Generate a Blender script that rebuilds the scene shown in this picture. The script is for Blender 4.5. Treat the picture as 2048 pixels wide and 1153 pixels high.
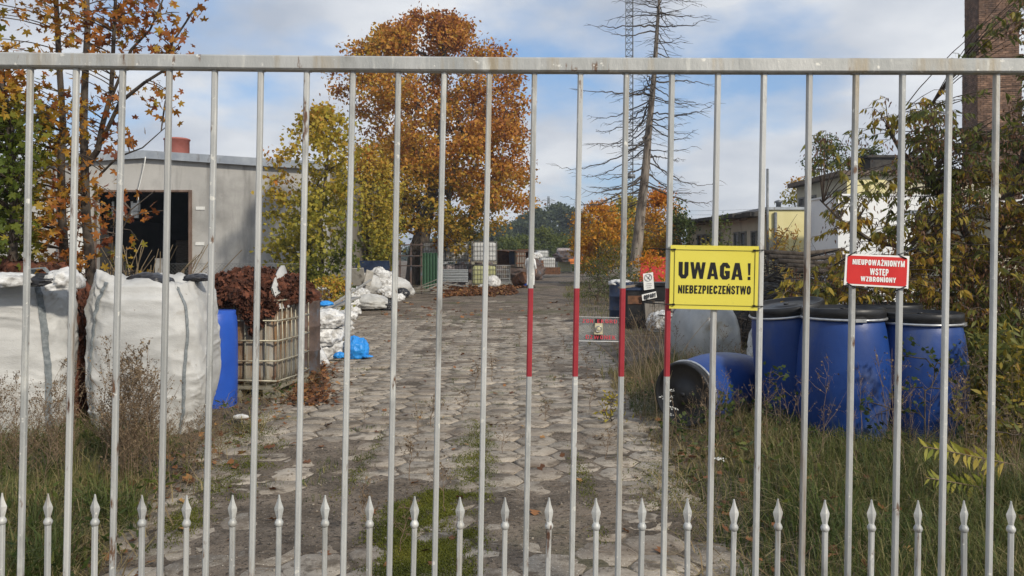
import bpy, math, random
import numpy as np
from mathutils import Vector, Matrix, noise as mnoise

for _o in list(bpy.data.objects):
    bpy.data.objects.remove(_o)
SC = bpy.context.scene
COL = SC.collection

# ---------------------------------------------------------------- camera, sky, sun, exposure
F, EYE, HY = 1577.0, 1.6, 512.0          # focal length in photo pixels, eye height, horizon row
cam_d = bpy.data.cameras.new('camera')
cam_d.sensor_width = 36.0
cam_d.lens = F / 2048 * 36.0
cam_d.shift_y = -(576.5 - HY) / 2048
cam_d.clip_start = 0.05
cam_d.clip_end = 6000
cam = bpy.data.objects.new('camera', cam_d)
cam.location = (0, 0, EYE)
cam.rotation_euler = (math.radians(90), 0, 0)
COL.objects.link(cam)
SC.camera = cam

SUN_AZ, SUN_EL = math.radians(140), math.radians(33)
world = bpy.data.worlds.new('World')
SC.world = world
world.use_nodes = True
def build_world():
    nt = world.node_tree
    nt.nodes.clear()
    N, L = nt.nodes.new, nt.links.new
    out = N('ShaderNodeOutputWorld'); bg = N('ShaderNodeBackground')
    bg.inputs['Strength'].default_value = 0.076
    sky = N('ShaderNodeTexSky'); sky.sky_type = 'NISHITA'; sky.sun_disc = False
    sky.sun_elevation = SUN_EL; sky.sun_rotation = SUN_AZ; sky.ozone_density = 2.0; sky.dust_density = 0.6
    tc = N('ShaderNodeTexCoord'); sep = N('ShaderNodeSeparateXYZ'); L(tc.outputs['Generated'], sep.inputs[0])
    zc = N('ShaderNodeMath'); zc.operation = 'MAXIMUM'; L(sep.outputs['Z'], zc.inputs[0]); zc.inputs[1].default_value = 0.0
    za = N('ShaderNodeMath'); za.operation = 'ADD'; L(zc.outputs[0], za.inputs[0]); za.inputs[1].default_value = 0.30
    dv = N('ShaderNodeVectorMath'); dv.operation = 'DIVIDE'
    cb = N('ShaderNodeCombineXYZ'); L(za.outputs[0], cb.inputs[0]); L(za.outputs[0], cb.inputs[1]); cb.inputs[2].default_value = 1
    L(tc.outputs['Generated'], dv.inputs[0]); L(cb.outputs[0], dv.inputs[1])
    mp = N('ShaderNodeMapping'); L(dv.outputs[0], mp.inputs[0])
    mp.inputs['Location'].default_value = CLOUD_OFFSET
    mp.inputs['Scale'].default_value = (1, 1, 0.6)
    n1 = N('ShaderNodeTexNoise'); n1.inputs['Scale'].default_value = 1.35; n1.inputs['Detail'].default_value = 6.5; n1.inputs['Roughness'].default_value = 0.52
    L(mp.outputs[0], n1.inputs['Vector'])
    r1 = N('ShaderNodeValToRGB'); L(n1.outputs['Fac'], r1.inputs[0])
    r1.color_ramp.elements[0].position = 0.37; r1.color_ramp.elements[0].color = (0, 0, 0, 1)
    r1.color_ramp.elements[1].position = 0.49; r1.color_ramp.elements[1].color = (1, 1, 1, 1)
    n2 = N('ShaderNodeTexNoise'); n2.inputs['Scale'].default_value = 2.6; n2.inputs['Detail'].default_value = 5.0
    L(mp.outputs[0], n2.inputs['Vector'])
    r2 = N('ShaderNodeValToRGB'); L(n2.outputs['Fac'], r2.inputs[0])
    r2.color_ramp.elements[0].position = 0.32; r2.color_ramp.elements[0].color = (4.3, 4.8, 5.7, 1)
    r2.color_ramp.elements[1].position = 0.66; r2.color_ramp.elements[1].color = (7.7, 7.9, 8.2, 1)
    # thin veil over the blue gaps, like high cirrus
    veil = N('ShaderNodeMix'); veil.data_type = 'RGBA'; veil.inputs['Factor'].default_value = 0.42
    L(sky.outputs[0], veil.inputs[6]); veil.inputs[7].default_value = (2.9, 5.2, 9.2, 1)
    mx = N('ShaderNodeMix'); mx.data_type = 'RGBA'
    L(r1.outputs[0], mx.inputs['Factor']); L(veil.outputs[2], mx.inputs[6]); L(r2.outputs[0], mx.inputs[7])
    L(mx.outputs[2], bg.inputs['Color']); L(bg.outputs[0], out.inputs[0])
CLOUD_OFFSET = (3.3, 1.25, 0.4)
build_world()

sun_d = bpy.data.lights.new('sun', 'SUN')
sun_d.energy = 2.5
sun_d.angle = math.radians(4)
sun_d.color = (1.0, 0.91, 0.77)
sun = bpy.data.objects.new('sun', sun_d)
sun_dir = Vector((math.sin(SUN_AZ) * math.cos(SUN_EL), math.cos(SUN_AZ) * math.cos(SUN_EL), math.sin(SUN_EL)))
sun.rotation_euler = sun_dir.to_track_quat('Z', 'Y').to_euler()
COL.objects.link(sun)
SC.view_settings.view_transform = 'Standard'
SC.view_settings.look = 'None'
SC.view_settings.gamma = 1.0
SC.view_settings.use_curve_mapping = False
SC.view_settings.exposure = 0.55
SC.cycles.max_bounces = 6
SC.cycles.transparent_max_bounces = 12

# ---------------------------------------------------------------- helpers
RNG = np.random.default_rng(7)
random.seed(7)

def P(px, py, d):
    return Vector(((px - 1024) * d / F, d, EYE - (py - HY) * d / F))
def X_(px, d):
    return (px - 1024) * d / F
def Z_(py, d):
    return EYE - (py - HY) * d / F
def GD(py):
    return EYE * F / (py - HY)

def tag(o, label=None, cat=None, group=None, kind=None):
    if label: o['label'] = label
    if cat: o['category'] = cat
    if group: o['group'] = group
    if kind: o['kind'] = kind
    return o

def empty(name, loc=(0, 0, 0), rz=0.0, label=None, cat=None, group=None):
    o = bpy.data.objects.new(name, None)
    o.location = loc; o.rotation_euler = (0, 0, rz); o.empty_display_size = 0.1
    COL.objects.link(o)
    return tag(o, label, cat, group)

def link(name, me, parent=None):
    o = bpy.data.objects.new(name, me)
    COL.objects.link(o)
    if parent is not None: o.parent = parent
    return o

def place(o, M=None):
    """give a child its place in world coordinates"""
    W = Matrix.Identity(4); p = o.parent; ch = []
    while p is not None: ch.append(p.matrix_basis.copy()); p = p.parent
    for m in reversed(ch): W = W @ m
    o.matrix_basis = W.inverted() @ (M if M is not None else Matrix.Identity(4))
    return o
def copy_tree(o, parent=None):
    kids = list(o.children)
    c = o.copy(); COL.objects.link(c)
    c.parent = parent
    for ch in kids: copy_tree(ch, c)
    return c

def np_mesh(name, V, faces, mats, tone=None, smooth=False, midx=None):
    """V (n,3); faces: list of (m,k) int arrays; tone: per-face float array"""
    me = bpy.data.meshes.new(name)
    V = np.asarray(V, np.float32)
    faces = [np.asarray(f, np.int32) for f in faces if len(f)]
    me.vertices.add(len(V)); me.vertices.foreach_set('co', V.ravel())
    nl = sum(f.size for f in faces); nf = sum(len(f) for f in faces)
    me.loops.add(nl); me.polygons.add(nf)
    li = np.concatenate([f.ravel() for f in faces])
    tot = np.concatenate([np.full(len(f), f.shape[1], np.int32) for f in faces])
    st = np.concatenate([[0], np.cumsum(tot)[:-1]]).astype(np.int32)
    me.loops.foreach_set('vertex_index', li)
    me.polygons.foreach_set('loop_start', st)
    me.polygons.foreach_set('loop_total', tot)
    if smooth: me.polygons.foreach_set('use_smooth', np.ones(nf, bool))
    if not isinstance(mats, (list, tuple)): mats = [mats]
    for m in mats: me.materials.append(m)
    if midx is not None: me.polygons.foreach_set('material_index', np.asarray(midx, np.int32))
    if tone is not None:
        a = me.attributes.new('tone', 'FLOAT', 'FACE')
        a.data.foreach_set('value', np.asarray(tone, np.float32))
    me.update(calc_edges=True)
    me.validate()
    return me

# vectorised value noise -------------------------------------------------
def _h(i, j, k, s):
    n = (i.astype(np.int64) * 374761393 + j.astype(np.int64) * 668265263 + k.astype(np.int64) * 2147483647 + s * 974711) & 0xffffffff
    n = ((n ^ (n >> 13)) * 1274126177) & 0xffffffff
    n = (n ^ (n >> 16)) & 0xffff
    return n / 65535.0
def vn(x, y, z=0.0, s=0):
    x, y, z = np.broadcast_arrays(np.asarray(x, float), np.asarray(y, float), np.asarray(z, float))
    i, j, k = np.floor(x), np.floor(y), np.floor(z)
    f, g, h = x - i, y - j, z - k
    f, g, h = f * f * (3 - 2 * f), g * g * (3 - 2 * g), h * h * (3 - 2 * h)
    def L(a, b, t): return a + (b - a) * t
    c = lambda a, b, d: _h(i + a, j + b, k + d, s)
    return L(L(L(c(0, 0, 0), c(1, 0, 0), f), L(c(0, 1, 0), c(1, 1, 0), f), g),
             L(L(c(0, 0, 1), c(1, 0, 1), f), L(c(0, 1, 1), c(1, 1, 1), f), g), h) * 2 - 1
def fbm(x, y, z=0.0, s=0, o=4):
    r, a, t = 0, 1.0, 0
    x, y, z = np.asarray(x, float), np.asarray(y, float), np.asarray(z, float)
    for q in range(o):
        r = r + a * vn(x * 2 ** q, y * 2 ** q, z * 2 ** q, s + q); t += a; a *= .5
    return r / t

class MB:
    """collects simple solids into one mesh"""
    def __init__(s): s.v, s.f, s.m, s.sm = [], [], [], []
    def add(s, V, Fc, mi=0, smooth=False):
        o = len(s.v); s.v += [tuple(p) for p in V]
        for f in Fc: s.f.append(tuple(i + o for i in f)); s.m.append(mi); s.sm.append(smooth)
        return s
    def box(s, c, d, mi=0, rot=None, taper=1.0, bev=0.0):
        x, y, z = d[0] / 2, d[1] / 2, d[2] / 2
        if bev > 0:
            V = []
            for sz in (-1, 1):
                for (a, b) in ((x - bev, -y), (x, -y + bev), (x, y - bev), (x - bev, y), (-x + bev, y), (-x, y - bev), (-x, -y + bev), (-x + bev, -y)):
                    V.append((a, b, sz * z))
            Fc = [tuple(range(7, -1, -1)), tuple(range(8, 16))] + [(i, (i + 1) % 8, 8 + (i + 1) % 8, 8 + i) for i in range(8)]
        else:
            V = [(-x, -y, -z), (x, -y, -z), (x, y, -z), (-x, y, -z), (-x * taper, -y * taper, z), (x * taper, -y * taper, z), (x * taper, y * taper, z), (-x * taper, y * taper, z)]
            Fc = [(3, 2, 1, 0), (4, 5, 6, 7), (0, 1, 5, 4), (1, 2, 6, 5), (2, 3, 7, 6), (3, 0, 4, 7)]
        if rot is not None: V = [rot @ Vector(p) for p in V]
        return s.add([(p[0] + c[0], p[1] + c[1], p[2] + c[2]) for p in V], Fc, mi)
    def bar(s, a, b, w, h=None, mi=0, up=Vector((0, 0, 1)), bev=0.0):
        a, b = Vector(a), Vector(b); d = b - a; h = h or w
        zz = d.normalized(); ux = up.cross(zz)
        if ux.length < 1e-4: ux = Vector((1, 0, 0)).cross(zz) if abs(zz.x) < .9 else Vector((0, 1, 0)).cross(zz)
        ux.normalize(); uy = zz.cross(ux)
        R = Matrix((ux, uy, zz)).transposed()
        return s.box((a + b) / 2, (w, h, d.length), mi, R, bev=bev)
    def tube(s, pts, r, n=8, mi=0, cap=True, smooth=True):
        pts = [Vector(p) for p in pts]
        rs = r if isinstance(r, (list, tuple)) else [r] * len(pts)
        V, Fc = [], []
        t0 = (pts[1] - pts[0]).normalized()
        ref = Vector((0, 0, 1)) if abs(t0.z) < .9 else Vector((1, 0, 0))
        u = ref.cross(t0).normalized()
        for i, p in enumerate(pts):
            t = ((pts[min(i + 1, len(pts) - 1)]) - pts[max(i - 1, 0)]).normalized()
            u = (u - t * u.dot(t)).normalized(); w = t.cross(u)
            for k in range(n):
                a = 2 * math.pi * k / n
                V.append(p + (u * math.cos(a) + w * math.sin(a)) * rs[i])
        for i in range(len(pts) - 1):
            for k in range(n):
                Fc.append((i * n + k, i * n + (k + 1) % n, (i + 1) * n + (k + 1) % n, (i + 1) * n + k))
        s.add(V, Fc, mi, smooth)
        if cap:
            o = len(s.v) - len(V)
            s.f.append(tuple(o + k for k in range(n - 1, -1, -1))); s.m.append(mi); s.sm.append(False)
            e = o + (len(pts) - 1) * n
            s.f.append(tuple(e + k for k in range(n))); s.m.append(mi); s.sm.append(False)
        return s
    def lathe(s, prof, n=32, mi=0, c=(0, 0, 0), closed=False, smooth=True):
        V, Fc = [], []
        for (r, z) in prof:
            for k in range(n):
                a = 2 * math.pi * k / n
                V.append((c[0] + r * math.cos(a), c[1] + r * math.sin(a), c[2] + z))
        m = len(prof)
        for i in range(m - 1 if not closed else m):
            j = (i + 1) % m
            for k in range(n): Fc.append((i * n + k, i * n + (k + 1) % n, j * n + (k + 1) % n, j * n + k))
        if not closed:
            Fc.append(tuple(range(n - 1, -1, -1))); Fc.append(tuple((m - 1) * n + k for k in range(n)))
        return s.add(V, Fc, mi, smooth)
    def mesh(s, name, mats):
        me = bpy.data.meshes.new(name)
        me.from_pydata([tuple(p) for p in s.v], [], s.f)
        if not isinstance(mats, (list, tuple)): mats = [mats]
        for m in mats: me.materials.append(m)
        me.polygons.foreach_set('material_index', s.m)
        me.polygons.foreach_set('use_smooth', s.sm)
        me.update()
        return me
    def build(s, name, mats, parent=None): return link(name, s.mesh(name, mats), parent)

def frusta(A, B, RA, RB, n=5):
    """vectorised tapered tubes between point arrays"""
    A, B = np.asarray(A, float), np.asarray(B, float)
    RA, RB = np.broadcast_to(RA, len(A)), np.broadcast_to(RB, len(A))
    d = B - A; L = np.linalg.norm(d, axis=1, keepdims=True) + 1e-9; d = d / L
    ref = np.where(np.abs(d[:, 2:3]) < .9, np.array([[0, 0, 1.]]), np.array([[1., 0, 0]]))
    u = np.cross(ref, d); u /= np.linalg.norm(u, axis=1, keepdims=True) + 1e-9
    w = np.cross(d, u)
    ang = np.arange(n) * 2 * np.pi / n
    ring = u[:, None, :] * np.cos(ang)[None, :, None] + w[:, None, :] * np.sin(ang)[None, :, None]
    V = np.concatenate([A[:, None] + ring * RA[:, None, None], B[:, None] + ring * RB[:, None, None]], 1)
    base = (np.arange(len(A)) * 2 * n)[:, None, None]
    k = np.arange(n); k2 = (k + 1) % n
    q = np.stack([k, k2, n + k2, n + k], 1)[None]
    return V.reshape(-1, 3), (base + q).reshape(-1, 4)

def rot_rand(n, rng, updown=None):
    """random rotation matrices; updown (0..1) pulls the leaf normal towards +z"""
    q = rng.normal(size=(n, 4)); q /= np.linalg.norm(q, axis=1, keepdims=True)
    w, x, y, z = q.T
    return np.stack([np.stack([1 - 2 * (y * y + z * z), 2 * (x * y - z * w), 2 * (x * z + y * w)], 1),
                     np.stack([2 * (x * y + z * w), 1 - 2 * (x * x + z * z), 2 * (y * z - x * w)], 1),
                     np.stack([2 * (x * z - y * w), 2 * (y * z + x * w), 1 - 2 * (x * x + y * y)], 1)], 1)

def scatter(C, R, S, tv, tf, tone):
    """place template (tv,tf) at centres C with rotations R and sizes S; returns V, faces, per-face tone"""
    tv = np.asarray(tv, float); tf = np.asarray(tf)
    V = np.einsum('nij,kj->nki', R, tv) * np.asarray(S)[:, None, None] + np.asarray(C)[:, None, :]
    fc = (np.arange(len(C)) * len(tv))[:, None, None] + tf[None]
    return V.reshape(-1, 3), fc.reshape(-1, tf.shape[1]), np.repeat(tone, len(tf))

QUAD_V = [(0, -.5, 0), (.32, 0, .09), (0, .5, -.06), (-.32, 0, .09)]
QUAD_F = [(0, 1, 2), (0, 2, 3)]
def _maple():
    pts = []
    for a, r in ((-90, .12), (-60, .42), (-22, .62), (-2, .40), (22, .70), (36, .93), (52, .60), (66, .42), (78, .72), (90, 1.0), (102, .72), (114, .42), (128, .60), (144, .93), (158, .70), (182, .40), (202, .62), (240, .42)):
        t = math.radians(a); x, y = r * math.cos(t), r * math.sin(t)
        pts.append((x * .55, y * .55, .13 * abs(x) - .13 * r * r))
    V = [(0, 0, 0)] + pts
    n = len(pts)
    return V, [(0, i + 1, (i + 1) % n + 1) for i in range(n)]
MAPLE_V, MAPLE_F = _maple()
STAR_V = [(0, 0, 0), (0, -.35, 0), (.5, -.12, .07), (.22, .1, .02), (.38, .38, .08), (0, .55, -.05), (-.38, .38, .08), (-.22, .1, .02), (-.5, -.12, .07)]
STAR_F = [(0, 1, 2), (0, 2, 3), (0, 3, 4), (0, 4, 5), (0, 5, 6), (0, 6, 7), (0, 7, 8), (0, 8, 1)]
LANCE_V = [(0, 0, 0), (.13, -.22, .04), (.15, -.5, .02), (0, -1.0, -.10), (-.15, -.5, .02), (-.13, -.22, .04)]
LANCE_F = [(0, 1, 5), (1, 2, 4), (1, 4, 5), (2, 3, 4)]

# ---------------------------------------------------------------- materials
def _ramp(nt, fac, stops):
    r = nt.nodes.new('ShaderNodeValToRGB'); nt.links.new(fac, r.inputs[0])
    el = r.color_ramp.elements
    while len(el) < len(stops): el.new(0.5)
    for e, (p, c) in zip(el, stops):
        e.position = p; e.color = (c[0], c[1], c[2], 1) if not isinstance(c, (int, float)) else (c, c, c, 1)
    return r.outputs[0]

def mat(name, c1, c2=None, scale=6, rough=.8, metal=0.0, bump=0.0, bscale=60, coord='Object', stretch=(1, 1, 1), spots=(), lo=.35, hi=.65,
        tone=0.0, rnd=0.0, spec=.4, trans=0.0, alpha=1.0, bdist=.01, transmission=0.0):
    """two noise-mixed colours + list of spots (colour, scale, lo, hi, stretch) + bump"""
    m = bpy.data.materials.new(name); m.use_nodes = True
    nt = m.node_tree; nt.nodes.clear(); N, L = nt.nodes.new, nt.links.new
    out = N('ShaderNodeOutputMaterial'); bs = N('ShaderNodeBsdfPrincipled')
    if coord == 'World': co = N('ShaderNodeNewGeometry').outputs['Position']
    else: co = N('ShaderNodeTexCoord').outputs[coord]
    def noise(sc, st=(1, 1, 1), det=6, ro=.6):
        mp = N('ShaderNodeMapping'); L(co, mp.inputs[0]); mp.inputs['Scale'].default_value = st
        n = N('ShaderNodeTexNoise'); n.inputs['Scale'].default_value = sc; n.inputs['Detail'].default_value = det; n.inputs['Roughness'].default_value = ro
        L(mp.outputs[0], n.inputs['Vector']); return n.outputs['Fac']
    c2 = c2 or c1
    col = _ramp(nt, noise(scale, stretch), [(lo, c1), (hi, c2)])
    if tone or rnd:
        if tone:
            at = N('ShaderNodeAttribute'); at.attribute_name = 'tone'; v = at.outputs['Fac']; amt = tone
        else:
            v = N('ShaderNodeObjectInfo').outputs['Random']; amt = rnd
        k = N('ShaderNodeMapRange'); L(v, k.inputs[0]); k.inputs[3].default_value = 1 - amt; k.inputs[4].default_value = 1 + amt
        if tone and rnd:
            v2 = N('ShaderNodeObjectInfo').outputs['Random']
            k2 = N('ShaderNodeMapRange'); L(v2, k2.inputs[0]); k2.inputs[3].default_value = 1 - rnd; k2.inputs[4].default_value = 1 + rnd
            mm = N('ShaderNodeMath'); mm.operation = 'MULTIPLY'; L(k.outputs[0], mm.inputs[0]); L(k2.outputs[0], mm.inputs[1]); kk = mm.outputs[0]
        else: kk = k.outputs[0]
        vm = N('ShaderNodeVectorMath'); vm.operation = 'SCALE'; L(col, vm.inputs[0]); L(kk, vm.inputs['Scale']); col = vm.outputs[0]
    for sp in spots:
        c, sc, a, b = sp[:4]; st = sp[4] if len(sp) > 4 else (1, 1, 1)
        f = _ramp(nt, noise(sc, st), [(a, 0.0), (b, 1.0)])
        mx = N('ShaderNodeMix'); mx.data_type = 'RGBA'; L(f, mx.inputs['Factor']); L(col, mx.inputs[6]); mx.inputs[7].default_value = (*c, 1)
        col = mx.outputs[2]
    L(col, bs.inputs['Base Color'])
    bs.inputs['Roughness'].default_value = rough; bs.inputs['Metallic'].default_value = metal
    bs.inputs['Specular IOR Level'].default_value = spec
    bs.inputs['Alpha'].default_value = alpha
    bs.inputs['Transmission Weight'].default_value = transmission
    if bump:
        b = N('ShaderNodeBump'); b.inputs['Strength'].default_value = bump; b.inputs['Distance'].default_value = bdist
        L(noise(bscale, stretch, 8, .65), b.inputs['Height']); L(b.outputs[0], bs.inputs['Normal'])
    sh = bs.outputs[0]
    if trans:
        t = N('ShaderNodeBsdfTranslucent'); L(col, t.inputs['Color']); mx = N('ShaderNodeMixShader'); mx.inputs[0].default_value = trans
        L(sh, mx.inputs[1]); L(t.outputs[0], mx.inputs[2]); sh = mx.outputs[0]
    L(sh, out.inputs[0])
    return m

def leafmat(name, stops, trans=.38, rough=.55):
    m = bpy.data.materials.new(name); m.use_nodes = True
    nt = m.node_tree; nt.nodes.clear(); N, L = nt.nodes.new, nt.links.new
    out = N('ShaderNodeOutputMaterial')
    at = N('ShaderNodeAttribute'); at.attribute_name = 'tone'
    col = _ramp(nt, at.outputs['Fac'], stops)
    bs = N('ShaderNodeBsdfPrincipled'); bs.inputs['Roughness'].default_value = rough; bs.inputs['Specular IOR Level'].default_value = .25
    L(col, bs.inputs['Base Color'])
    t = N('ShaderNodeBsdfTranslucent'); L(col, t.inputs['Color'])
    mx = N('ShaderNodeMixShader'); mx.inputs[0].default_value = trans
    L(bs.outputs[0], mx.inputs[1]); L(t.outputs[0], mx.inputs[2]); L(mx.outputs[0], out.inputs[0])
    return m

MT = {}
MT['soil'] = mat('soil', (.105, .082, .060), (.205, .163, .123), scale=1.7, lo=.43, hi=.57, rough=.95, bump=.9, bscale=26, coord='World', bdist=.03,
                 spots=[((.062, .048, .036), 3.1, .54, .70), ((.23, .19, .15), 9.0, .58, .70), ((.045, .035, .026), 30, .54, .62), ((.34, .29, .23), 75, .60, .66), ((.05, .04, .03), 150, .58, .64), ((.07, .075, .03), .35, .55, .72)])
MT['paver'] = mat('paver_concrete', (.22, .185, .145), (.395, .345, .28), scale=2.2, rough=.92, bump=.8, bscale=70, coord='World', tone=.12, rnd=.22, bdist=.006,
                  spots=[((.12, .10, .08), 5.5, .55, .70), ((.52, .48, .42), 90, .58, .66), ((.09, .075, .06), 60, .62, .72), ((.11, .115, .05), 1.7, .62, .74), ((.16, .125, .095), 1.3, .50, .70), ((.11, .088, .064), 5.5, .53, .64), ((.15, .12, .09), 13, .54, .66)])
MT['galv'] = mat('silver_painted_steel', (.36, .37, .36), (.50, .505, .49), scale=7, rough=.48, metal=.15, bump=.2, bscale=90, coord='World', stretch=(1, 1, .35),
                 spots=[((.34, .29, .21), 12, .56, .70, (1, 1, .10)), ((.60, .60, .56), 19, .58, .70, (1, 1, .2)), ((.25, .25, .235), 9, .58, .72, (1, 1, .4)), ((.15, .085, .05), 30, .63, .69, (1, 1, .3)), ((.66, .65, .60), 45, .64, .68)], rnd=.15)
MT['galv_rusty'] = mat('rusty_silver_steel', (.36, .37, .36), (.48, .48, .46), scale=9, rough=.55, metal=.15, bump=.2, bscale=90, coord='World', stretch=(1, 1, .25),
                 spots=[((.22, .15, .09), 18, .56, .68, (1, 1, .10)), ((.10, .05, .03), 34, .64, .70, (1, 1, .2))], rnd=.13)
MT['gate_red'] = mat('red_paint', (.28, .022, .032), (.36, .035, .045), scale=12, rough=.45, coord='World', spots=[((.55, .45, .42), 70, .72, .76)], bump=.1)
MT['bark'] = mat('bark_grey_brown', (.045, .035, .027), (.11, .09, .072), scale=9, rough=.95, bump=1, bscale=30, stretch=(1, 1, .25), bdist=.02)
MT['twig'] = mat('twig_brown', (.07, .05, .037), (.13, .10, .078), scale=9, rough=.9)
MT['dead_bark'] = mat('weathered_dead_wood', (.13, .105, .085), (.30, .26, .215), scale=7, rough=.95, bump=1, bscale=24, stretch=(1, 1, .22), bdist=.02, spots=[((.07, .055, .045), 6, .5, .66, (1, 1, .3))])
MT['dead_twig'] = mat('dead_spruce_twig', (.05, .042, .036), (.10, .085, .07), scale=6, rough=.95)
MT['bag'] = mat('white_woven_sack', (.42, .42, .41), (.58, .58, .565), scale=2.4, rough=.58, bump=.35, bscale=55, stretch=(1, 1, 2.2), bdist=.012, trans=.08,
                spots=[((.42, .41, .38), 1.6, .48, .76), ((.30, .27, .23), 6, .60, .78), ((.22, .18, .14), 19, .68, .76)])
MT['bag2'] = mat('white_plastic_film', (.50, .50, .49), (.74, .74, .73), scale=4, rough=.5, bump=.5, bscale=22, bdist=.02, spots=[((.24, .23, .215), 6, .50, .64), ((.38, .37, .35), 14, .5, .7), ((.06, .06, .06), 9, .66, .73)])
MT['strap_grey'] = mat('grey_webbing', (.13, .15, .16), (.24, .26, .27), scale=30, rough=.85, bump=.5, bscale=200)
MT['blackbag'] = mat('black_plastic', (.012, .012, .014), (.03, .03, .034), scale=8, rough=.35, bump=.4, bscale=20)
MT['rot'] = mat('brown_shredded_waste', (.045, .016, .009), (.145, .050, .026), scale=9, rough=.9, bump=1.0, bscale=40, tone=.45, bdist=.02, spots=[((.16, .075, .042), 22, .60, .70)])
MT['blue'] = mat('blue_polyethylene', (.008, .036, .165), (.012, .050, .215), scale=3, rough=.42, bump=.15, bscale=18, spec=.4, spots=[((.03, .075, .22), 8, .62, .78, (1, 1, .3)), ((.10, .13, .22), 46, .70, .76), ((.05, .05, .055), 4, .60, .80, (1, 1, .4)), ((.10, .115, .16), 2.6, .52, .80, (1, 1, .5)), ((.22, .24, .28), 90, .70, .74, (1, 1, .2))])
MT['blue2'] = mat('bright_blue_polyethylene', (.014, .065, .36), (.02, .09, .45), scale=3, rough=.4, bump=.12, bscale=14, spots=[((.05, .10, .30), 9, .64, .80, (1, 1, .3))])
MT['navy'] = mat('dark_blue_paint', (.012, .022, .055), (.03, .05, .10), scale=6, rough=.5, spots=[((.07, .05, .04), 9, .58, .7)])
MT['blackpl'] = mat('black_polyethylene', (.010, .010, .011), (.022, .022, .023), scale=8, rough=.4, bump=.1, spots=[((.08, .08, .075), 20, .66, .8)])
MT['ring'] = mat('clamp_ring_steel', (.42, .43, .43), (.6, .6, .6), scale=20, rough=.32, metal=.7, spots=[((.2, .13, .08), 30, .66, .75)])
MT['ibc_white'] = mat('white_tank_plastic', (.62, .63, .62), (.80, .81, .80), scale=2, rough=.4, trans=.25, spots=[((.45, .43, .38), 3, .6, .8)])
MT['ibc_yellow'] = mat('yellowed_tank_plastic', (.42, .43, .20), (.58, .58, .32), scale=2, rough=.45, trans=.2)
MT['ibc_pink'] = mat('stained_tank_plastic', (.42, .33, .32), (.66, .60, .60), scale=2.5, rough=.5, trans=.15)
MT['ibc_old'] = mat('weathered_tank_plastic', (.24, .24, .225), (.38, .36, .30), scale=3, rough=.6, bump=.1, spots=[((.22, .12, .05), 5, .48, .60, (1, 1, .10)), ((.12, .06, .035), 9, .54, .64, (1, 1, .1))])
MT['cage'] = mat('galvanised_cage', (.28, .265, .21), (.42, .39, .30), scale=14, rough=.5, metal=.4, spots=[((.20, .12, .07), 9, .55, .68)])
MT['cage_dark'] = mat('dull_cage_steel', (.10, .10, .10), (.22, .22, .22), scale=10, rough=.6, metal=.3)
MT['cage_light'] = mat('pale_cage_steel', (.42, .45, .46), (.55, .57, .58), scale=10, rough=.5, metal=.3)
MT['pallet'] = mat('pallet_wood', (.16, .125, .09), (.27, .22, .17), scale=6, rough=.9, stretch=(1, 6, 6))
MT['rust'] = mat('rust', (.085, .04, .022), (.20, .095, .05), scale=7, rough=.9, bump=.4, bscale=40, spots=[((.05, .03, .022), 4, .55, .7)])
MT['rust_dark'] = mat('dark_rust', (.06, .045, .04), (.13, .09, .075), scale=5, rough=.85, spots=[((.10, .12, .15), 3, .55, .66)])
MT['plaster'] = mat('grey_render', (.35, .345, .33), (.45, .44, .42), scale=.55, rough=.92, bump=.3, bscale=22, coord='World', bdist=.01,
                    spots=[((.20, .195, .185), 1.9, .52, .72, (1, 1, .16)), ((.24, .235, .225), .6, .50, .70), ((.45, .44, .42), 2.3, .62, .82), ((.19, .185, .175), .9, .64, .8, (1, 1, .2))])
MT['plaster_dark'] = mat('dark_interior', (.03, .03, .03), (.055, .052, .05), scale=1, rough=1)  # near-black tone for the inner walls and floor of the hall
MT['fascia'] = mat('zinc_fascia', (.30, .33, .37), (.42, .45, .48), scale=3, rough=.45, metal=.4, coord='World', spots=[((.18, .17, .16), 6, .6, .72, (1, 1, .3))])
MT['yellow_wall'] = mat('pale_yellow_render', (.60, .54, .27), (.70, .64, .36), scale=.8, rough=.9, coord='World', spots=[((.42, .36, .20), 1.6, .62, .8, (1, 1, .4))])
MT['cream_wall'] = mat('cream_render', (.42, .39, .29), (.52, .49, .38), scale=.9, rough=.9, coord='World', spots=[((.27, .24, .18), 1.9, .56, .75, (1, 1, .5))])
MT['white_wall'] = mat('white_render', (.70, .72, .73), (.80, .81, .81), scale=.7, rough=.8, coord='World', spots=[((.55, .54, .52), 2.5, .66, .8, (1, 1, .3))])
MT['roof_dark'] = mat('bitumen_roof', (.03, .028, .027), (.075, .068, .06), scale=4, rough=.9, bump=.5, coord='World')
MT['roof_brown'] = mat('brown_roof_edge', (.09, .07, .055), (.16, .12, .095), scale=4, rough=.9, coord='World')
MT['glass_dark'] = mat('dark_window_glass', (.018, .02, .023), (.05, .055, .06), scale=3, rough=.15, spec=.6)
MT['frame_grey'] = mat('grey_window_frame', (.16, .16, .15), (.24, .24, .22), scale=8, rough=.7)
MT['wood_brown'] = mat('rusty_brown_frame', (.10, .065, .05), (.19, .13, .10), scale=5, rough=.85, stretch=(1, 1, .3))
MT['door_white'] = mat('peeling_white_paint', (.58, .59, .57), (.70, .70, .67), scale=4, rough=.7, stretch=(1, 1, .4), spots=[((.25, .21, .16), 7, .62, .7, (1, 1, .3))])
MT['red_tank'] = mat('faded_red_metal', (.27, .085, .068), (.36, .125, .105), scale=3, rough=.7, spots=[((.20, .12, .10), 5, .6, .75)])
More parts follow.
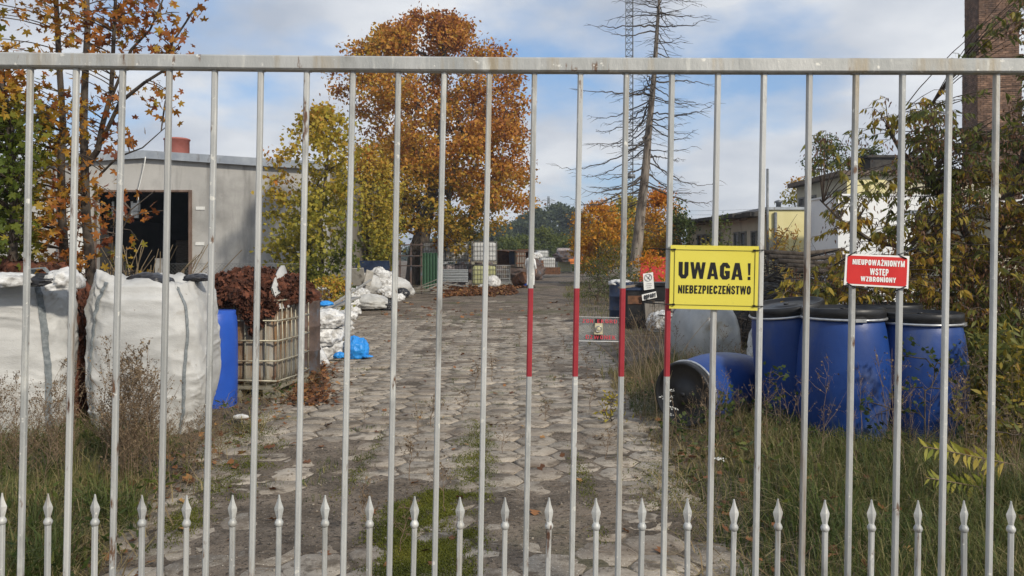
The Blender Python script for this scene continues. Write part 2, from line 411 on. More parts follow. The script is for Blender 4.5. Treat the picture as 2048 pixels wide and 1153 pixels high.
MT['brick'] = mat('old_red_brick', (.15, .088, .06), (.27, .165, .11), scale=5, rough=.95, bump=.5, bscale=50, coord='World', tone=.30, rnd=.30,
                  spots=[((.035, .028, .025), .8, .52, .70), ((.33, .25, .19), 6, .64, .76)])
MT['mortar'] = mat('mortar', (.12, .105, .09), (.22, .195, .165), scale=3, rough=.95, coord='World', spots=[((.04, .034, .03), .8, .5, .68)])
MT['mast'] = mat('mast_steel', (.13, .14, .15), (.22, .23, .24), scale=8, rough=.5, metal=.4)
MT['yellow_sign'] = mat('yellow_sign_plastic', (.78, .69, .085), (.84, .75, .12), scale=3, rough=.38, trans=.22, coord='World', spots=[((.66, .56, .10), 9, .58, .80, (1, 1, .3)), ((.50, .42, .14), 60, .68, .74)])
MT['red_sign'] = mat('red_sign_print', (.53, .020, .020), (.62, .035, .03), scale=9, rough=.35, coord='World', spots=[((.60, .16, .13), 50, .68, .76)])
MT['white_sign'] = mat('white_sign_plastic', (.78, .78, .76), (.82, .82, .80), scale=3, rough=.35)
MT['black_ink'] = mat('black_ink', (.008, .008, .008), rough=.4)
MT['white_ink'] = mat('white_ink', (.80, .80, .78), rough=.4)
MT['red_ink'] = mat('red_lettering', (.50, .035, .055), (.58, .08, .10), scale=40, rough=.4)
MT['black_tie'] = mat('black_cable_tie', (.008, .008, .008), rough=.35)
MT['bell_beige'] = mat('beige_bell_plastic', (.46, .41, .27), (.55, .50, .34), scale=10, rough=.4)
MT['concrete'] = mat('concrete_post', (.22, .215, .20), (.34, .33, .31), scale=8, rough=.9, bump=.4)
MT['wire'] = mat('fence_wire', (.15, .155, .15), (.22, .22, .21), scale=8, rough=.5, metal=.4)
MT['green_sheet'] = mat('green_metal_sheet', (.025, .075, .038), (.045, .11, .06), scale=4, rough=.55, stretch=(1, 1, .3), spots=[((.10, .06, .035), 7, .62, .72)])
MT['bluesheet'] = mat('bright_blue_sheeting', (.02, .21, .60), (.03, .28, .72), scale=6, rough=.4, bump=.4, bscale=18, bdist=.02)
MT['grey_sheet'] = mat('grey_fibre_sheet', (.28, .265, .235), (.40, .38, .34), scale=3, rough=.9, spots=[((.16, .14, .115), 4, .58, .7)])
MT['board_grey'] = mat('weathered_board', (.16, .145, .125), (.27, .25, .22), scale=5, rough=.95, stretch=(4, 4, .5))
MT['orange_pl'] = mat('orange_plastic', (.62, .17, .04), (.72, .24, .06), scale=4, rough=.5)
MT['red_pl'] = mat('red_painted_metal', (.52, .035, .035), (.62, .05, .05), scale=4, rough=.45, spots=[((.25, .06, .05), 4, .6, .72)])
MT['coverall'] = mat('white_coverall_cloth', (.68, .70, .70), (.78, .79, .79), scale=8, rough=.85, bump=.3, bscale=14, bdist=.03)
MT['skin'] = mat('skin', (.42, .26, .19), (.48, .30, .22), scale=8, rough=.6)
MT['boot'] = mat('dark_boots', (.03, .028, .025), rough=.7)
MT['hair'] = mat('dark_hair', (.03, .02, .015), rough=.7)
MT['old_panel'] = mat('old_concrete_panel', (.15, .135, .11), (.24, .215, .175), scale=.9, rough=.95, coord='World', stretch=(1, 1, .3), spots=[((.09, .08, .065), 1.6, .5, .7, (1, 1, .3))])
# leaves
GREEN, YGREEN, YEL, ORA, RED, BRN = (.045, .070, .013), (.12, .135, .018), (.33, .22, .022), (.34, .115, .014), (.21, .047, .014), (.095, .034, .017)
MT['lf_maple'] = leafmat('autumn_maple_leaf', [(0, (.065, .09, .018)), (.25, (.21, .19, .028)), (.5, (.50, .33, .045)), (.72, (.53, .25, .04)), (.9, (.40, .15, .034)), (1, (.25, .085, .024))])
MT['lf_front'] = leafmat('red_brown_maple_leaf', [(0, (.09, .125, .018)), (.2, (.21, .20, .026)), (.4, (.40, .24, .03)), (.6, (.36, .135, .024)), (.8, (.22, .066, .026)), (1, (.12, .04, .024))])
MT['lf_yel'] = leafmat('yellow_green_leaf', [(0, (.065, .09, .02)), (.3, (.18, .19, .032)), (.6, (.40, .33, .045)), (.9, (.46, .28, .04)), (1, (.44, .17, .03))])
MT['lf_elder'] = leafmat('box_elder_leaf', [(0, (.06, .082, .028)), (.3, (.15, .16, .036)), (.55, (.38, .27, .036)), (.75, (.38, .19, .036)), (.88, (.17, .09, .05)), (1, (.12, .06, .04))])
MT['lf_orange'] = leafmat('bright_orange_leaf', [(0, (.07, .09, .018)), (.4, (.30, .23, .026)), (.7, (.62, .30, .022)), (1, (.56, .17, .018))])
MT['lf_green'] = leafmat('mid_green_leaf', [(0, (.030, .050, .014)), (.5, (.070, .098, .022)), (1, (.14, .155, .030))])
MT['lf_far'] = leafmat('distant_green_leaf', [(0, (.020, .034, .018)), (.5, (.055, .075, .034)), (1, (.12, .13, .05))])
MT['grass'] = leafmat('grass_blade', [(0, (.040, .066, .015)), (.35, (.095, .120, .030)), (.6, (.22, .195, .075)), (.85, (.32, .25, .13)), (1, (.15, .09, .05))], trans=.3)
MT['moss'] = leafmat('moss', [(0, (.045, .058, .008)), (.6, (.12, .13, .014)), (1, (.21, .19, .03))], trans=.2)
MT['straw'] = leafmat('straw', [(0, (.22, .165, .10)), (1, (.40, .32, .21))], trans=.3)
MT['litter'] = leafmat('fallen_leaf', [(0, (.075, .036, .022)), (.4, (.18, .078, .035)), (.75, (.30, .135, .05)), (1, (.40, .25, .09))], trans=.2)
MT['weedstem'] = mat('dry_weed_stem', (.12, .082, .052), (.26, .185, .12), scale=20, rough=.9)
MT['weedhead'] = leafmat('dry_weed_head', [(0, (.065, .044, .026)), (.6, (.17, .12, .07)), (1, (.26, .19, .11))], trans=.15)
MT['golden'] = leafmat('yellowing_goldenrod_leaf', [(0, (.20, .22, .035)), (.6, (.38, .33, .055)), (1, (.42, .26, .07))], trans=.35)
MT['white_fl'] = leafmat('white_petal', [(0, (.62, .62, .58)), (1, (.8, .8, .76))], trans=.2)
# ---------------------------------------------------------------- ground and road
XLY = np.array([0, 2.5, 3.9, 6.5, 10, 16, 23, 32, 42, 60, 90]); XLX = np.array([-2.0, -2.0, -2.05, -2.45, -2.55, -3.6, -4.9, -4.6, -3.5, -1.2, .6])
XRY = np.array([0, 2.5, 3.9, 6.5, 10, 23, 40, 60, 90]); XRX = np.array([.95, 1.0, 1.1, 1.3, 1.45, 1.9, 2.8, 3.6, 5.0])
def xl(y): return np.interp(y, XLY, XLX)
def xr(y): return np.interp(y, XRY, XRX)
def soil_z(x, y):
    x, y = np.asarray(x, float), np.asarray(y, float)
    out = np.maximum(np.maximum(xl(y) - x, x - xr(y)), 0)
    t = np.clip(out / .6, 0, 1); t = t * t * (3 - 2 * t)
    near = np.clip(1 - (y - 45) / 60, 0, 1)
    road = -.0055 + .017 * fbm(x * 1.1 + 5, y * .8, 0, 3, 4) + .005 * vn(x * 9, y * 9, 0, 8) + .007 * vn(x * 2.6, y * 2.6, 0, 18) + .018 * np.clip((y - 15) / 12, 0, 1) - .004 * np.clip((y - 6) / 2, 0, 1) * np.clip((21 - y) / 5, 0, 1)
    # wheel ruts where soil has washed over the stones
    road = road + .007 * np.exp(-((x + 1.35) / .22) ** 2) + .008 * np.exp(-((x - .35 - .02 * y) / .25) ** 2)
    verge = .045 + .05 * fbm(x * .7, y * .7, 0, 11, 3) + .02 * vn(x * 5, y * 5, 0, 12)
    return (road * (1 - t) + verge * t) * near
def gz(x, y): return float(soil_z(x, y))

def build_ground():
    xs = np.concatenate([-np.geomspace(900, 9, 26), np.arange(-8.6, -3.2, .16), np.arange(-3.1, 2.4, .055), np.arange(2.5, 8.6, .16), np.geomspace(9, 900, 26)])
    ys = np.concatenate([-np.geomspace(200, 1, 10), np.arange(0, 2.4, .4), np.arange(2.5, 12, .055), np.arange(12, 28, .14), np.arange(28.4, 60, .6), np.geomspace(61, 1400, 34)])
    gx, gy = np.meshgrid(xs, ys)
    z = soil_z(gx, gy)
    V = np.stack([gx, gy, z], -1).reshape(-1, 3)
    w = len(xs); i, j = np.meshgrid(np.arange(w - 1), np.arange(len(ys) - 1)); a = (j * w + i).ravel()
    me = np_mesh('ground', V, [np.stack([a, a + 1, a + w + 1, a + w], 1)], MT['soil'], smooth=True)
    tag(link('ground', me), kind='structure')
build_ground()

def paver_variant(seed, n=6):
    r = random.Random(seed); R = .2; V = []
    ring0, ring1, ring2 = [], [], []
    m = 12
    for k in range(m):
        a = math.pi * 2 * k / m
        hexr = .2 * math.cos(math.pi / 6) / math.cos((a % (math.pi / 3)) - math.pi / 6)
        rr = hexr * (.985 + r.uniform(-.03, .010)) - (.012 if k % 2 == 0 else 0)
        ring0.append((rr * math.cos(a), rr * math.sin(a), -.07))
        ring1.append((rr * math.cos(a), rr * math.sin(a), -.006 - r.uniform(0, .003)))
        ring2.append(((rr - .011) * math.cos(a), (rr - .011) * math.sin(a), r.uniform(-.0012, .0006)))
    V = ring0 + ring1 + ring2 + [(0, 0, .0002)]
    q = [(k, (k + 1) % m, m + (k + 1) % m, m + k) for k in range(m)] + [(m + k, m + (k + 1) % m, 2 * m + (k + 1) % m, 2 * m + k) for k in range(m)]
    t = [(2 * m + k, 2 * m + (k + 1) % m, 3 * m) for k in range(m)]
    return np.array(V), np.array(q), np.array(t)

def build_road():
    road = empty('road'); tag(road, kind='structure')
    var = [paver_variant(s) for s in range(7)]
    vm = []
    for (V, q, t) in var:
        vm.append(np_mesh('paver', V, [q, t], MT['paver'], tone=np.full(len(q) + len(t), .5)))
    cells = []
    dx, dy = .3 * 1.0, .3464 * 1.0
    for c in range(-24, 14):
        x = c * dx - .1
        y = 2.5 + (dy / 2 if c % 2 else 0)
        while y < 29:
            e = .18 * vn(x * 2, y * 2, 0, 5)
            if xl(y) - .05 + e < x < xr(y) + .05 + e and vn(x * 1.7, y * 1.7, 0, 31) > -.8: cells.append((x, y))
            y += dy
    # the 300 that show largest: nearest the camera and inside the frame
    def show(c):
        inside = abs(c[0]) < c[1] * .66 and c[1] > 3.75
        return (0 if inside else 1, c[1])
    cells.sort(key=show)
    rest_V, rest_q, rest_t, rest_tone, off = [], [], [], [], 0
    for i, (x, y) in enumerate(cells):
        k = random.randrange(7)
        z = .002 + random.uniform(-.004, .003); rx, ry = random.gauss(0, .009), random.gauss(0, .009)
        rz = random.randrange(6) * math.pi / 3 + random.gauss(0, .03)
        x += random.gauss(0, .006); y += random.gauss(0, .006)
        M = Matrix.Translation((x, y, z)) @ Matrix.Rotation(rx, 4, 'X') @ Matrix.Rotation(ry, 4, 'Y') @ Matrix.Rotation(rz, 4, 'Z')
        if i < 300:
            o = link('paver', vm[k], road); place(o, M)
        else:
            V, q, t = var[k]; A = np.array(M)
            rest_V.append(V @ A[:3, :3].T + A[:3, 3]); rest_q.append(q + off); rest_t.append(t + off); off += len(V)
            rest_tone.append(np.full(len(q), 0)); 
    tones = [np.random.default_rng(i).random() for i in range(len(rest_q))]
    tq = np.concatenate([np.full(len(q), t) for q, t in zip(rest_q, tones)]); tt = np.concatenate([np.full(len(q), t) for q, t in zip(rest_t, tones)])
    me = np_mesh('paver_field', np.concatenate(rest_V), [np.concatenate(rest_q), np.concatenate(rest_t)], MT['paver'], tone=np.concatenate([tq, tt]))
    tag(link('paver_field', me, road), kind='stuff')
build_road()

# ---------------------------------------------------------------- grey hall on the left
def build_hall():
    D0, D1 = 25.0, 35.0
    x0, x1 = X_(-40, D0), X_(655, D0)
    dl, dr, dt = X_(190, D0), X_(384, D0), Z_(381, D0)
    h = empty('industrial_hall', ((x0 + x1) / 2, D0, 0), 0, 'low grey rendered hall with a shallow gable and a dark open doorway', 'building')
    put = place
    px = [-40, 80, 290, 500, 620, 655]; py = [331, 325, 313, 327, 334, 336]
    top = [(X_(a, D0), Z_(b, D0)) for a, b in zip(px, py)]
    def topz(x): return float(np.interp(x, [t[0] for t in top], [t[1] for t in top]))
    # front wall: pieces left of, above and right of the doorway, one solid 0.3 m thick
    def prism(m, poly, ya, yb, mi=0):
        n = len(poly); V = [(x, ya, z) for x, z in poly] + [(x, yb, z) for x, z in poly]
        Fc = [tuple(range(n)), tuple(range(2 * n - 1, n - 1, -1))] + [(i, n + i, n + (i + 1) % n, (i + 1) % n) for i in range(n)]
        m.add(V, Fc, mi)
    m = MB()
    def strip(a, b, zb):
        xs = [a] + [t[0] for t in top if a < t[0] < b] + [b]
        prism(m, [(a, zb), (b, zb)] + [(x, topz(x)) for x in reversed(xs)], D0, D0 + .3)
    strip(x0, dl, -.2); strip(dl, dr, dt); strip(dr, x1, -.2)
    put(m.build('front_wall', MT['plaster'], h))
    m = MB(); zl = topz(x1) - .05
    m.box((x1 - .15, (D0 + .3 + D1) / 2, zl / 2 - .1), (.3, D1 - D0 - .3, zl + .2)); put(m.build('side_wall', MT['old_panel'], h))
    m = MB(); m.box((x0 + .15, (D0 + .3 + D1) / 2, zl / 2 - .1), (.3, D1 - D0 - .3, zl + .2)); put(m.build('side_wall', MT['old_panel'], h))
    # back wall with narrow slit windows that let the sky through
    slits = sorted([X_(a, D1) for a in (224, 236, 249, 262, 274)]); za, zb = Z_(432, D1), Z_(403, D1)
    m = MB(); w = .12; xa = x0 + .3
    for s in slits: m.box(((xa + s - w) / 2, D1 - .15, 2.35), (s - w - xa, .3, 5.1)); xa = s + w
    m.box(((xa + x1 - .3) / 2, D1 - .15, 2.35), (x1 - .3 - xa, .3, 5.1))
    for s in slits:
        m.box((s, D1 - .15, za / 2 - .1), (2 * w, .3, za + .2)); m.box((s, D1 - .15, (zb + 4.9) / 2), (2 * w, .3, 4.9 - zb))
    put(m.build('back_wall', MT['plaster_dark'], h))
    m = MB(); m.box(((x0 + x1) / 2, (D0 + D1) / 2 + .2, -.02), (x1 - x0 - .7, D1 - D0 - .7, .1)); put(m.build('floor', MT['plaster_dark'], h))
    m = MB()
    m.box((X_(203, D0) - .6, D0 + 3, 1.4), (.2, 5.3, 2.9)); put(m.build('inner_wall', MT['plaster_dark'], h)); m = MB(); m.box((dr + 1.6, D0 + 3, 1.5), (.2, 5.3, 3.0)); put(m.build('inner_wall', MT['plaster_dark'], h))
    # roof sheets and fascia
    m = MB()
    for (a, za_), (b, zb_) in zip(top[:-1], top[1:]):
        V = [(a, D0 - .12, za_ + .03), (b, D0 - .12, zb_ + .03), (b, D1 + .1, zb_ + .03), (a, D1 + .1, za_ + .03)]
        V += [(x, y, z + .10) for x, y, z in V]
        m.add(V, [(3, 2, 1, 0), (4, 5, 6, 7), (0, 1, 5, 4), (1, 2, 6, 5), (2, 3, 7, 6), (3, 0, 4, 7)])
    put(m.build('roof', MT['roof_dark'], h))
    for (a, za_), (b, zb_) in zip(top[:-1], top[1:]):
        m = MB(); V = []
        for (x, z) in ((a, za_), (b, zb_)): V += [(x, D0 - .17, z - .08), (x, D0 - .122, z - .08), (x, D0 - .122, z + .17), (x, D0 - .17, z + .17)]
        m.add(V, [(0, 1, 2, 3)[::-1], (4, 5, 6, 7), (0, 4, 5, 1)[::-1], (1, 5, 6, 2)[::-1], (2, 6, 7, 3)[::-1], (3, 7, 4, 0)[::-1]])
        put(m.build('fascia', MT['fascia'], h))
    # door frame, open leaf, plates and conduit
    m = MB(); m.box((dr - .03, D0 + .08, dt / 2), (.07, .40, dt)); m.box((dl + .02, D0 - .01, dt / 2), (.05, .06, dt)); m.box(((dl + dr) / 2, D0 + .08, dt - .03), (dr - dl - .15, .38, .06))
    fr = put(m.build('door_frame', MT['wood_brown'], h))
    m = MB(); m.box((dr - .09, D0 + .85, dt / 2), (.05, 1.1, dt - .25)); put(m.build('door_leaf', MT['wood_brown'], h))
    lf = MB(); lf.box((dl - .56, D0 - .14, dt / 2 - .05), (1.0, .06, dt - .2)); lo = put(lf.build('door_leaf', MT['door_white'], h))
    for zz, hh in ((.5, .12), (1.55, .06), (2.55, .06), (3.42, .08)):
        b = MB(); b.box((dl - .56, D0 - .19, zz), (1.0, .04, hh)); put(b.build('door_rail', MT['wood_brown'], lo))
    for xx in (-1.03, -.09):
        b = MB(); b.box((dl + xx, D0 - .195, dt / 2 - .05), (.05, .05, dt - .2)); put(b.build('door_stile', MT['wood_brown'], lo))
    for (pa, pb) in ((401, 417), (400, 488)):
        b = MB(); c = P(pa, pb, D0); b.box((c.x, D0 - .012, c.z), (.28, .025, .10)); put(b.build('hinge_plate', MT['door_white'], h))
    for k, pxs in enumerate((226, 238, 248, 264)):  # pale strips added inside the doorway to imitate slits of daylight
        m = MB(); c0 = P(pxs, 417, D0 + .7); m.box((c0.x, c0.y, c0.z), (.07, .03, .46)); put(m.build('light_slit_strip', MT['door_white'], h))
    for (bx, by, bz, sx_, sy_, sz_) in ((-11.2, 30.5, .7, 1.6, 1.2, 1.4), (-12.6, 31.5, 1.1, 1.2, 1.2, 2.2), (-10.6, 33, .5, 1.4, 1.4, 1.0)):
        m = MB(); m.box((bx, by, bz), (sx_, sy_, sz_), bev=.05); put(m.build('stored_pile', MT['pallet'], h))
    m = MB(); gx = x1 - .35; m.tube([(gx, D0 - .08, 0), (gx, D0 - .08, topz(gx) - .25), (gx, D0 - .02, topz(gx) - .1)], .05, 8); put(m.build('downpipe', MT['fascia'], h))
    # red vent drum on the roof
    m = MB(); m.lathe([(.40, 0), (.41, .05), (.41, .64), (.44, .66), (.44, .70), (.40, .72)], 28); o = m.build('roof_vent', MT['red_tank'], h)
    place(o, Matrix.Translation((X_(354, 27.5), 27.5, Z_(319, 27.5))))
    # lamp on a cable over the doorway
    lamp = empty('flood_lamp', P(272, 415, D0 - .25), 0, 'dark floodlight hanging on a pale cable above the hall doorway', 'lamp')
    m = MB(); m.box((0, 0, .0), (.20, .16, .26)); m.box((0, -.02, -.24), (.16, .10, .20)); m.box((.07, 0, .17), (.05, .05, .10)); m.build('lamp_housing', MT['mast'], lamp)
    m = MB(); pts = [P(a, b, D0 - .25) - lamp.location for a, b in ((291, 314), (289, 330), (284, 350), (279, 372), (275, 384), (277, 398), (275, 408))]
    m.tube(pts, .014, 6); m.build('cable', MT['door_white'], lamp)
build_hall()

# ---------------------------------------------------------------- buildings on the right
def window_on(parent, c, axis, w, h, bars=(1, 2), fm='frame_grey'):
    """a framed window standing 3 cm proud; axis 'x' = wall faces -x, 'y' = wall faces -y"""
    def B(m, u, z, du, dz, t, out):
        if axis == 'y': m.box((c[0] + u, c[1] - out, c[2] + z), (du, t, dz))
        else: m.box((c[0] - out, c[1] + u, c[2] + z), (t, du, dz))
    f = MB(); b = .07
    B(f, -w / 2, 0, b, h + b, .09, .03); B(f, w / 2, 0, b, h + b, .09, .03); B(f, 0, h / 2, w - b, b, .086, .03); B(f, 0, -h / 2, w - b, b, .086, .03)
    for k in range(1, bars[0]): B(f, -w / 2 + w * k / bars[0], 0, .035, h - b, .06, .03)
    for k in range(1, bars[1]): B(f, 0, -h / 2 + h * k / bars[1], w - b, .035, .052, .03)
    fo = f.build('window', MT[fm], parent); place(fo, Matrix.Identity(4))
    p = MB(); B(p, 0, 0, w - b * .9, h - b * .9, .02, .012); po = p.build('pane', MT['glass_dark'], fo); place(po, Matrix.Identity(4))
put0 = place

def build_right_buildings():
    # long low shed whose wall runs away to the left
    a = Vector((X_(1532, 30.2), 30.2, 0)); b = Vector((X_(1374, 37.8), 37.8, 0)); d = (b - a).normalized(); nrm = Vector((-d.y, d.x, 0))
    if nrm.x > 0: nrm = -nrm
    L = (b - a).length; hgt = 3.12
    s = empty('low_shed', (a + b) / 2, 0, 'long low cream shed with dark slit windows and a ragged black roof', 'building')
    R = Matrix.Rotation(math.atan2(d.y, d.x), 4, 'Z')          # local x runs along the wall, local -y... towards the yard side
    base = Matrix.Translation(a) @ R
    side = 1 if (R @ Vector((0, 1, 0))).dot(nrm) > 0 else -1    # yard side in local y
    def BL(m, x, y, z, dx, dy, dz): m.box((x, y, z), (dx, dy, dz))
    m = MB(); BL(m, L / 2, -side * 3, hgt / 2, L, 6, hgt); o = m.build('wall', MT['cream_wall'], s); place(o, base)
    m = MB()
    for k in range(11):
        w = L / 11; BL(m, w * (k + .5), -side * 3 + side * random.uniform(.22, .5), hgt + .06 + random.uniform(-.03, .05), w * 1.04, 6.6, random.uniform(.10, .2))
    o = m.build('roof', MT['roof_dark'], s); place(o, base)
    for k in range(26):
        m = MB(); BL(m, random.uniform(.1, L), side * random.uniform(.2, .5), hgt - .02 + random.uniform(-.09, .12), random.uniform(.3, 1.2), random.uniform(.05, .3), .05)
        o = m.build('loose_board', MT['roof_brown'], s); place(o, base)
    for pxc in (1512, 1491, 1477, 1440, 1417, 1407, 1398):
        t = L * np.interp(pxc, [1374, 1390, 1410, 1435, 1460, 1485, 1510, 1532], [1, .86, .72, .555, .41, .27, .13, 0])
        m = MB(); zc = 1.98; w, h_ = .42, 1.15
        BL(m, t - w / 2, side * .02, zc, .06, .08, h_); BL(m, t + w / 2, side * .02, zc, .06, .08, h_); BL(m, t, side * .02, zc + h_ / 2, w + .06, .09, .06); BL(m, t, side * .03, zc - h_ / 2, w + .1, .12, .06)
        f = m.build('window', MT['frame_grey'], s); place(f, base)
        m = MB(); BL(m, t, side * .006, zc, w - .05, .02, h_ - .05); p = m.build('pane', MT['glass_dark'], f); place(p, base)
    # pale yellow flat-roofed block
    x0, x1, y0, y1, h = X_(1535, 30), X_(1621, 30), 30.0, 35.5, Z_(420, 30)
    s = empty('yellow_block', ((x0 + x1) / 2, y0, 0), 0, 'pale yellow flat roofed block beside the tall post', 'building')
    m = MB(); m.box(((x0 + x1) / 2, (y0 + y1) / 2, h / 2), (x1 - x0, y1 - y0, h)); put0(m.build('wall', MT['yellow_wall'], s))
    m = MB(); m.box(((x0 + x1) / 2, (y0 + y1) / 2, h + .05), (x1 - x0 + .16, y1 - y0 + .16, .10)); put0(m.build('roof_edge', MT['fascia'], s))
    m = MB(); m.tube([(x0 + .28, y0 - .07, 0), (x0 + .28, y0 - .07, h - .1)], .06, 10); put0(m.build('downpipe', MT['mast'], s))
    m = MB(); c = P(1557, 412, 32); m.lathe([(.1, 0), (.1, .3), (.16, .3), (.16, .36), (.02, .42)], 14, c=(c.x, c.y, h + .1)); put0(m.build('roof_vent', MT['mast'], s))
    m = MB(); m.box((x0 + .22, y0 - .025, 1.75), (.5, .03, 1.0)); put0(m.build('wall_patch', MT['cream_wall'], s))
    # tall steel post beside it
    m = MB(); c = P(1535, 512, 29.6); m.tube([(c.x, c.y, -.1), (c.x, c.y, 3.0), (c.x, c.y, Z_(338, 29.6))], [.055, .05, .045], 10); m.lathe([(.11, 0), (.11, .03), (.07, .05)], 12, c=(c.x, c.y, 0))
    tag(m.build('steel_post', MT['mast']), 'slim dark steel post rising at the corner of the yellow block', 'post')
    # white block
    x0, x1, y0, y1, h = X_(1676, 26), 14.6, 26.0, 28.4, Z_(392, 26)
    s = empty('white_block', ((x0 + x1) / 2, y0, 0), 0, 'plain white walled block behind the box elder bush', 'building')
    m = MB(); m.box(((x0 + x1) / 2, (y0 + y1) / 2, h / 2), (x1 - x0, y1 - y0, h)); put0(m.build('wall', MT['white_wall'], s))
    m = MB(); m.box(((x0 + x1) / 2, (y0 + y1) / 2, h + .03), (x1 - x0 + .08, y1 - y0 + .08, .06)); put0(m.build('roof_edge', MT['white_wall'], s))
    m = MB(); m.box((X_(1621, 28.5) - .03, 28.5, 1.6), (.22, .16, 3.3)); put0(m.build('corner_post', MT['rust'], s))
    # taller old building behind it
    x0, x1, y0, y1, h = X_(1693, 30), 18.6, 30.0, 35.2, Z_(352, 30)
    s = empty('old_workshop', ((x0 + x1) / 2, y0, 0), 0, 'taller cream and yellow workshop with weeds growing on its brown roof', 'building')
    m = MB(); m.box(((x0 + x1) / 2, (y0 + y1) / 2, h / 2), (x1 - x0, y1 - y0, h)); put0(m.build('wall', [MT['cream_wall']], s))
    m = MB(); m.box((x0 + .75, y0 - .03, h - 1.0), (1.5, .05, 1.7)); put0(m.build('wall_panel', MT['yellow_wall'], s))
    m = MB()
    m.box(((x0 + x1) / 2 - .1, (y0 + y1) / 2, h + .09), (x1 - x0 + .5, y1 - y0 + .5, .18)); put0(m.build('roof', MT['roof_brown'], s))
    m = MB(); m.box((x0 + 2.1, y0 + 1.2, h + .45), (2.2, 2.0, .55)); m.box((x0 + 2.1, y0 + 1.2, h + .76), (2.5, 2.2, .09)); put0(m.build('roof_light', MT['roof_dark'], s))
    for yy in (30.75, 31.9, 33.3, 34.5): window_on(s, (x0, yy, h - 1.05), 'x', .62, 1.05, (3, 3))
    # pale shed at the right edge of the frame
    x0, y0, h = X_(1975, 15), 15.0, Z_(405, 15)
    s = empty('pale_shed', (x0 + 2, y0, 0), 0, 'pale shed with a white metal roof edge, half hidden behind the bush', 'building')
    m = MB(); m.box((x0 + 2.4, y0 + 1.6, h / 2), (4.4, 3.0, h)); put0(m.build('wall', MT['cream_wall'], s))
    m = MB(); m.box((x0 + 2.4, y0 + 1.5, h + .12), (5.0, 3.6, .10), rot=Matrix.Rotation(math.radians(-4), 3, 'Y')); put0(m.build('roof', MT['white_wall'], s))
    m = MB(); m.box((x0 + 2.4, y0 - .06, h - .14), (4.7, .05, .16)); put0(m.build('fascia', MT['cage_dark'], s))
    window_on(s, (x0 + 1.2, y0 + .1, 1.35), 'y', .8, 1.0, (2, 2))
build_right_buildings()

def build_chimney():
    D = 34.0; s = 1.58; ang = math.radians(-11)
    corner = P(1957, 512, D); corner.z = 0
    # local frame: origin at the near corner, +u along the right face, +v along the left face (going back)
    u = Vector((math.cos(ang), math.sin(ang), 0)); v = Vector((-u.y, u.x, 0))
    t = empty('brick_chimney', corner + (u + v) * s / 2, ang, 'square sooty red brick chimney rising behind the right hand bush', 'chimney')
    m = MB(); zt = Z_(-150, D); led = Z_(118, D)
    def half(z): return s / 2 + (.0 if z > led else .075)
    m.box((0, 0, led / 2), (s + .15 - .03, s + .15 - .03, led)); m.box((0, 0, (led + zt) / 2), (s - .03, s - .03, zt - led - .002)); m.build('core', MT['mortar'], t)
    m = MB(); m.box((0, 0, led + .05), (s + .26, s + .26, .10)); m.box((0, 0, led - .06), (s + .2, s + .2, .09)); m.build('ledge_course', MT['brick'], t)
    cands = []; ch, bl = .088, .252
    z = 3.2; row = 0
    while z < zt - .05:
        hw = half(z); n = max(1, int(round(2 * hw / bl))); w = 2 * hw / n
        for face in range(4):
            for k in range(n + 1):
                a = -hw + (k - (.5 if row % 2 else 0)) * w; b = a + w
                a, b = max(a, -hw), min(b, hw)
                if b - a < .05 or led - .12 < z < led + .11: continue
                cands.append((face, (a + b) / 2, z, b - a - .014, hw))
        z += ch; row += 1
    faceR = [Matrix.Rotation(k * math.pi / 2, 4, 'Z') for k in range(4)]   # face 0: local -y (right face), 3: local -x (left face)
    unit = {}
    def brick_me(w):
        key = round(w, 2)
        if key not in unit:
            b = MB(); b.box((0, 0, 0), (w, .05, ch - .015)); unit[key] = b.mesh('brick', MT['brick'])
        return unit[key]
    vis = lambda c: (0 if c[0] in (0, 3) else 1, 0 if Z_(260, D) < c[2] < Z_(-5, D) else 1, 0 if c[0] == 0 else 1, -c[3], -c[2])
    cands.sort(key=vis)
    rest = MB(); tones = []
    for i, (fc, xx, z, w, hw) in enumerate(cands):
        M = faceR[fc] @ Matrix.Translation((xx, -hw + .008 + random.uniform(-.006, .005), z)) if fc != 3 else Matrix.Rotation(-math.pi / 2, 4, 'Z') @ Matrix.Translation((xx, -hw + .008 + random.uniform(-.006, .005), z))
        if i < 300:
            o = link('brick', brick_me(w), t); o.matrix_basis = M
        else:
            o_ = len(rest.v); rest.box((0, 0, 0), (w, .05, ch - .015))
            for q in range(o_, len(rest.v)): rest.v[q] = tuple(M @ Vector(rest.v[q]))
            tones += [random.random()] * 6
    me = rest.mesh('brickwork', MT['brick']); at = me.attributes.new('tone', 'FLOAT', 'FACE'); at.data.foreach_set('value', np.array(tones, np.float32))
    tag(link('brickwork', me, t), kind='stuff')
    for me_ in unit.values():
        at = me_.attributes.new('tone', 'FLOAT', 'FACE'); at.data.foreach_set('value', np.full(len(me_.polygons), .5, np.float32))
    m = MB(); m.bar((-s / 2, 0, Z_(60, D)), (-s / 2 - .35, -.1, Z_(62, D)), .03); m.bar((-s / 2 - .35, -.1, Z_(62, D)), (-s / 2 - .05, -.3, Z_(57, D)), .03); m.build('iron_bracket', MT['mast'], t)
build_chimney()

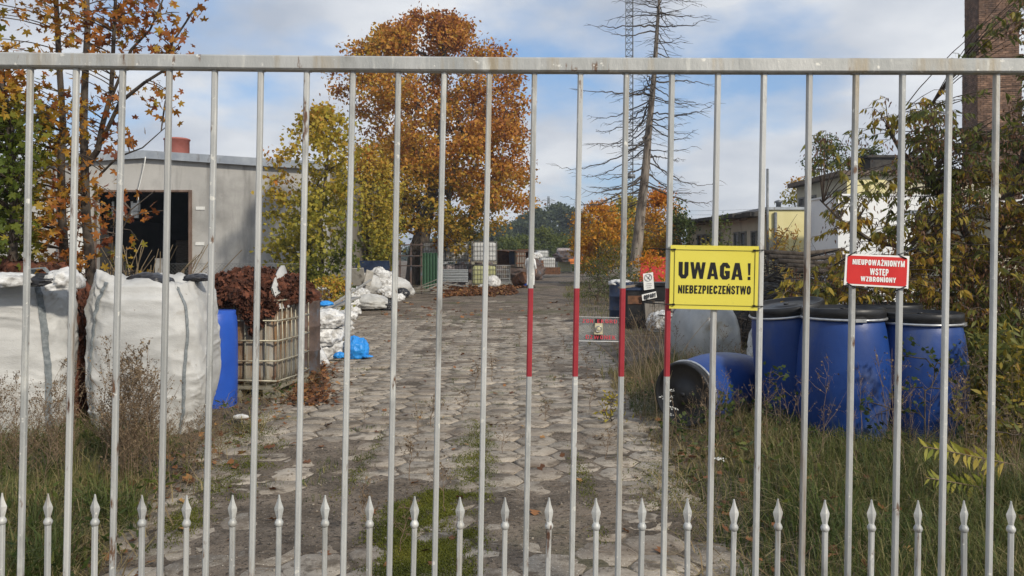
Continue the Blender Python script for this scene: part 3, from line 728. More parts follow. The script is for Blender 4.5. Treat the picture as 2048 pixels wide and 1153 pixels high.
# ---------------------------------------------------------------- masts, pylons and wires far behind
def lattice(name, base, h, wb, wt, nseg, r, label, cat, arms=(), sides=4, mats='mast', group=None, plates=()):
    t = empty(name, base, .35, label, cat, group)
    A, B = [], []
    def ring(k):
        f = k / nseg; w = wb + (wt - wb) * f
        return [Vector((w * math.cos(2 * math.pi * i / sides + .6), w * math.sin(2 * math.pi * i / sides + .6), h * f)) for i in range(sides)]
    rings = [ring(k) for k in range(nseg + 1)]
    for k in range(nseg):
        for i in range(sides):
            A.append(rings[k][i]); B.append(rings[k + 1][i])
    V, Fq = frusta(A, B, r, r, 4); link('leg_frame', np_mesh('leg_frame', V, [Fq], MT[mats]), t)
    A, B = [], []
    for k in range(nseg):
        for i in range(sides):
            j = (i + 1) % sides
            A += [rings[k][i], rings[k][i]]; B += [rings[k][j], rings[k + 1][j]]
    V, Fq = frusta(A, B, r * .6, r * .6, 4); link('bracing', np_mesh('bracing', V, [Fq], MT[mats]), t)
    for (f, wa) in arms:
        m = MB(); z = h * f; m.bar((-wa, 0, z), (wa, 0, z), r * 1.6); m.bar((-wa, 0, z), (0, 0, z + wa * .35), r); m.bar((wa, 0, z), (0, 0, z + wa * .35), r); m.build('cross_arm', MT[mats], t)
    for f in plates:
        m = MB(); m.lathe([(wb * 1.15, 0), (wb * 1.15, .28)], 6, c=(0, 0, h * f)); m.build('collar_band', MT[mats], t)
    return t
c = P(1261, 512, 62); lattice('lattice_mast', (c.x, c.y, 0), Z_(-60, 62), .37, .37, 46, .035, 'thin grey lattice radio mast standing behind the dead tree', 'mast', sides=3, plates=(.32, .69))
c = P(1097, 512, 330); lattice('power_pylon', (c.x, c.y, 0), Z_(393, 330), 2.2, .35, 9, .14, 'lattice power pylon rising over the tallest dark trees', 'pylon', arms=((.80, 4.2), (.93, 3.0)))
c = P(1037, 512, 520); lattice('power_pylon', (c.x, c.y, 0), Z_(430, 520), 2.4, .4, 8, .16, 'smaller and farther lattice pylon left of the dark trees', 'pylon', arms=((.78, 4.6), (.92, 3.2)))
for i, (ya, yb) in enumerate(((404, 398), (412, 407), (419, 415))):
    m = MB(); p0, p1, p2 = P(1097, ya, 330), P(1420, yb + 6, 300), P(1900, yb - 22, 260)
    pts = []
    for k in range(25):
        f = k / 24; q = p0.lerp(p2, f); q.z -= 4 * f * (1 - f) * 5.5; pts.append(q)
    m.tube(pts, .05, 4); tag(m.build('power_line', MT['mast']), 'thin power line crossing the low sky right of the pylon', 'cable', 'power lines from the pylon')
# ---------------------------------------------------------------- trees
def grow(trunk, targets, rng, step=.35, up=.25, jit=.10, r_tip=.006, r_base=None, power=2.3):
    """skeleton: trunk is a polyline; every target is joined to the nearest point already grown.
    returns edges A,B,RA,RB and the list of tip positions"""
    pos = [np.array(p, float) for p in trunk]; par = [-1] + list(range(len(trunk) - 1))
    targets = [np.array(t, float) for t in targets]
    tr = np.array(trunk)
    d0 = [np.min(np.linalg.norm(tr - t, axis=1)) for t in targets]
    arr = np.zeros((len(trunk) + 60000, 3)); arr[:len(trunk)] = tr; n = len(trunk)
    tips = []
    for ti in np.argsort(d0):
        t = targets[ti]
        dv = arr[:n] - t
        dist = np.linalg.norm(dv, axis=1)
        cost = dist + np.maximum(dv[:, 2] + up * dist, 0) * 1.6
        k = int(np.argmin(cost)); p0 = arr[k].copy()
        L = dist[k]; m = max(2, int(L / step))
        pd = p0 - arr[par[k]] if par[k] >= 0 else np.array([0, 0, 1.])
        pd = pd / (np.linalg.norm(pd) + 1e-9)
        c1 = p0 + (pd * .5 + np.array([0, 0, .25])) * L * .45
        last = k
        for q in range(1, m + 1):
            f = q / m
            p = (1 - f) ** 2 * p0 + 2 * f * (1 - f) * c1 + f * f * t
            if q < m: p = p + rng.normal(size=3) * jit * step
            arr[n] = p; par.append(last); last = n; n += 1
        tips.append(last)
    kids = np.zeros(n); acc = np.zeros(n)
    for i in range(n - 1, -1, -1):
        if acc[i] == 0: acc[i] = r_tip ** power
        if par[i] >= 0: acc[par[i]] += acc[i]
    r = acc ** (1 / power)
    if r_base: 
        ex = math.log(r_base / r_tip) / math.log(r[0] / r_tip); r = r_tip * (r / r_tip) ** ex
    e = np.array([(par[i], i) for i in range(1, n)])
    if r_base: r[:len(trunk)] = np.maximum(r[:len(trunk)], r_base * np.linspace(1, .22, len(trunk)))
    ra = np.minimum(r[e[:, 0]], r[e[:, 1]] * 1.6)
    return arr[e[:, 0]], arr[e[:, 1]], ra, r[e[:, 1]], arr[np.array(tips)], arr[:n]

def wood(parent, A, B, RA, RB, m, split=.03, n=6):
    big = np.maximum(RA, RB) > split
    for nm, s, k in (('trunk', big, n + 3), ('branches', ~big, 4)):
        if s.any():
            V, Fq = frusta(A[s], B[s] + (B[s] - A[s]) * .04, RA[s], RB[s], k)
            link('trunk' if nm == 'trunk' else 'branch_work', np_mesh(nm, V, [Fq], MT[m], smooth=True), parent)

def ellipsoid_pts(n, c, r, rng, hollow=.35, nz=1.0, thr=-.15, seed=1):
    out = []
    c, r = np.array(c), np.array(r)
    while len(out) < n:
        q = rng.normal(size=3); q /= np.linalg.norm(q); q *= rng.uniform(hollow, 1.0) ** .6
        p = c + q * r
        if vn(p[0] / nz, p[1] / nz, p[2] / nz, seed) > thr: out.append(p)
    return out

def crown_leaves(tips, per, spread, size, rng, tv=QUAD_V, tf=QUAD_F, tonef=None, squash=.7):
    C = np.repeat(tips, per, 0) + rng.normal(size=(len(tips) * per, 3)) * np.array([spread, spread, spread * squash])
    S = rng.uniform(.65, 1.25, len(C)) * size
    T = np.clip(tonef(C, rng), 0, 1)
    return scatter(C, rot_rand(len(C), rng), S, tv, tf, T), C, S, T

def make_tree(name, base, trunk, targets, leaf, label, cat='tree', per=60, spread=.35, size=.12, r_base=.2, tonef=None, seed=1, bark='bark', step=.35, tv=QUAD_V, tf=QUAD_F, group=None, r_tip=.006, squash=.7, up=.25, split=.03):
    rng = np.random.default_rng(seed)
    t = empty(name, (0, 0, 0), 0, label, cat, group)
    A, B, RA, RB, tips, allp = grow(trunk, targets, rng, step=step, r_base=r_base, r_tip=r_tip, up=up)
    wood(t, A, B, RA, RB, bark, split)
    if per:
        (V, Fc, T), C, S, T0 = crown_leaves(tips, per, spread, size, rng, tv, tf, tonef, squash)
        link('crown', np_mesh('crown', V, [Fc], MT[leaf], tone=T), t)
    # move the origin to the foot of the trunk
    b = Vector(trunk[0]); 
    t.location = b
    for c in t.children: c.location = -b
    return t

# the large orange maple in the middle
def build_big_maple():
    D = 42.0; rng = np.random.default_rng(21)
    base = P(828, 512, D); base.z = -.1
    tr = [base] + [Vector(P(a, b, D + dd)) for a, b, dd in ((832, 545, 0), (836, 505, 0), (846, 465, .1), (856, 420, .1), (868, 370, .2), (878, 310, .2), (886, 240, .2), (890, 170, .2), (888, 100, .1))]
    tg = []
    # silhouette rows: photo row -> left and right edge of the crown
    rows = [(28, 838, 880), (50, 800, 930), (75, 740, 950), (100, 690, 1010), (140, 665, 1050), (190, 655, 1075), (240, 690, 1090), (300, 690, 1085), (350, 700, 1070), (400, 690, 1060), (440, 690, 1030), (475, 715, 985), (500, 760, 950)]
    ry = [r[0] for r in rows]; rl = [r[1] for r in rows]; rr = [r[2] for r in rows]
    while len(tg) < 620:
        py = rng.uniform(28, 505); sw = 1 + .05 * math.sin(py * .085 + 1) + .04 * math.sin(py * .21); a, b = np.interp(py, ry, rl), np.interp(py, ry, rr); a, b = (a + b) / 2 - (b - a) / 2 * sw, (a + b) / 2 + (b - a) / 2 * (2 - sw) * (1 + .05 * math.sin(py * .13))
        c, w = (a + b) / 2, (b - a) / 2
        q = rng.uniform(-1, 1); dq = rng.uniform(-1, 1)
        if q * q + dq * dq > 1: continue
        if q * q + dq * dq < .18 and rng.random() < .5: continue
        if rng.random() > np.interp(py, [28, 90, 160, 300, 420, 505], [.75, .8, .9, 1, .9, .5]): continue
        p = P(c + q * w * .96, py, D); pxx = c + q * w
        if py > 455 and 790 < pxx < 880: continue
        dep = w * D / F * dq * .95
        p = Vector((p.x * (D + dep) / D, D + dep, EYE + (p.z - EYE) * (D + dep) / D))
        if vn(p.x / 1.5, p.y / 1.5, p.z / 1.1, 5) < -.12: continue
        tg.append(p)
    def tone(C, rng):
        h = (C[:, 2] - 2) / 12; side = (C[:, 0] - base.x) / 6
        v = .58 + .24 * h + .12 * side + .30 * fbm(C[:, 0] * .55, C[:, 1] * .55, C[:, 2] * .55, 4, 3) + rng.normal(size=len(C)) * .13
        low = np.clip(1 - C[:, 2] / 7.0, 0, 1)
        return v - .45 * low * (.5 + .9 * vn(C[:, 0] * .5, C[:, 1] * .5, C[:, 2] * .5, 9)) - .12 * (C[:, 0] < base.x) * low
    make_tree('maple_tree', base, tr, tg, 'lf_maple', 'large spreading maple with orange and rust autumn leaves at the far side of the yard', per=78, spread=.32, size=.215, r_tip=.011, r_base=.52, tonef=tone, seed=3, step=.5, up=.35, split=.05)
build_big_maple()

# the slender yellow-green maple at the corner of the hall
def build_yellow_maple():
    D = 22.0; rng = np.random.default_rng(5)
    base = P(640, 512, D); base.z = 0
    tr = [base] + [P(a, b, D) for a, b in ((642, 560), (645, 500), (640, 440), (648, 380), (655, 320), (652, 270), (650, 235))]
    rows = [(222, 640, 668), (250, 570, 700), (290, 542, 705), (340, 532, 712), (400, 536, 718), (450, 530, 718), (500, 534, 712), (545, 555, 702), (590, 585, 680), (615, 600, 665)]
    ry = [r[0] for r in rows]; rl = [r[1] for r in rows]; rr = [r[2] for r in rows]
    tg = []
    while len(tg) < 330:
        py = rng.uniform(222, 612); a, b = np.interp(py, ry, rl), np.interp(py, ry, rr); c, w = (a + b) / 2, (b - a) / 2
        q, dq = rng.uniform(-1, 1), rng.uniform(-1, 1)
        if q * q + dq * dq > 1: continue
        p = P(c + q * w, py, D + w * D / F * dq)
        if vn(p.x / .5, p.y / .5, p.z / .45, 8) < -.14 + (.14 if py < 320 or q < -.5 else 0): continue
        tg.append(p)
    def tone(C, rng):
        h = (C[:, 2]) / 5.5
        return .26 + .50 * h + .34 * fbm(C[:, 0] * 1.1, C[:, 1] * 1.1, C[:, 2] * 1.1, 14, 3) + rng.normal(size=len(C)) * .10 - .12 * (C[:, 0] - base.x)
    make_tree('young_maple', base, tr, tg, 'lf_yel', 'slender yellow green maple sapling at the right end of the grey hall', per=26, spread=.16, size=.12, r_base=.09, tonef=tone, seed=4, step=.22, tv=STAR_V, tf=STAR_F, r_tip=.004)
    # orange suckers at its foot
    base = P(662, 512, 20.5); base.z = 0
    tg = [P(rng.uniform(635, 690), rng.uniform(555, 618), 20.5 + rng.uniform(-.3, .3)) for _ in range(46)]
    make_tree('maple_seedling', base, [base, base + Vector((0, 0, .3)), base + Vector((0, 0, .7))], tg, 'lf_yel', 'low orange and yellow maple seedling at the foot of the yellow green sapling', 'shrub', per=14, spread=.09, size=.10, r_base=.02, tonef=lambda C, r: .55 + .5 * r.random(len(C)) - .35 * (C[:, 2] < .35), seed=6, step=.15, r_tip=.003)
build_yellow_maple()

# the nearby maple with big red-brown leaves at the left edge
def build_front_maple():
    rng = np.random.default_rng(12)
    t = empty('front_maple', (0, 0, 0), 0, 'nearby maple with large sparse red brown leaves above the white sacks', 'tree')
    D = 8.4
    b0 = P(188, 512, D); b0.z = 0
    stems = [[b0, P(186, 640, D), P(180, 520, D), P(172, 430, D), P(170, 360, D), P(167, 250, D), P(170, 160, D), P(175, 60, D), P(172, -40, D), P(165, -150, D), P(168, -260, D)],
             [P(175, 330, D), P(196, 300, D - .1), P(205, 250, D - .2), P(222, 190, D - .2), P(226, 110, D - .25), P(230, 20, D - .3), P(236, -80, D - .3), P(240, -170, D - .3)],
             [P(200, 290, D - .1), P(240, 205, D - .3), P(290, 165, D - .4), P(330, 140, D - .4), P(345, 85, D - .5), P(382, 30, D - .5), P(398, 12, D - .5)],
             [P(215, 215, D - .2), P(262, 100, D - .35), P(300, 60, D - .4), P(318, 20, D - .5), P(340, -40, D - .5)],
             [P(200, 480, D), P(240, 470, D - .3), P(262, 420, D - .4), P(310, 382, D - .4)] ,
             [P(200, 350, D), P(235, 315, D - .1), P(285, 296, D - .3), P(330, 256, D - .4)]]
    A, B, RA, RB = [], [], [], []
    def chain(pts, r0, r1):
        n = len(pts) - 1
        for i in range(n):
            A.append(pts[i]); B.append(pts[i + 1]); RA.append(r0 + (r1 - r0) * i / n); RB.append(r0 + (r1 - r0) * (i + 1) / n)
    chain(stems[0], .062, .018); chain(stems[1], .035, .010); chain(stems[2], .022, .006); chain(stems[3], .016, .006); chain(stems[4], .01, .004); chain(stems[5], .013, .004)
    s7 = [P(140, 620, 8.9), P(128, 500, 8.9), P(124, 430, 8.9), P(122, 330, 8.9), P(126, 250, 8.9), P(118, 120, 8.9), P(112, 0, 8.9), P(100, -140, 8.9), P(96, -240, 8.9)]
    s7[0].z = 0; chain(s7, .055, .018)
    s8 = [P(20, 560, 8.0), P(28, 420, 8.0), P(20, 250, 8.0), P(-10, 90, 8.0), P(-20, -80, 8.0), P(-30, -220, 8.0)]; s8[0].z = 0; chain(s8, .045, .016)
    V, Fq = frusta(A, B, np.array(RA), np.array(RB), 8); link('trunk', np_mesh('trunk', V, [Fq], MT['bark'], smooth=True), t)
    allst = [p for s in stems + [s7, s8] for p in s]
    dens = []
    for s in stems + [s7, s8]:
        for a, b in zip(s[:-1], s[1:]):
            for f in np.linspace(0, 1, 6, endpoint=False): dens.append(a.lerp(b, f))
    dn = np.array(dens)
    regs = [((-190, 140, -190, 150), 150, 7.6, 9.2), ((110, 300, -190, 130), 130, 7.7, 8.8), ((290, 398, 5, 115), 16, 7.7, 8.2), ((-190, 70, 130, 500), 400, 7.3, 8.9), ((40, 192, 140, 545), 150, 7.8, 9.2),
            ((200, 262, 150, 330), 9, 7.9, 8.4), ((200, 330, 330, 510), 4, 7.9, 8.3), ((320, 345, 170, 230), 5, 7.9, 8.1)]
    tips = []
    for (x0, x1, y0, y1), n, d0, d1 in regs:
        for _ in range(n): 
            q = P(rng.uniform(x0, x1), rng.uniform(y0, y1), rng.uniform(d0, d1))
            if vn(q.x / .45, q.y / .45, q.z / .45, 3) > -.30 or n < 20: tips.append(q)
    A, B, R0, R1, C = [], [], [], [], []
    for q in tips:
        k = np.argmin(np.linalg.norm(dn - np.array(q), axis=1) + np.maximum(dn[:, 2] - q.z + .1, 0)); p = Vector(dn[k])
        c = p.lerp(q, .5) + Vector((0, 0, .12 * (q - p).length))
        prev = p
        for f in (.25, .5, .75, 1.0):
            x = p * (1 - f) ** 2 + c * 2 * f * (1 - f) + q * f * f
            A.append(prev); B.append(x); R0.append(.007 - .004 * (f - .25)); R1.append(.007 - .004 * f); prev = x
            if f > .4:
                for _ in range(rng.integers(1, 5)): C.append(x + Vector(rng.normal(size=3) * .09))
    V, Fq = frusta(A, B, np.array(R0), np.array(R1), 4); link('branch_work', np_mesh('branch_work', V, [Fq], MT['twig']), t)
    C = np.array(C); n = len(C)
    px = 1024 + C[:, 0] / C[:, 1] * F; py = HY - (C[:, 2] - EYE) / C[:, 1] * F
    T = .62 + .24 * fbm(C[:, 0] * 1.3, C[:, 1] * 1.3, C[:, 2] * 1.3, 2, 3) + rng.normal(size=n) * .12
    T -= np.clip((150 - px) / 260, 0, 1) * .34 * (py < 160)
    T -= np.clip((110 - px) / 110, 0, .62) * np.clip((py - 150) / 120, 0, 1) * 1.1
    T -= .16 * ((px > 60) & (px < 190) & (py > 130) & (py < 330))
    T = np.clip(T, 0, 1)
    R = rot_rand(n, rng); S = rng.uniform(.075, .135, n)
    inframe = (px > -20) & (px < 2070) & (py > -20) & (py < 575)
    order = np.argsort(np.where(inframe, 0, 10) - S / C[:, 1])
    singles = order[:300]; rest = order[300:]
    V, Fc, TT = scatter(C[rest], R[rest], S[rest], MAPLE_V, MAPLE_F, T[rest])
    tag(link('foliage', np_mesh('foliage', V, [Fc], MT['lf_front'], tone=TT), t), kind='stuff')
    mv = np.array(MAPLE_V)
    meshes = []
    for k in range(10):
        v = mv.copy(); rr = random.Random(k); v[:, 2] += rr.uniform(-.25, .35) * v[:, 0] ** 2 + rr.uniform(-.3, .3) * v[:, 1] ** 2; v[:, 0] *= rr.uniform(.8, 1.1)
        meshes.append(np_mesh('leaf', v, [np.array(MAPLE_F)], MT['lf_front'], tone=np.full(len(MAPLE_F), (k + .5) / 10)))
    for i in singles:
        o = link('leaf', meshes[min(9, int(T[i] * 10))], t)
        M = Matrix([list(R[i][r]) + [0] for r in range(3)] + [[0, 0, 0, 1]]); o.matrix_basis = Matrix.Translation(C[i]) @ M @ Matrix.Scale(S[i], 4)
    b = Vector((b0.x, b0.y, 0)); t.location = b
    for c in t.children: c.location = Vector(c.location) - b
build_front_maple()

# dead spruce
def build_dead_spruce():
    D = 28.0; rng = np.random.default_rng(9)
    path = [(1262, 606), (1265, 570), (1270, 530), (1276, 480), (1281, 430), (1287, 380), (1293, 320), (1297, 265), (1302, 215), (1307, 165), (1311, 110), (1315, 50), (1319, -10), (1322, -70), (1324, -120)]
    pts = [P(a, b, D) for a, b in path]
    t = empty('dead_spruce', (pts[0].x, D, 0), 0, 'leaning dead spruce with bare grey trunk and whorls of broken branches', 'tree')
    rad = [.235, .22, .205, .19, .175, .16, .14, .122, .108, .094, .08, .064, .045, .026, .012]
    pts[0].z = -.1
    m = MB(); m.tube(pts, rad, 12); o = m.build('trunk', MT['dead_bark'], t); put0(o)
    A, B, R0, R1 = [], [], [], []
    pz = [p.z for p in pts]
    def at(z): 
        return Vector((np.interp(z, pz, [p.x for p in pts]), D, z))
    z = 2.6
    ztop = pts[-1].z
    while z < ztop - .3:
        f = (z - 2.6) / (ztop - 2.6)
        Lmax = np.interp(f, [0, .15, .38, .6, .8, 1], [1.5, 2.8, 3.2, 2.7, 2.2, .4])
        nb = rng.integers(3, 6)
        a0 = rng.uniform(0, 6.28)
        for k in range(nb):
            an = a0 + k * 2 * math.pi / nb + rng.normal() * .55
            L = Lmax * rng.choice([rng.uniform(.06, .22), rng.uniform(.35, .8), rng.uniform(.7, 1.12)]) * (1.0 if f > .12 else rng.uniform(.15, .9))
            p = at(z + rng.normal() * .10); n = max(5, int(L / .16)); h = Vector((math.cos(an), math.sin(an), 0)); r = .008 + .010 * L * rng.uniform(.6, 1)
            prev = p; droop = (rng.uniform(-.1, .6) if f < .5 else rng.uniform(-.15, .5)) if f < .72 else rng.uniform(-.4, .2)
            for q in range(1, n + 1):
                g = q / n
                x = p + h * (L * g) + Vector((0, 0, -droop * L * g * (1.25 - .75 * g * g))) + Vector(rng.normal(size=3) * .022)
                A.append(prev); B.append(x); R0.append(r * (1 - .85 * (g - 1 / n))); R1.append(r * (1 - .85 * g))
                if g > .2 and rng.random() < .75:
                    s = h.cross(Vector((0, 0, 1))) * rng.choice([-1, 1]); tl = rng.uniform(.12, .75) * (1.15 - .6 * g)
                    d = (h * .9 + s * rng.uniform(.3, 1) + Vector((0, 0, rng.uniform(-.55, .15)))).normalized()
                    mid = x + d * tl * .5 + Vector(rng.normal(size=3) * .02); e = x + d * tl + Vector((0, 0, -.05 * tl))
                    A.extend([x, mid]); B.extend([mid, e]); R0.extend([.008, .006]); R1.extend([.006, .003])
                prev = x
        z += rng.choice([rng.uniform(.08, .2), rng.uniform(.18, .40)])
    V, Fq = frusta(A, B, np.array(R0), np.array(R1), 4); put0(link('branch_work', np_mesh('branch_work', V, [Fq], MT['dead_twig']), t))
    for o in t.children: o.matrix_basis = Matrix.Translation(-t.location)
build_dead_spruce()

def simple_tree(name, pxc, D, top, wpx, leaf, label, tone, n=160, per=45, size=.2, spread=.4, seed=1, cat='tree', low=.18, rb=.12, shape=1.0, group=None, hollow=.3, tip=.006, zb=0.0, rows=None, thr=-.2):
    rng = np.random.default_rng(seed)
    b = P(pxc, 512, D); b.z = zb
    zt = Z_(top, D); H = zt - zb; w = wpx * D / F / 2
    tr = [b + Vector((rng.normal() * .02 * H, 0, f * H * .85)) for f in (0, .2, .4, .6, .8, 1)]
    tr[0] = b
    tg = []
    while len(tg) < n:
        f = rng.uniform(low, 1.0)
        ww = w * np.interp(f, [low, low + .2, .5, .75, .92, 1], [.6, .95, 1, .8 * shape + .2, .45, .1])
        a = rng.uniform(0, 6.283); rr = ww * math.sqrt(rng.uniform(hollow ** 2, 1))
        p = b + Vector((math.cos(a) * rr, math.sin(a) * rr, f * H))
        if vn(p.x / (w * .45), p.y / (w * .45), p.z / (w * .4), seed) > thr: tg.append(p)
    return make_tree(name, b, tr, tg, leaf, label, cat, per=per, spread=spread, size=size, r_base=rb, tonef=lambda C, r: tone((C[:, 2] - zb) / H, C, r), seed=seed, step=max(.3, H / 14), group=group, r_tip=tip)

def tn(a, b, k=.25, s=1.0):
    return lambda h, C, r: a + (b - a) * h + k * fbm(C[:, 0] * s, C[:, 1] * s, C[:, 2] * s, 7, 3) + r.normal(size=len(C)) * .10
simple_tree('orange_maple', 1196, 44, 402, 96, 'lf_orange', 'small bright orange maple left of the dead spruce', tn(.42, .82), n=170, per=40, size=.17, spread=.24, seed=31, rb=.09)
simple_tree('orange_maple', 1318, 38, 388, 90, 'lf_orange', 'small bright orange maple right of the dead spruce behind the yellow sign', tn(.32, .82), n=170, per=44, size=.15, spread=.22, seed=32, rb=.09)
simple_tree('olive_maple', 738, 31, 300, 120, 'lf_yel', 'olive and yellow young maple between the hall wall and the large orange maple', tn(.28, .80), n=130, per=38, size=.16, spread=.22, seed=36, rb=.09, low=.22)
simple_tree('olive_maple', 762, 34, 405, 60, 'lf_yel', 'low green and yellow maple bush below the left side of the large orange maple', tn(.2, .75), n=110, per=40, size=.16, spread=.22, seed=37, rb=.06, low=.25)
simple_tree('poplar_sapling', 1362, 34, 405, 42, 'lf_green', 'narrow green sapling at the left end of the long low shed', tn(.3, .55), n=70, per=26, size=.14, spread=.17, seed=33, rb=.05)
simple_tree('birch_tree', 1248, 56, 400, 92, 'lf_yel', 'yellow green tree behind the dead spruce and lattice mast', tn(.3, .62), n=120, per=40, size=.24, spread=.36, seed=34, rb=.1)
for i, (px_, d, top, w, sd, lab) in enumerate(((1072, 165, 428, 60, 41, 'dark bluish green tree at the left of the far tall grove'), (1112, 172, 416, 92, 42, 'tallest dark rounded tree of the far grove under the pylon'), (1146, 168, 425, 62, 43, 'dark rounded tree at the right of the far tall grove'),
        (1052, 195, 436, 50, 48, 'grey green tree behind the left side of the far grove'))):
    simple_tree('grove_tree', px_, d, top, w, 'lf_far', lab, tn(.25, .55, .3, .25), n=85, per=95, size=.75, spread=.80, seed=sd, rb=.4, low=.1, hollow=.55, tip=.03, shape=1.15, thr=-.12)
for i, (px_, d, top, w, sd) in enumerate(((1000, 150, 456, 60, 51), (1028, 170, 452, 52, 52), (978, 160, 462, 50, 53), (940, 150, 468, 60, 54), (1185, 150, 452, 60, 55), (1240, 170, 446, 80, 56), (1310, 170, 452, 80, 57), (900, 150, 466, 70, 58))):
    simple_tree('distant_tree', px_, d, top, w, 'lf_far', 'low hazy green tree in the line behind the yard', tn(.35, .65, .3, .3), n=90, per=60, size=.55, spread=.85, seed=sd, rb=.25, low=.05, hollow=.2, tip=.03, group='hazy trees behind the yard', shape=1.2)
for px_, d, top, w, sd, lab in ((1084, 88, 464, 60, 61, 'rounded light green bush behind the far stack of tanks'), (1122, 95, 476, 34, 62, 'small light green bush right of the rounded one'), (1050, 84, 478, 44, 63, 'green bush behind the rusty drum stack'), (1012, 78, 482, 50, 64, 'olive bush beside the tall stacked white tanks'), (1148, 80, 482, 40, 65, 'bush below the left orange maple')):
    simple_tree('green_bush', px_, d, top, w, 'lf_green', lab, tn(.45, .8, .3, .5), n=80, per=46, size=.30, spread=.40, seed=sd, rb=.08, low=.02, hollow=.2, cat='bush', tip=.012, shape=1.2)
# low wood closing the horizon, too far to count
def build_far_wood():
    rng = np.random.default_rng(77); N = 26000
    x = rng.uniform(-420, 420, N); y = rng.uniform(235, 300, N)
    h = 5.0 + 4.5 * fbm(x / 22, y / 30, 0, 5, 3) + 2.5 * vn(x / 6, 0, 0, 6)
    z = rng.uniform(0, 1, N) ** .7 * np.maximum(h, 1.5)
    C = np.stack([x, y, z], 1)
    V, Fc, T = scatter(C, rot_rand(N, rng), rng.uniform(1.2, 2.6, N), QUAD_V, QUAD_F, np.clip(.35 + .3 * fbm(x / 14, y / 14, z / 8, 3, 3) + rng.normal(size=N) * .08, 0, 1))
    tag(link('far_wood', np_mesh('far_wood', V, [Fc], MT['lf_far'], tone=T)), 'low far wood closing the horizon', 'wood', kind='stuff')
build_far_wood()

# weeds and saplings on and around the right-hand roofs
def spray(name, px_, py_, D, w, h, leaf, label, tone, n=40, per=20, size=.1, spread=.12, seed=1, cat='shrub', rb=.02, group=None, tv=QUAD_V, tf=QUAD_F, squash=.7, zb=None):
    rng = np.random.default_rng(seed); b = P(px_, py_, D)
    if zb is not None: b.z = zb
    tr = [b, b + Vector((0, 0, h * .3)), b + Vector((0, 0, h * .6))]; tg = []
    while len(tg) < n:
        f = rng.uniform(.15, 1); a = rng.uniform(0, 6.28); r = w / 2 * math.sqrt(rng.random()) * (1 - .5 * f + .3 * (f < .5))
        tg.append(b + Vector((math.cos(a) * r, math.sin(a) * r, h * f)))
    return make_tree(name, b, tr, tg, leaf, label, cat, per=per, spread=spread, size=size, r_base=rb, tonef=lambda C, r: tone((C[:, 2] - b.z) / h, C, r), seed=seed, step=.2, r_tip=.004, tv=tv, tf=tf, squash=squash, group=group)
spray('roof_shrub', 1655, 352, 31.5, 1.7, 1.5, 'lf_green', 'grey green shrub growing on the left edge of the brown workshop roof', tn(.3, .55), n=70, per=22, size=.11, spread=.14, seed=71)
spray('roof_shrub', 1738, 338, 31.8, 1.3, .8, 'lf_green', 'small green shrub growing beside the roof light of the workshop', tn(.4, .7), n=40, per=20, size=.11, spread=.13, seed=72)
spray('roof_shrub', 1590, 418, 37, 1.2, 1.3, 'lf_yel', 'thin orange green bush rising behind the yellow block', tn(.3, .9), n=40, per=16, size=.13, spread=.15, seed=73)
spray('yard_sapling', 1440, 512, 27, .9, 3.0, 'lf_green', 'thin leafy sapling in front of the long low shed windows', tn(.4, .75), n=40, per=12, size=.12, spread=.13, seed=74, zb=0)
spray('yard_sapling', 1566, 512, 24, 1.2, 2.4, 'lf_elder', 'brown leaved sapling in front of the pale yellow block', tn(.5, .75), n=44, per=9, size=.16, spread=.13, seed=75, zb=0, tv=LANCE_V, tf=LANCE_F)
spray('yard_sapling', 1415, 512, 29, .8, 2.2, 'lf_yel', 'small yellow green sapling beside the shed wall', tn(.3, .6), n=36, per=14, size=.12, spread=.13, seed=76, zb=0)
spray('yard_sapling', 1300, 512, 24, 1.6, 1.7, 'lf_orange', 'low red and green bush behind the dark bins', tn(.1, .9), n=44, per=18, size=.11, spread=.13, seed=77, zb=0)

# bare twiggy thicket beside the road
def thicket(name, px_, D, w, h, label, seed, n=120, leafy=5, leaf='lf_green', bark='twig', tone=.5):
    rng = np.random.default_rng(seed); b = P(px_, 512, D); b.z = 0
    tg = []
    while len(tg) < n:
        f = rng.uniform(.12, 1); a = rng.uniform(0, 6.28); r = w / 2 * math.sqrt(rng.random()) * math.sqrt(max(0.05, 1 - f * f * .8))
        tg.append(b + Vector((math.cos(a) * r, math.sin(a) * r, h * f)))
    return make_tree(name, b, [b, b + Vector((0, 0, .15)), b + Vector((0.02, 0, .35))], tg, leaf, label, 'bush', per=leafy, spread=.12, size=.05, r_base=.035, tonef=lambda C, r: tone + r.normal(size=len(C)) * .15, seed=seed, step=.14, r_tip=.0045, up=0, bark=bark)
thicket('bare_thicket', 1232, 25, 1.7, 2.0, 'brown leafless thicket between the orange maple and the dark bins', 81, n=260, leafy=6, tone=.45)
thicket('bare_thicket', 1195, 27, 1.3, 1.5, 'lower twiggy bush at the road edge left of the thicket', 82, n=170, leafy=10, tone=.5)
thicket('bare_thicket', 1262, 22, 1.2, 1.2, 'low twiggy bush in front of the dead spruce', 83, n=130, leafy=8, tone=.45)

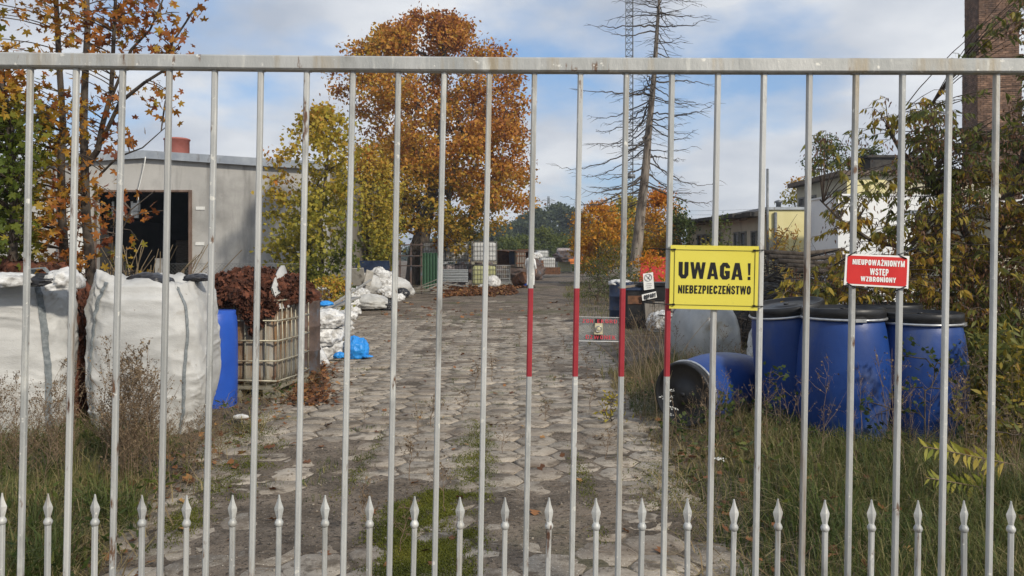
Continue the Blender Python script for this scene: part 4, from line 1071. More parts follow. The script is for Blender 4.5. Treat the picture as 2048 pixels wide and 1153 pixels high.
# box elder on the right, with drooping leaflets and bunches of brown keys
def build_box_elder():
    rng = np.random.default_rng(15)
    t = empty('box_elder', (0, 0, 0), 0, 'wide box elder bush with drooping yellowing leaves and brown seed bunches behind the drums', 'tree')
    b = P(1990, 512, 8.8); b.z = 0
    def J(a, c, d): return P(a, c, d)
    stems = [[b, J(1975, 640, 8.8), J(1960, 520, 8.8), J(1905, 420, 8.7), J(1850, 350, 8.6), J(1800, 300, 8.6), J(1772, 250, 8.5)],
             [J(1970, 560, 8.8), J(2010, 430, 9.0), J(2050, 300, 9.2), J(2080, 150, 9.3), J(2085, 0, 9.2), J(2080, -140, 9.2)],
             [J(1965, 540, 8.8), J(1900, 520, 8.4), J(1820, 500, 8.2), J(1740, 480, 8.2), J(1680, 440, 8.3), J(1640, 400, 8.3)],
             [J(1905, 420, 8.7), J(1880, 350, 8.9), J(1870, 270, 9.0), J(1860, 200, 9.0)],
             [J(1850, 508, 8.3), J(1760, 560, 8.0), J(1690, 570, 8.0), J(1620, 590, 8.1), J(1560, 580, 8.2)],
             [J(1985, 600, 8.8), J(2060, 560, 8.3), J(2140, 500, 8.0), J(2230, 420, 8.0)],
             [J(2005, 400, 9.0), J(2080, 300, 8.8), J(2160, 180, 8.8), J(2240, 60, 8.8)],
             [J(1980, 640, 8.8), J(1990, 700, 8.2), J(2030, 690, 7.7), J(2090, 720, 7.5)]]
    A, B, R0, R1 = [], [], [], []
    dens = []
    for s, (r0, r1) in zip(stems, ((.06, .014), (.05, .014), (.035, .008), (.022, .007), (.02, .006), (.04, .012), (.03, .01), (.03, .01))):
        n = len(s) - 1
        for i in range(n):
            A.append(s[i]); B.append(s[i + 1]); R0.append(r0 + (r1 - r0) * i / n); R1.append(r0 + (r1 - r0) * (i + 1) / n)
            for f in np.linspace(0, 1, 7, endpoint=False): dens.append(s[i].lerp(s[i + 1], f))
    V, Fq = frusta(A, B, np.array(R0), np.array(R1), 8); link('trunk', np_mesh('trunk', V, [Fq], MT['bark'], smooth=True), t)
    dn = np.array(dens)
    # the outline of the bush in the photo: row -> left edge
    yy = [-150, 60, 175, 200, 240, 290, 340, 400, 470, 540, 600, 640, 700, 800]; xx = [2000, 1996, 1880, 1850, 1795, 1700, 1665, 1650, 1640, 1585, 1560, 1900, 1935, 1950]
    tips = []
    while len(tips) < 1750:
        py = rng.uniform(-150, 790); px_ = rng.uniform(1560, 2330)
        left = np.interp(py, yy, xx)
        if px_ < left: continue
        if py < 180 and px_ < 2030 and rng.random() < .6: continue
        edge = px_ - left
        if 1915 < px_ < 2040 and 60 < py < 255 and rng.random() < .93: continue
        if 1915 < px_ < 2005 and py <= 60: continue
        if edge < 60 and rng.random() < .45: continue
        if px_ < 1830 and 270 < py < 520 and rng.random() < .58: continue
        d = rng.uniform(7.4, 9.6) if py < 620 else rng.uniform(7.4, 8.6)
        q = P(px_, py, d)
        if vn(q.x / .38, q.y / .38, q.z / .38, 5) < -.30: continue
        tips.append(q)
    for a, c in ((1640, 275), (1652, 262), (1690, 270), (1770, 195), (1745, 215), (1765, 235), (1835, 235), (1850, 230), (1868, 180), (1630, 290), (1655, 300), (1720, 265), (1545, 640), (1530, 600), (1660, 560), (1700, 590), (1600, 560)):
        tips.append(P(a, c, rng.uniform(7.8, 8.4)))
    A, B, R0, R1 = [], [], [], []; LC, LD, LS, LT, KC, KD = [], [], [], [], [], []
    for q in tips:
        k = int(np.argmin(np.linalg.norm(dn - np.array(q), axis=1) + .8 * np.maximum(dn[:, 2] - q.z, 0))); p = Vector(dn[k])
        c = p.lerp(q, .5) + Vector((0, 0, .16 * (q - p).length)); prev = p
        bt = .44 + .36 * float(fbm(q.x * 1.2, q.y * 1.2, q.z * 1.2, 6, 3)) + rng.normal() * .10 - .10 * (q.z > 2.2)
        for f in (.25, .5, .75, 1.0):
            x = p * (1 - f) ** 2 + c * 2 * f * (1 - f) + q * f * f
            A.append(prev); B.append(x); R0.append(.007 - .0045 * (f - .25)); R1.append(.007 - .0045 * f); prev = x
            if f > .3 and rng.random() < .95:
                for _ in range(rng.integers(1, 3)):
                    # one compound leaf: three to five hanging leaflets on a stalk
                    an = rng.uniform(0, 6.28); out = Vector((math.cos(an), math.sin(an), rng.uniform(-.35, .35))); stl = rng.uniform(.06, .15)
                    tip = x + out * stl; A.append(x); B.append(tip); R0.append(.003); R1.append(.002)
                    nl = rng.integers(3, 6)
                    for j in range(nl):
                        pp = x.lerp(tip, .45 + .55 * j / max(1, nl - 1)); sd = out.cross(Vector((0, 0, 1))) * ((j % 2) * 2 - 1)
                        dr = (out * .45 + sd * rng.uniform(.1, .7) + Vector((0, 0, -rng.uniform(.35, 1.2)))).normalized()
                        LC.append(pp); LD.append(dr); LS.append(rng.uniform(.06, .115)); LT.append(bt + rng.normal() * .07)
        if rng.random() < .62:
            for _ in range(rng.integers(12, 30)):
                KC.append(q + Vector((rng.normal() * .05, rng.normal() * .05, -abs(rng.normal()) * .11))); KD.append(Vector((rng.normal() * .3, rng.normal() * .3, -1)).normalized())
    V, Fq = frusta(A, B, np.array(R0), np.array(R1), 4); link('branch_work', np_mesh('branch_work', V, [Fq], MT['twig']), t)
    def frames(Dv):
        Dv = np.array([tuple(d) for d in Dv]); y = -Dv     # template hangs along -y
        r = rng.normal(size=Dv.shape); x = np.cross(r, y); x /= np.linalg.norm(x, axis=1, keepdims=True); z = np.cross(x, y)
        return np.stack([x, y, z], 2)
    LC = np.array([tuple(p) for p in LC]); LS = np.array(LS); LT = np.clip(np.array(LT), 0, .78); R = frames(LD)
    px_ = 1024 + LC[:, 0] / LC[:, 1] * F; py = HY - (LC[:, 2] - EYE) / LC[:, 1] * F
    inside = (px_ < 2045) & (py > 0) & (py < 640)
    order = np.argsort(np.where(inside, 0, 10) - LS / LC[:, 1] * 1.0); one, rest = order[:300], order[300:]
    V, Fc, TT = scatter(LC[rest], R[rest], LS[rest], LANCE_V, LANCE_F, LT[rest])
    tag(link('foliage', np_mesh('foliage', V, [Fc], MT['lf_elder'], tone=TT), t), kind='stuff')
    lv = np.array(LANCE_V); me = []
    for k in range(9):
        v = lv.copy(); rr = random.Random(k + 40); v[:, 2] += rr.uniform(-.35, .2) * v[:, 1] ** 2; v[:, 0] *= rr.uniform(.8, 1.3)
        me.append(np_mesh('leaflet', v, [np.array(LANCE_F)], MT['lf_elder'], tone=np.full(len(LANCE_F), .04 + k * .085)))
    for i in one:
        o = link('leaflet', me[min(8, int(LT[i] / .085))], t)
        M = Matrix([list(R[i][r]) + [0] for r in range(3)] + [[0, 0, 0, 1]]); o.matrix_basis = Matrix.Translation(LC[i]) @ M @ Matrix.Scale(LS[i], 4)
    KC = np.array([tuple(p) for p in KC])
    V, Fc, TT = scatter(KC, frames(KD), rng.uniform(.03, .055, len(KC)), LANCE_V, LANCE_F, .86 + .12 * rng.random(len(KC)))
    tag(link('seed_bunches', np_mesh('seed_bunches', V, [Fc], MT['lf_elder'], tone=TT), t), kind='stuff')
    t.location = b
    for c in t.children: c.location = Vector(c.location) - b
build_box_elder()
# ---------------------------------------------------------------- containers
def drum(loc, label, h=1.05, r=.29, bulge=.035, body='blue', rz=0.0, tilt=None, lid=True, group=None, name='plastic_drum', steel=False):
    t = empty(name, loc, rz, label, 'drum', group)
    if tilt is not None: t.rotation_euler = tilt
    m = MB()
    if steel:
        pr = [(r - .01, 0), (r, .015), (r, h * .32), (r + .012, h * .335), (r + .012, h * .35), (r, h * .365), (r, h * .64), (r + .012, h * .655), (r + .012, h * .67), (r, h * .685), (r, h - .02), (r + .008, h), (r - .012, h), (r - .015, h - .03), (.02, h - .03)]
    else:
        pr = [(r * .86, 0), (r * .90, .012), (r * .92, .05)] + [(r * .92 + bulge * math.sin(math.pi * f) + .0, .05 + f * (h - .13)) for f in np.linspace(.08, .92, 9)] + [(r * .90, h - .08), (r * .87, h - .065), (r * .87, h - .02), (.01, h - .02)]
    m.lathe(pr, 40); m.build('body', MT[body], t)
    if lid:
        m = MB(); m.lathe([(r * .93, h - .055), (r * .955, h - .05), (r * .955, h + .012), (r * .93, h + .022), (r * .87, h + .022), (r * .85, h - .006), (r * .30, h - .004), (r * .28, h + .004), (.01, h + .004)], 40); m.lathe([(.022, h + .003), (.022, h + .016), (.004, h + .017)], 10); m.build('lid', MT['blackpl'], t)
        m = MB()
        ang = [2 * math.pi * k / 40 for k in range(41)]
        m.tube([(r * .955 * math.cos(a), r * .955 * math.sin(a), h - .068) for a in ang], .012, 6, cap=False); m.box((0, -r * .965, h - .068), (.09, .02, .028)); m.build('clamp_ring', MT['ring'], t)
    return t

def build_right_drums():
    # the three big blue drums in the grass
    c = P(1686, 512, 6.75); drum((c.x, c.y, -.02), 'big upright blue drum with black lid, in front between the two others', h=1.16, r=.355, bulge=.05)
    c = P(1840, 512, 6.75); drum((c.x, c.y, -.03), 'big upright blue drum at the right end, below the red sign', h=1.13, r=.35, bulge=.05, rz=.9)
    c = P(1606, 512, 7.35); drum((c.x, c.y, -.02), 'blue drum leaning to the left behind the front drums', h=1.18, r=.35, tilt=(0, math.radians(-9), .3))
    c = P(1775, 512, 7.6); drum((c.x, c.y, 0), 'dark grey drum half hidden behind the blue drums', h=1.12, r=.32, body='blackpl', rz=.4)
    c = P(1962, 512, 7.25); drum((c.x, c.y, -.04), 'open dark grey barrel right of the blue drums', h=.80, r=.20, body='rust_dark', lid=False)
    # the one lying on its side, black lid towards the road
    a = P(1364, 512, 7.2); a.z = .33; ax = Vector((.72, .69, .0)).normalized()
    t = drum(a, 'blue drum lying on its side with its black end towards the road', h=1.05, r=.315, bulge=.045)
    z = -ax; x = Vector((0, 0, 1)).cross(z).normalized(); y = z.cross(x)
    R = Matrix((x, y, z)).transposed().to_4x4()
    t.rotation_euler = R.to_euler(); t.location = a + ax * 1.07
build_right_drums()

def ibc(loc, rz, label, bottle='ibc_white', cage='cage', w=1.2, d=1.0, h=1.15, singles=False, group=None, pallet='cage', name='tank_container', with_bottle=True, fill=None):
    t = empty(name, loc, rz, label, 'tank', group)
    # pallet: feet, runners, deck
    m = MB()
    for sx in (-1, 0, 1):
        for sy in (-1, 1): m.box((sx * (w / 2 - .09), sy * (d / 2 - .06), .055), (.16, .11, .09))
        m.box((sx * (w / 2 - .09), 0, .012), (.14, d - .02, .02))
    m.box((0, 0, .12), (w, d, .035)); m.build('pallet', MT[pallet], t)
    if with_bottle:
        m = MB(); prof = []
        z0, z1 = .15, h - .05
        R = .10; ring = []
        hw, hd = w / 2 - .045, d / 2 - .045
        lv = [(z0, .86), (z0 + .03, .95), (z0 + .10, 1.0)] + [(z0 + .10 + (z1 - z0 - .2) * f, 1.0 - .012 * (i % 2)) for i, f in enumerate((.2, .4, .6, .8, 1.0))] + [(z1 - .03, .95), (z1, .84)]
        V, Fc = [], []; n = 0
        for (z, s) in lv:
            pts = []
            for cx, cy, a0 in ((1, 1, 0), (-1, 1, 90), (-1, -1, 180), (1, -1, 270)):
                for k in range(4):
                    a = math.radians(a0 + 30 * k); pts.append(((cx * (hw - R) + R * math.cos(a)) * s, (cy * (hd - R) + R * math.sin(a)) * s, z))
            n = len(pts); V += pts
        for i in range(len(lv) - 1):
            for k in range(n): Fc.append((i * n + k, i * n + (k + 1) % n, (i + 1) * n + (k + 1) % n, (i + 1) * n + k))
        Fc.append(tuple(range(n - 1, -1, -1))); Fc.append(tuple((len(lv) - 1) * n + k for k in range(n)))
        m.add(V, Fc, 0, True); m.build('bottle', MT[bottle], t)
        m = MB(); m.lathe([(.11, h - .055), (.11, h - .01), (.10, h), (.01, h)], 16); m.build('cap', MT['blackpl'], t)
    # cage
    r = .009; hw, hd = w / 2 - .01, d / 2 - .01
    bars = []
    nv = 8
    for k in range(nv + 1):
        f = -1 + 2 * k / nv
        for s in (-1, 1): bars.append([(f * hw, s * hd, .14), (f * hw, s * hd, h)])
    nv = 7
    for k in range(1, nv):
        f = -1 + 2 * k / nv
        for s in (-1, 1): bars.append([(s * hw, f * hd, .14), (s * hw, f * hd, h)])
    rings = []
    for z in np.linspace(.20, h, 5): rings.append([(-hw - .012, -hd - .012, z), (hw + .012, -hd - .012, z), (hw + .012, hd + .012, z), (-hw - .012, hd + .012, z), (-hw - .012, -hd - .012, z)])
    if singles:
        for b in bars:
            m = MB(); m.tube([b[0], ((b[0][0] + b[1][0]) / 2 + random.gauss(0, .006), (b[0][1] + b[1][1]) / 2 + random.gauss(0, .006), (b[0][2] + b[1][2]) / 2), b[1]], r, 6); m.build('cage_bar', MT[cage], t)
        for g in rings:
            m = MB()
            for p, q in zip(g[:-1], g[1:]):
                mid = [(p[0] + q[0]) / 2 * 1.015, (p[1] + q[1]) / 2 * 1.015, p[2] + random.gauss(-.006, .006)]; m.tube([p, mid, q], r * 1.15, 6)
            m.build('cage_ring', MT[cage], t)
    else:
        m = MB()
        for b in bars: m.tube(b, r, 4, cap=False)
        for g in rings:
            for p, q in zip(g[:-1], g[1:]): m.tube([p, q], r * 1.2, 4, cap=False)
        m.build('cage', MT[cage], t)
    return t

# ---------------------------------------------------------------- lumps, heaps and crumpled film
def lump_mesh(name, size, m, seed, amp=.35, freq=2.2, sub=4, ridge=True, flat=True, tone=True, octv=5):
    import bmesh
    bm = bmesh.new(); bmesh.ops.create_icosphere(bm, subdivisions=sub, radius=1.0)
    V = np.array([v.co[:] for v in bm.verts]); Fc = np.array([[v.index for v in f.verts] for f in bm.faces]); bm.free()
    n = V * freq + seed * 7.31
    if ridge:
        d = 0; a = 1; tt = 0
        for o in range(octv): d = d + a * (1 - 2 * np.abs(vn(n[:, 0] * 2 ** o, n[:, 1] * 2 ** o, n[:, 2] * 2 ** o, seed + o))); tt += a; a *= .55
        d /= tt
    else: d = fbm(n[:, 0], n[:, 1], n[:, 2], seed, octv)
    W = V * (1 + amp * d)[:, None] * np.array(size) / 2
    if flat: W[:, 2] = np.maximum(W[:, 2], -size[2] * .30 + .01 * V[:, 0]) + size[2] * .30
    t = np.clip(.5 + .5 * vn(Fc[:, 0] * .37, Fc[:, 1] * .11, 0, seed), 0, 1) if tone else None
    return np_mesh(name, W, [Fc], MT[m], tone=t, smooth=not ridge)

def lump(name, loc, size, m, label, cat, seed, rz=0.0, amp=.35, freq=2.2, sub=4, ridge=True, group=None, flakes=0, flake_size=.06, kind=None):
    me = lump_mesh(name, size, m, seed, amp, freq, sub, ridge)
    o = link(name, me); o.location = loc; o.rotation_euler = (0, 0, rz)
    tag(o, label, cat, group, kind)
    if flakes:
        rng = np.random.default_rng(seed)
        vs = np.zeros(len(me.vertices) * 3, np.float32); me.vertices.foreach_get('co', vs); vs = vs.reshape(-1, 3)
        vs = vs[vs[:, 2] > size[2] * .08]
        C = vs[rng.integers(0, len(vs), flakes)] + rng.normal(size=(flakes, 3)) * .015
        V, Fc, T = scatter(C, rot_rand(flakes, rng), rng.uniform(.5, 1.4, flakes) * flake_size, STAR_V, STAR_F, rng.random(flakes))
        tag(link('loose_scraps', np_mesh('loose_scraps', V, [Fc], MT[m], tone=T), o), kind='stuff')
    return o

# big woven sack --------------------------------------------------------
def sack(name, loc, w, d, h, label, seed, rz=0.0, straps=(), taper=0.0, m='bag', bulge=.07, top_sag=.06, mouth=True, strapmat='strap_grey'):
    t = empty(name, loc, rz, label, 'sack')
    NU, NV = 260, 140
    def pos(u, v, out=0.0):
        """u around (0..1, front face is u 0..0.25 from left to right), v up (0..1)"""
        u = np.asarray(u, float); v = np.asarray(v, float)
        a = u * 4; side = np.floor(a).astype(int) % 4; f = a - np.floor(a)
        e = 2 * f - 1
        # rounded square outline through a superellipse
        th = (side + f) * np.pi / 2 - 3 * np.pi / 4
        cx, sy = np.cos(th), np.sin(th); k = 2 / 4.5
        X = np.sign(cx) * np.abs(cx) ** k; Y = np.sign(sy) * np.abs(sy) ** k
        b = 1 + bulge * np.sin(np.pi * np.clip(v, 0, 1)) - .10 * np.clip((v - .86) / .14, 0, 1) ** 2 - taper * np.clip((.45 - v) / .45, 0, 1) ** 1.6
        z = h * v
        x, y = X * w / 2 * b, Y * d / 2 * b
        nx, ny = X, Y; nl = np.sqrt(nx * nx + ny * ny) + 1e-6; nx, ny = nx / nl, ny / nl
        s = (u * (2 * w + 2 * d))
        # creases: long, mostly level folds that fan out and a few diagonal pulls, seamless round the back
        su = np.cos(u * 2 * np.pi) * (w + d) / 3.1; cu = np.sin(u * 2 * np.pi) * (w + d) / 3.1
        warp = .30 * fbm(su * 1.5, cu * 1.5, z * 1.3, seed + 5, 3)
        n1 = 1 - 2 * np.abs(vn(su * 1.7, cu * 1.7, (z + warp) * 9.0, seed))
        n2 = 1 - 2 * np.abs(vn(su * 3.4 + z * 2.0, cu * 3.4, (z + warp) * 17.0, seed + 1))
        n3 = fbm(su * 2.0, cu * 2.0, z * 2.0, seed + 2, 4)
        n4 = 1 - 2 * np.abs(vn(su * 5 - z * 4, cu * 5, z * 6, seed + 3))
        mask = np.clip(.42 + 1.9 * fbm(su * 2.1, cu * 2.1, z * 2.3, seed + 9, 3), 0, 1.25)
        sh = lambda q: np.sign(q) * np.abs(q) ** 1.5
        n5 = 1 - 2 * np.abs(vn(su * 2.6 + 3, cu * 2.6, (z + warp * 1.4) * 27.0, seed + 6))
        o = out + mask * (.020 * sh(n1) + .013 * sh(n2) + .008 * sh(n5)) + .045 * n3 + .010 * sh(n4)
        x, y = x + nx * o, y + ny * o
        z = z + np.clip((v - .7) / .3, 0, 1) * (top_sag * fbm(su * 1.8, cu * 1.8, 3.1, seed + 4, 3))
        return np.stack([x, y, z], -1)
    u, v = np.meshgrid(np.arange(NU) / NU, np.linspace(0, 1, NV)); V = pos(u, v).reshape(-1, 3)
    i, j = np.meshgrid(np.arange(NU), np.arange(NV - 1)); i2 = (i + 1) % NU
    Fq = np.stack([j * NU + i, j * NU + i2, (j + 1) * NU + i2, (j + 1) * NU + i], -1).reshape(-1, 4)
    # crumpled rim folding inwards
    rim = V[-NU:].copy(); lay = [V]; faces = [Fq]; off = (NV - 1) * NU
    for k, (s, dz) in enumerate(((.97, .045), (.90, .05), (.78, -.02), (.55, -.10), (.2, -.14))):
        r_ = rim.copy(); an = np.arctan2(rim[:, 1], rim[:, 0]); cr = fbm(np.cos(an) * 4, np.sin(an) * 4, k * .8, seed + 20, 4)
        r_[:, :2] *= (s + .05 * cr)[:, None]; r_[:, 2] += dz + .07 * cr * (1 if k < 3 else .5)
        lay.append(r_); o0 = off; o1 = NV * NU + k * NU; ii = np.arange(NU); jj = (ii + 1) % NU
        faces.append(np.stack([o0 + ii, o0 + jj, o1 + jj, o1 + ii], 1)); off = o1
    me = np_mesh('fabric', np.concatenate(lay), [np.concatenate(faces)], MT[m], smooth=True)
    link('fabric', me, t)
    for (us, vs, wd, smat) in straps:
        n = 46; f = np.linspace(0, 1, n); uu = np.interp(f, np.linspace(0, 1, len(us)), us); vv = np.interp(f, np.linspace(0, 1, len(vs)), vs)
        L, R_, lo = [], [], []
        du = wd / (2 * w + 2 * d)
        cols = [-1, -.5, 0, .5, 1]
        grid = [pos(uu + c * du / 2, vv, .012 + .005 * (1 - abs(c)) + .004 * np.sin(f * 90)) for c in cols]
        G = np.stack(grid, 1); nV = G.reshape(-1, 3); K = len(cols)
        ii, jj = np.meshgrid(np.arange(K - 1), np.arange(n - 1)); a = (jj * K + ii).ravel()
        link('strap', np_mesh('strap', nV, [np.stack([a, a + 1, a + K + 1, a + K], 1)], MT[smat], smooth=True), t)
    return t

def build_left_side():
    # two big woven sacks in front
    c = Vector((-4.46, 6.95, 0))
    sack('bulk_sack', (c.x, c.y, -.03), 1.06, 1.0, 1.39, 'huge white woven sack at the left edge with a dark strap down its front', 3, rz=.42,
         straps=(((.172, .176, .188, .192), (.985, .8, .5, .14), .075, 'strap_grey'),), bulge=.085, top_sag=.10)
    c = Vector((-3.25, 7.2, 0))
    s2 = sack('bulk_sack', (c.x, c.y, -.03), 0.94, .90, 1.36, 'huge white woven sack with two ribbed straps, right of the left edge one', 8, rz=.15,
         straps=(((.075, .055, .035, .02, .015), (1.0, .86, .6, .3, .1), .06, 'strap_grey'), ((.195, .212, .215, .20, .205, .195), (1.02, .9, .68, .45, .2, .02), .05, 'strap_grey')), taper=.17, bulge=.085, top_sag=.10)
    # black strap end and folded liner lying on the first sack
    def scrap(name, loc, sz, m, label, cat, seed, rz=0.0): return lump(name, loc, sz, m, label, cat, seed, rz=rz, amp=.45, freq=1.6, sub=4)
    p = P(95, 572, 6.5); scrap('black_film', p, (.26, .22, .12), 'blackbag', 'crumpled black plastic film on top of the left edge sack', 'plastic film', 4, .5)
    p = P(128, 580, 6.55); scrap('white_film', p, (.24, .3, .2), 'bag2', 'torn white plastic hanging over the right corner of the left edge sack', 'plastic film', 5, .2)
    p = P(22, 574, 6.4); scrap('white_film', p, (.40, .26, .13), 'bag2', 'folded white sack rim lying on the left edge sack', 'plastic film', 15, .2)
    p = P(85, 552, 6.9); m = MB(); pts = [p + Vector((-.13, 0, -.05)), p + Vector((-.07, -.02, .06)), p + Vector((.03, -.03, .07)), p + Vector((.11, -.02, -.02)), p + Vector((.13, -.03, -.08))]
    m2 = MB()
    for a, b in zip(pts[:-1], pts[1:]): m2.bar(a, b, .055, .012)
    tag(m2.build('lifting_loop', MT['strap_grey']), 'grey blue lifting loop standing up from the left edge sack', 'strap')
    p = P(300, 578, 7.25); scrap('black_film', p, (.34, .4, .16), 'blackbag', 'crumpled black plastic in the mouth of the strapped sack', 'plastic film', 6, .2)
    p = P(395, 562, 7.1); scrap('black_film', p, (.20, .22, .07), 'blackbag', 'black plastic scrap at the right corner of the strapped sack', 'plastic film', 7, 1.2)
    # brown shredded waste: behind the left sack, between the sacks, over the tank
    p = P(30, 512, 8.0); lump('shredded_waste', (p.x, p.y, -.1), (1.9, 1.1, 2.0), 'rot', 'heap of dark brown shredded waste behind the left edge sack', 'waste heap', 11, amp=.18, freq=3.2, sub=5, flakes=2600, flake_size=.075, kind='stuff')
    p = P(134, 512, 7.15); lump('shredded_waste', (p.x, p.y, -.1), (.50, .5, 1.62), 'rot', 'column of dark brown shredded waste in the gap between the two sacks', 'waste heap', 12, amp=.16, freq=3.5, sub=5, flakes=1200, flake_size=.06, kind='stuff')
    p = P(425, 512, 9.6); lump('shredded_waste', (p.x, p.y + .1, -.05), (1.1, .8, 1.42), 'rot', 'heap of brown shredded waste behind the strapped sack and blue drum', 'waste heap', 13, amp=.22, freq=3.0, sub=5, flakes=2200, flake_size=.075, kind='stuff')
    # blue drum and rusty caged tank
    c = P(424, 512, 8.35); drum((c.x, c.y, -.02), 'blue drum standing between the strapped sack and the caged tank', h=1.06, r=.275, bulge=.008, body='blue2', lid=False)
    c = P(505, 512, 9.35)
    t = ibc((c.x, c.y, .0), -.10, 'caged plastic tank, rust stained and overflowing with brown waste', 'ibc_old', 'cage', w=1.02, d=1.0, h=1.10, singles=True)
    p = Vector((c.x, c.y, 1.02)); lump('shredded_waste', p, (1.12, 1.0, .46), 'rot', 'mound of brown shredded waste heaped on top of the caged tank', 'waste heap', 16, amp=.34, freq=2.6, sub=5, flakes=2600, flake_size=.07, kind='stuff')
    rng = np.random.default_rng(3); C = []
    for (a, b0, b1) in ((492, 600, 640), (500, 600, 650), (522, 600, 650), (538, 600, 632), (484, 600, 622), (508, 600, 668), (515, 600, 640), (545, 600, 626)):
        for _ in range(70): q = P(a + rng.normal() * 4, rng.uniform(b0, b1), 8.80); C.append(q + Vector((0, rng.normal() * .02, 0)))
    C = np.array([tuple(q) for q in C]); V, Fc, T = scatter(C, rot_rand(len(C), rng), rng.uniform(.04, .10, len(C)), STAR_V, STAR_F, rng.random(len(C)))
    o = link('hanging_shreds', np_mesh('hanging_shreds', V, [Fc], MT['rot'], tone=T)); tag(o, 'brown shreds hanging down the front of the caged tank', 'waste', kind='stuff')
    # cut white wall of the tank standing up on its right
    m = MB(); pts = []
    for k in range(12):
        f = k / 11; pts.append((.0 + .02 * math.sin(f * 5), -.42 + .8 * f, .20 + .33 * math.sin(math.pi * min(1, f * 1.1 + .05)) ** .8))
    V = [(.43 + a + .05 * (1 - (i / 11)), b, 1.0) for i, (a, b, z) in enumerate(pts)] + [(.40 + a - .05 * i / 11, b, .96 + z) for i, (a, b, z) in enumerate(pts)] 
    V += [(x + .02, y, z) for x, y, z in V]
    n = 12; Fc = []
    for i in range(n - 1): Fc += [(i, i + 1, n + i + 1, n + i), (2 * n + i + 1, 2 * n + i, 3 * n + i, 3 * n + i + 1), (n + i, n + i + 1, 3 * n + i + 1, 3 * n + i)]
    m.add(V, Fc, 0, True); m.build('cut_wall', MT['bag'], t)
    # the next container, a rusty drum
    c = P(596, 512, 10.6); drum((c.x, c.y, 0), 'rusty grey steel drum just behind the caged tank', h=1.0, r=.29, body='rust_dark', lid=False, name='steel_drum', steel=True)
    p = P(598, 512, 10.6); lump('shredded_waste', (p.x, p.y, .97), (.5, .5, .26), 'rot', 'rusty red waste filling the steel drum', 'waste heap', 18, amp=.3, sub=4, kind='stuff')
    # pressed bale of film and what lies round it
    def baled(px_, py_, D, w, h, label, seed, m='bag2'):
        p = P(px_, py_, D); return lump('film_bale', p - Vector((0, 0, 0)), (w, w * .9, h), m, label, 'bale', seed, amp=.26, freq=2.8, sub=5)
    for a, b, w, h, lab, sd in ((634, 722, .62, .42, 'lowest white bundle of the film bale beside the blue bag', 31), (640, 690, .66, .42, 'middle white bundle of the film bale', 32), (655, 655, .52, .34, 'top white bundle of the film bale under the strip', 33), (672, 714, .40, .32, 'grey white bundle at the foot of the bale next to the blue bag', 34), (620, 668, .45, .40, 'white crumpled bundle at the left of the film bale', 35), (612, 720, .45, .5, 'white bundle low at the left of the film bale', 36)):
        D = 12.4; baled(a, b, D, w, h, lab, sd)
    for k, (a0, b0, a1, b1) in enumerate(((617, 690, 642, 736), (625, 684, 655, 733), (612, 700, 620, 735))):
        p0, p1 = P(a0, b0, 11.9), P(a1, b1, 11.5); m = MB(); m.tube([p0, p0.lerp(p1, .35) + Vector((0, 0, .02)), p0.lerp(p1, .7) + Vector((0, 0, -.02)), p1], [.045, .065, .07, .05], 9)
        tag(m.build('rolled_film', MT['bag2']), ('pale rolled sheet leaning on the bale at the left', 'pale rolled sheet leaning on the bale in the middle', 'pale rolled sheet nearest the steel drum')[k], 'roll')
    p = P(712, 716, 12.3); lump('blue_bag', p, (.36, .34, .40), 'bluesheet', 'bright blue plastic bag on the ground beside the film bale', 'bag', 47, amp=.26, freq=1.7, sub=5)
    p = P(679, 716, 12.0); lump('blue_film', p, (.16, .14, .10), 'bluesheet', 'small blue plastic scrap left of the blue bag', 'plastic film', 42, amp=.4, sub=4)
    p = P(735, 715, 12.2); lump('blue_film', p, (.15, .10, .04), 'bluesheet', 'flat blue plastic flap right of the blue bag', 'plastic film', 43, amp=.4, sub=4)
    p = P(652, 612, 14); lump('blue_film', p, (.22, .2, .1), 'bluesheet', 'blue plastic scrap on top of the film bale', 'plastic film', 44, amp=.4, sub=4)
    m = MB(); m.bar(P(612, 634, 13.4), P(715, 595, 17.5), .16, .03); m.bar(P(650, 620, 14.2), P(742, 560, 18), .05, .03); tag(m.build('steel_strip', MT['concrete']), 'long pale strip lying across the white film heap', 'strip')
    # heaps of white film and sacks farther back
    G = 'crumpled white film along the hall'
    for i, (a, b, D, w, h, lab, mm) in enumerate(((650, 618, 22, .9, .50, 'crumpled grey film left of the long pale strip', 'bag2'), (685, 616, 22.5, .8, .55, 'crumpled white film under the long pale strip', 'bag2'), (742, 616, 23, .95, .50, 'smooth full white sack right of the film heap', 'bag'), (715, 604, 24, .7, .5, 'white film bundle behind the full sack', 'bag2'),
            (735, 586, 27, .9, .85, 'white sack heap leaning on the navy board', 'bag'), (760, 584, 28, 1.0, .95, 'white film heap rising below the tree', 'bag2'), (790, 588, 29.5, 1.1, .75, 'broad white sack at the right of the heap', 'bag'), (812, 590, 30, .6, .45, 'small white sack at the right end of the heap', 'bag'), (775, 620, 23, .34, .34, 'black and white film bundle at the right of the full sack', 'blackbag'), (632, 600, 21, .7, .42, 'grey film bundle at the left of the heap', 'bag2'))):
        p = P(a, b, D); p.z = max(0, p.z) - .02
        lump('film_heap' if mm == 'bag2' else 'filled_sack', p, (w, w * .9, h), mm, lab, 'plastic film' if mm != 'bag' else 'sack', 50 + i, amp=.42 if mm != 'bag' else .20, freq=2.4 if mm != 'bag' else 1.5, sub=5)
    r3 = random.Random(61); GF = 'small crumpled film pieces in the white heaps'
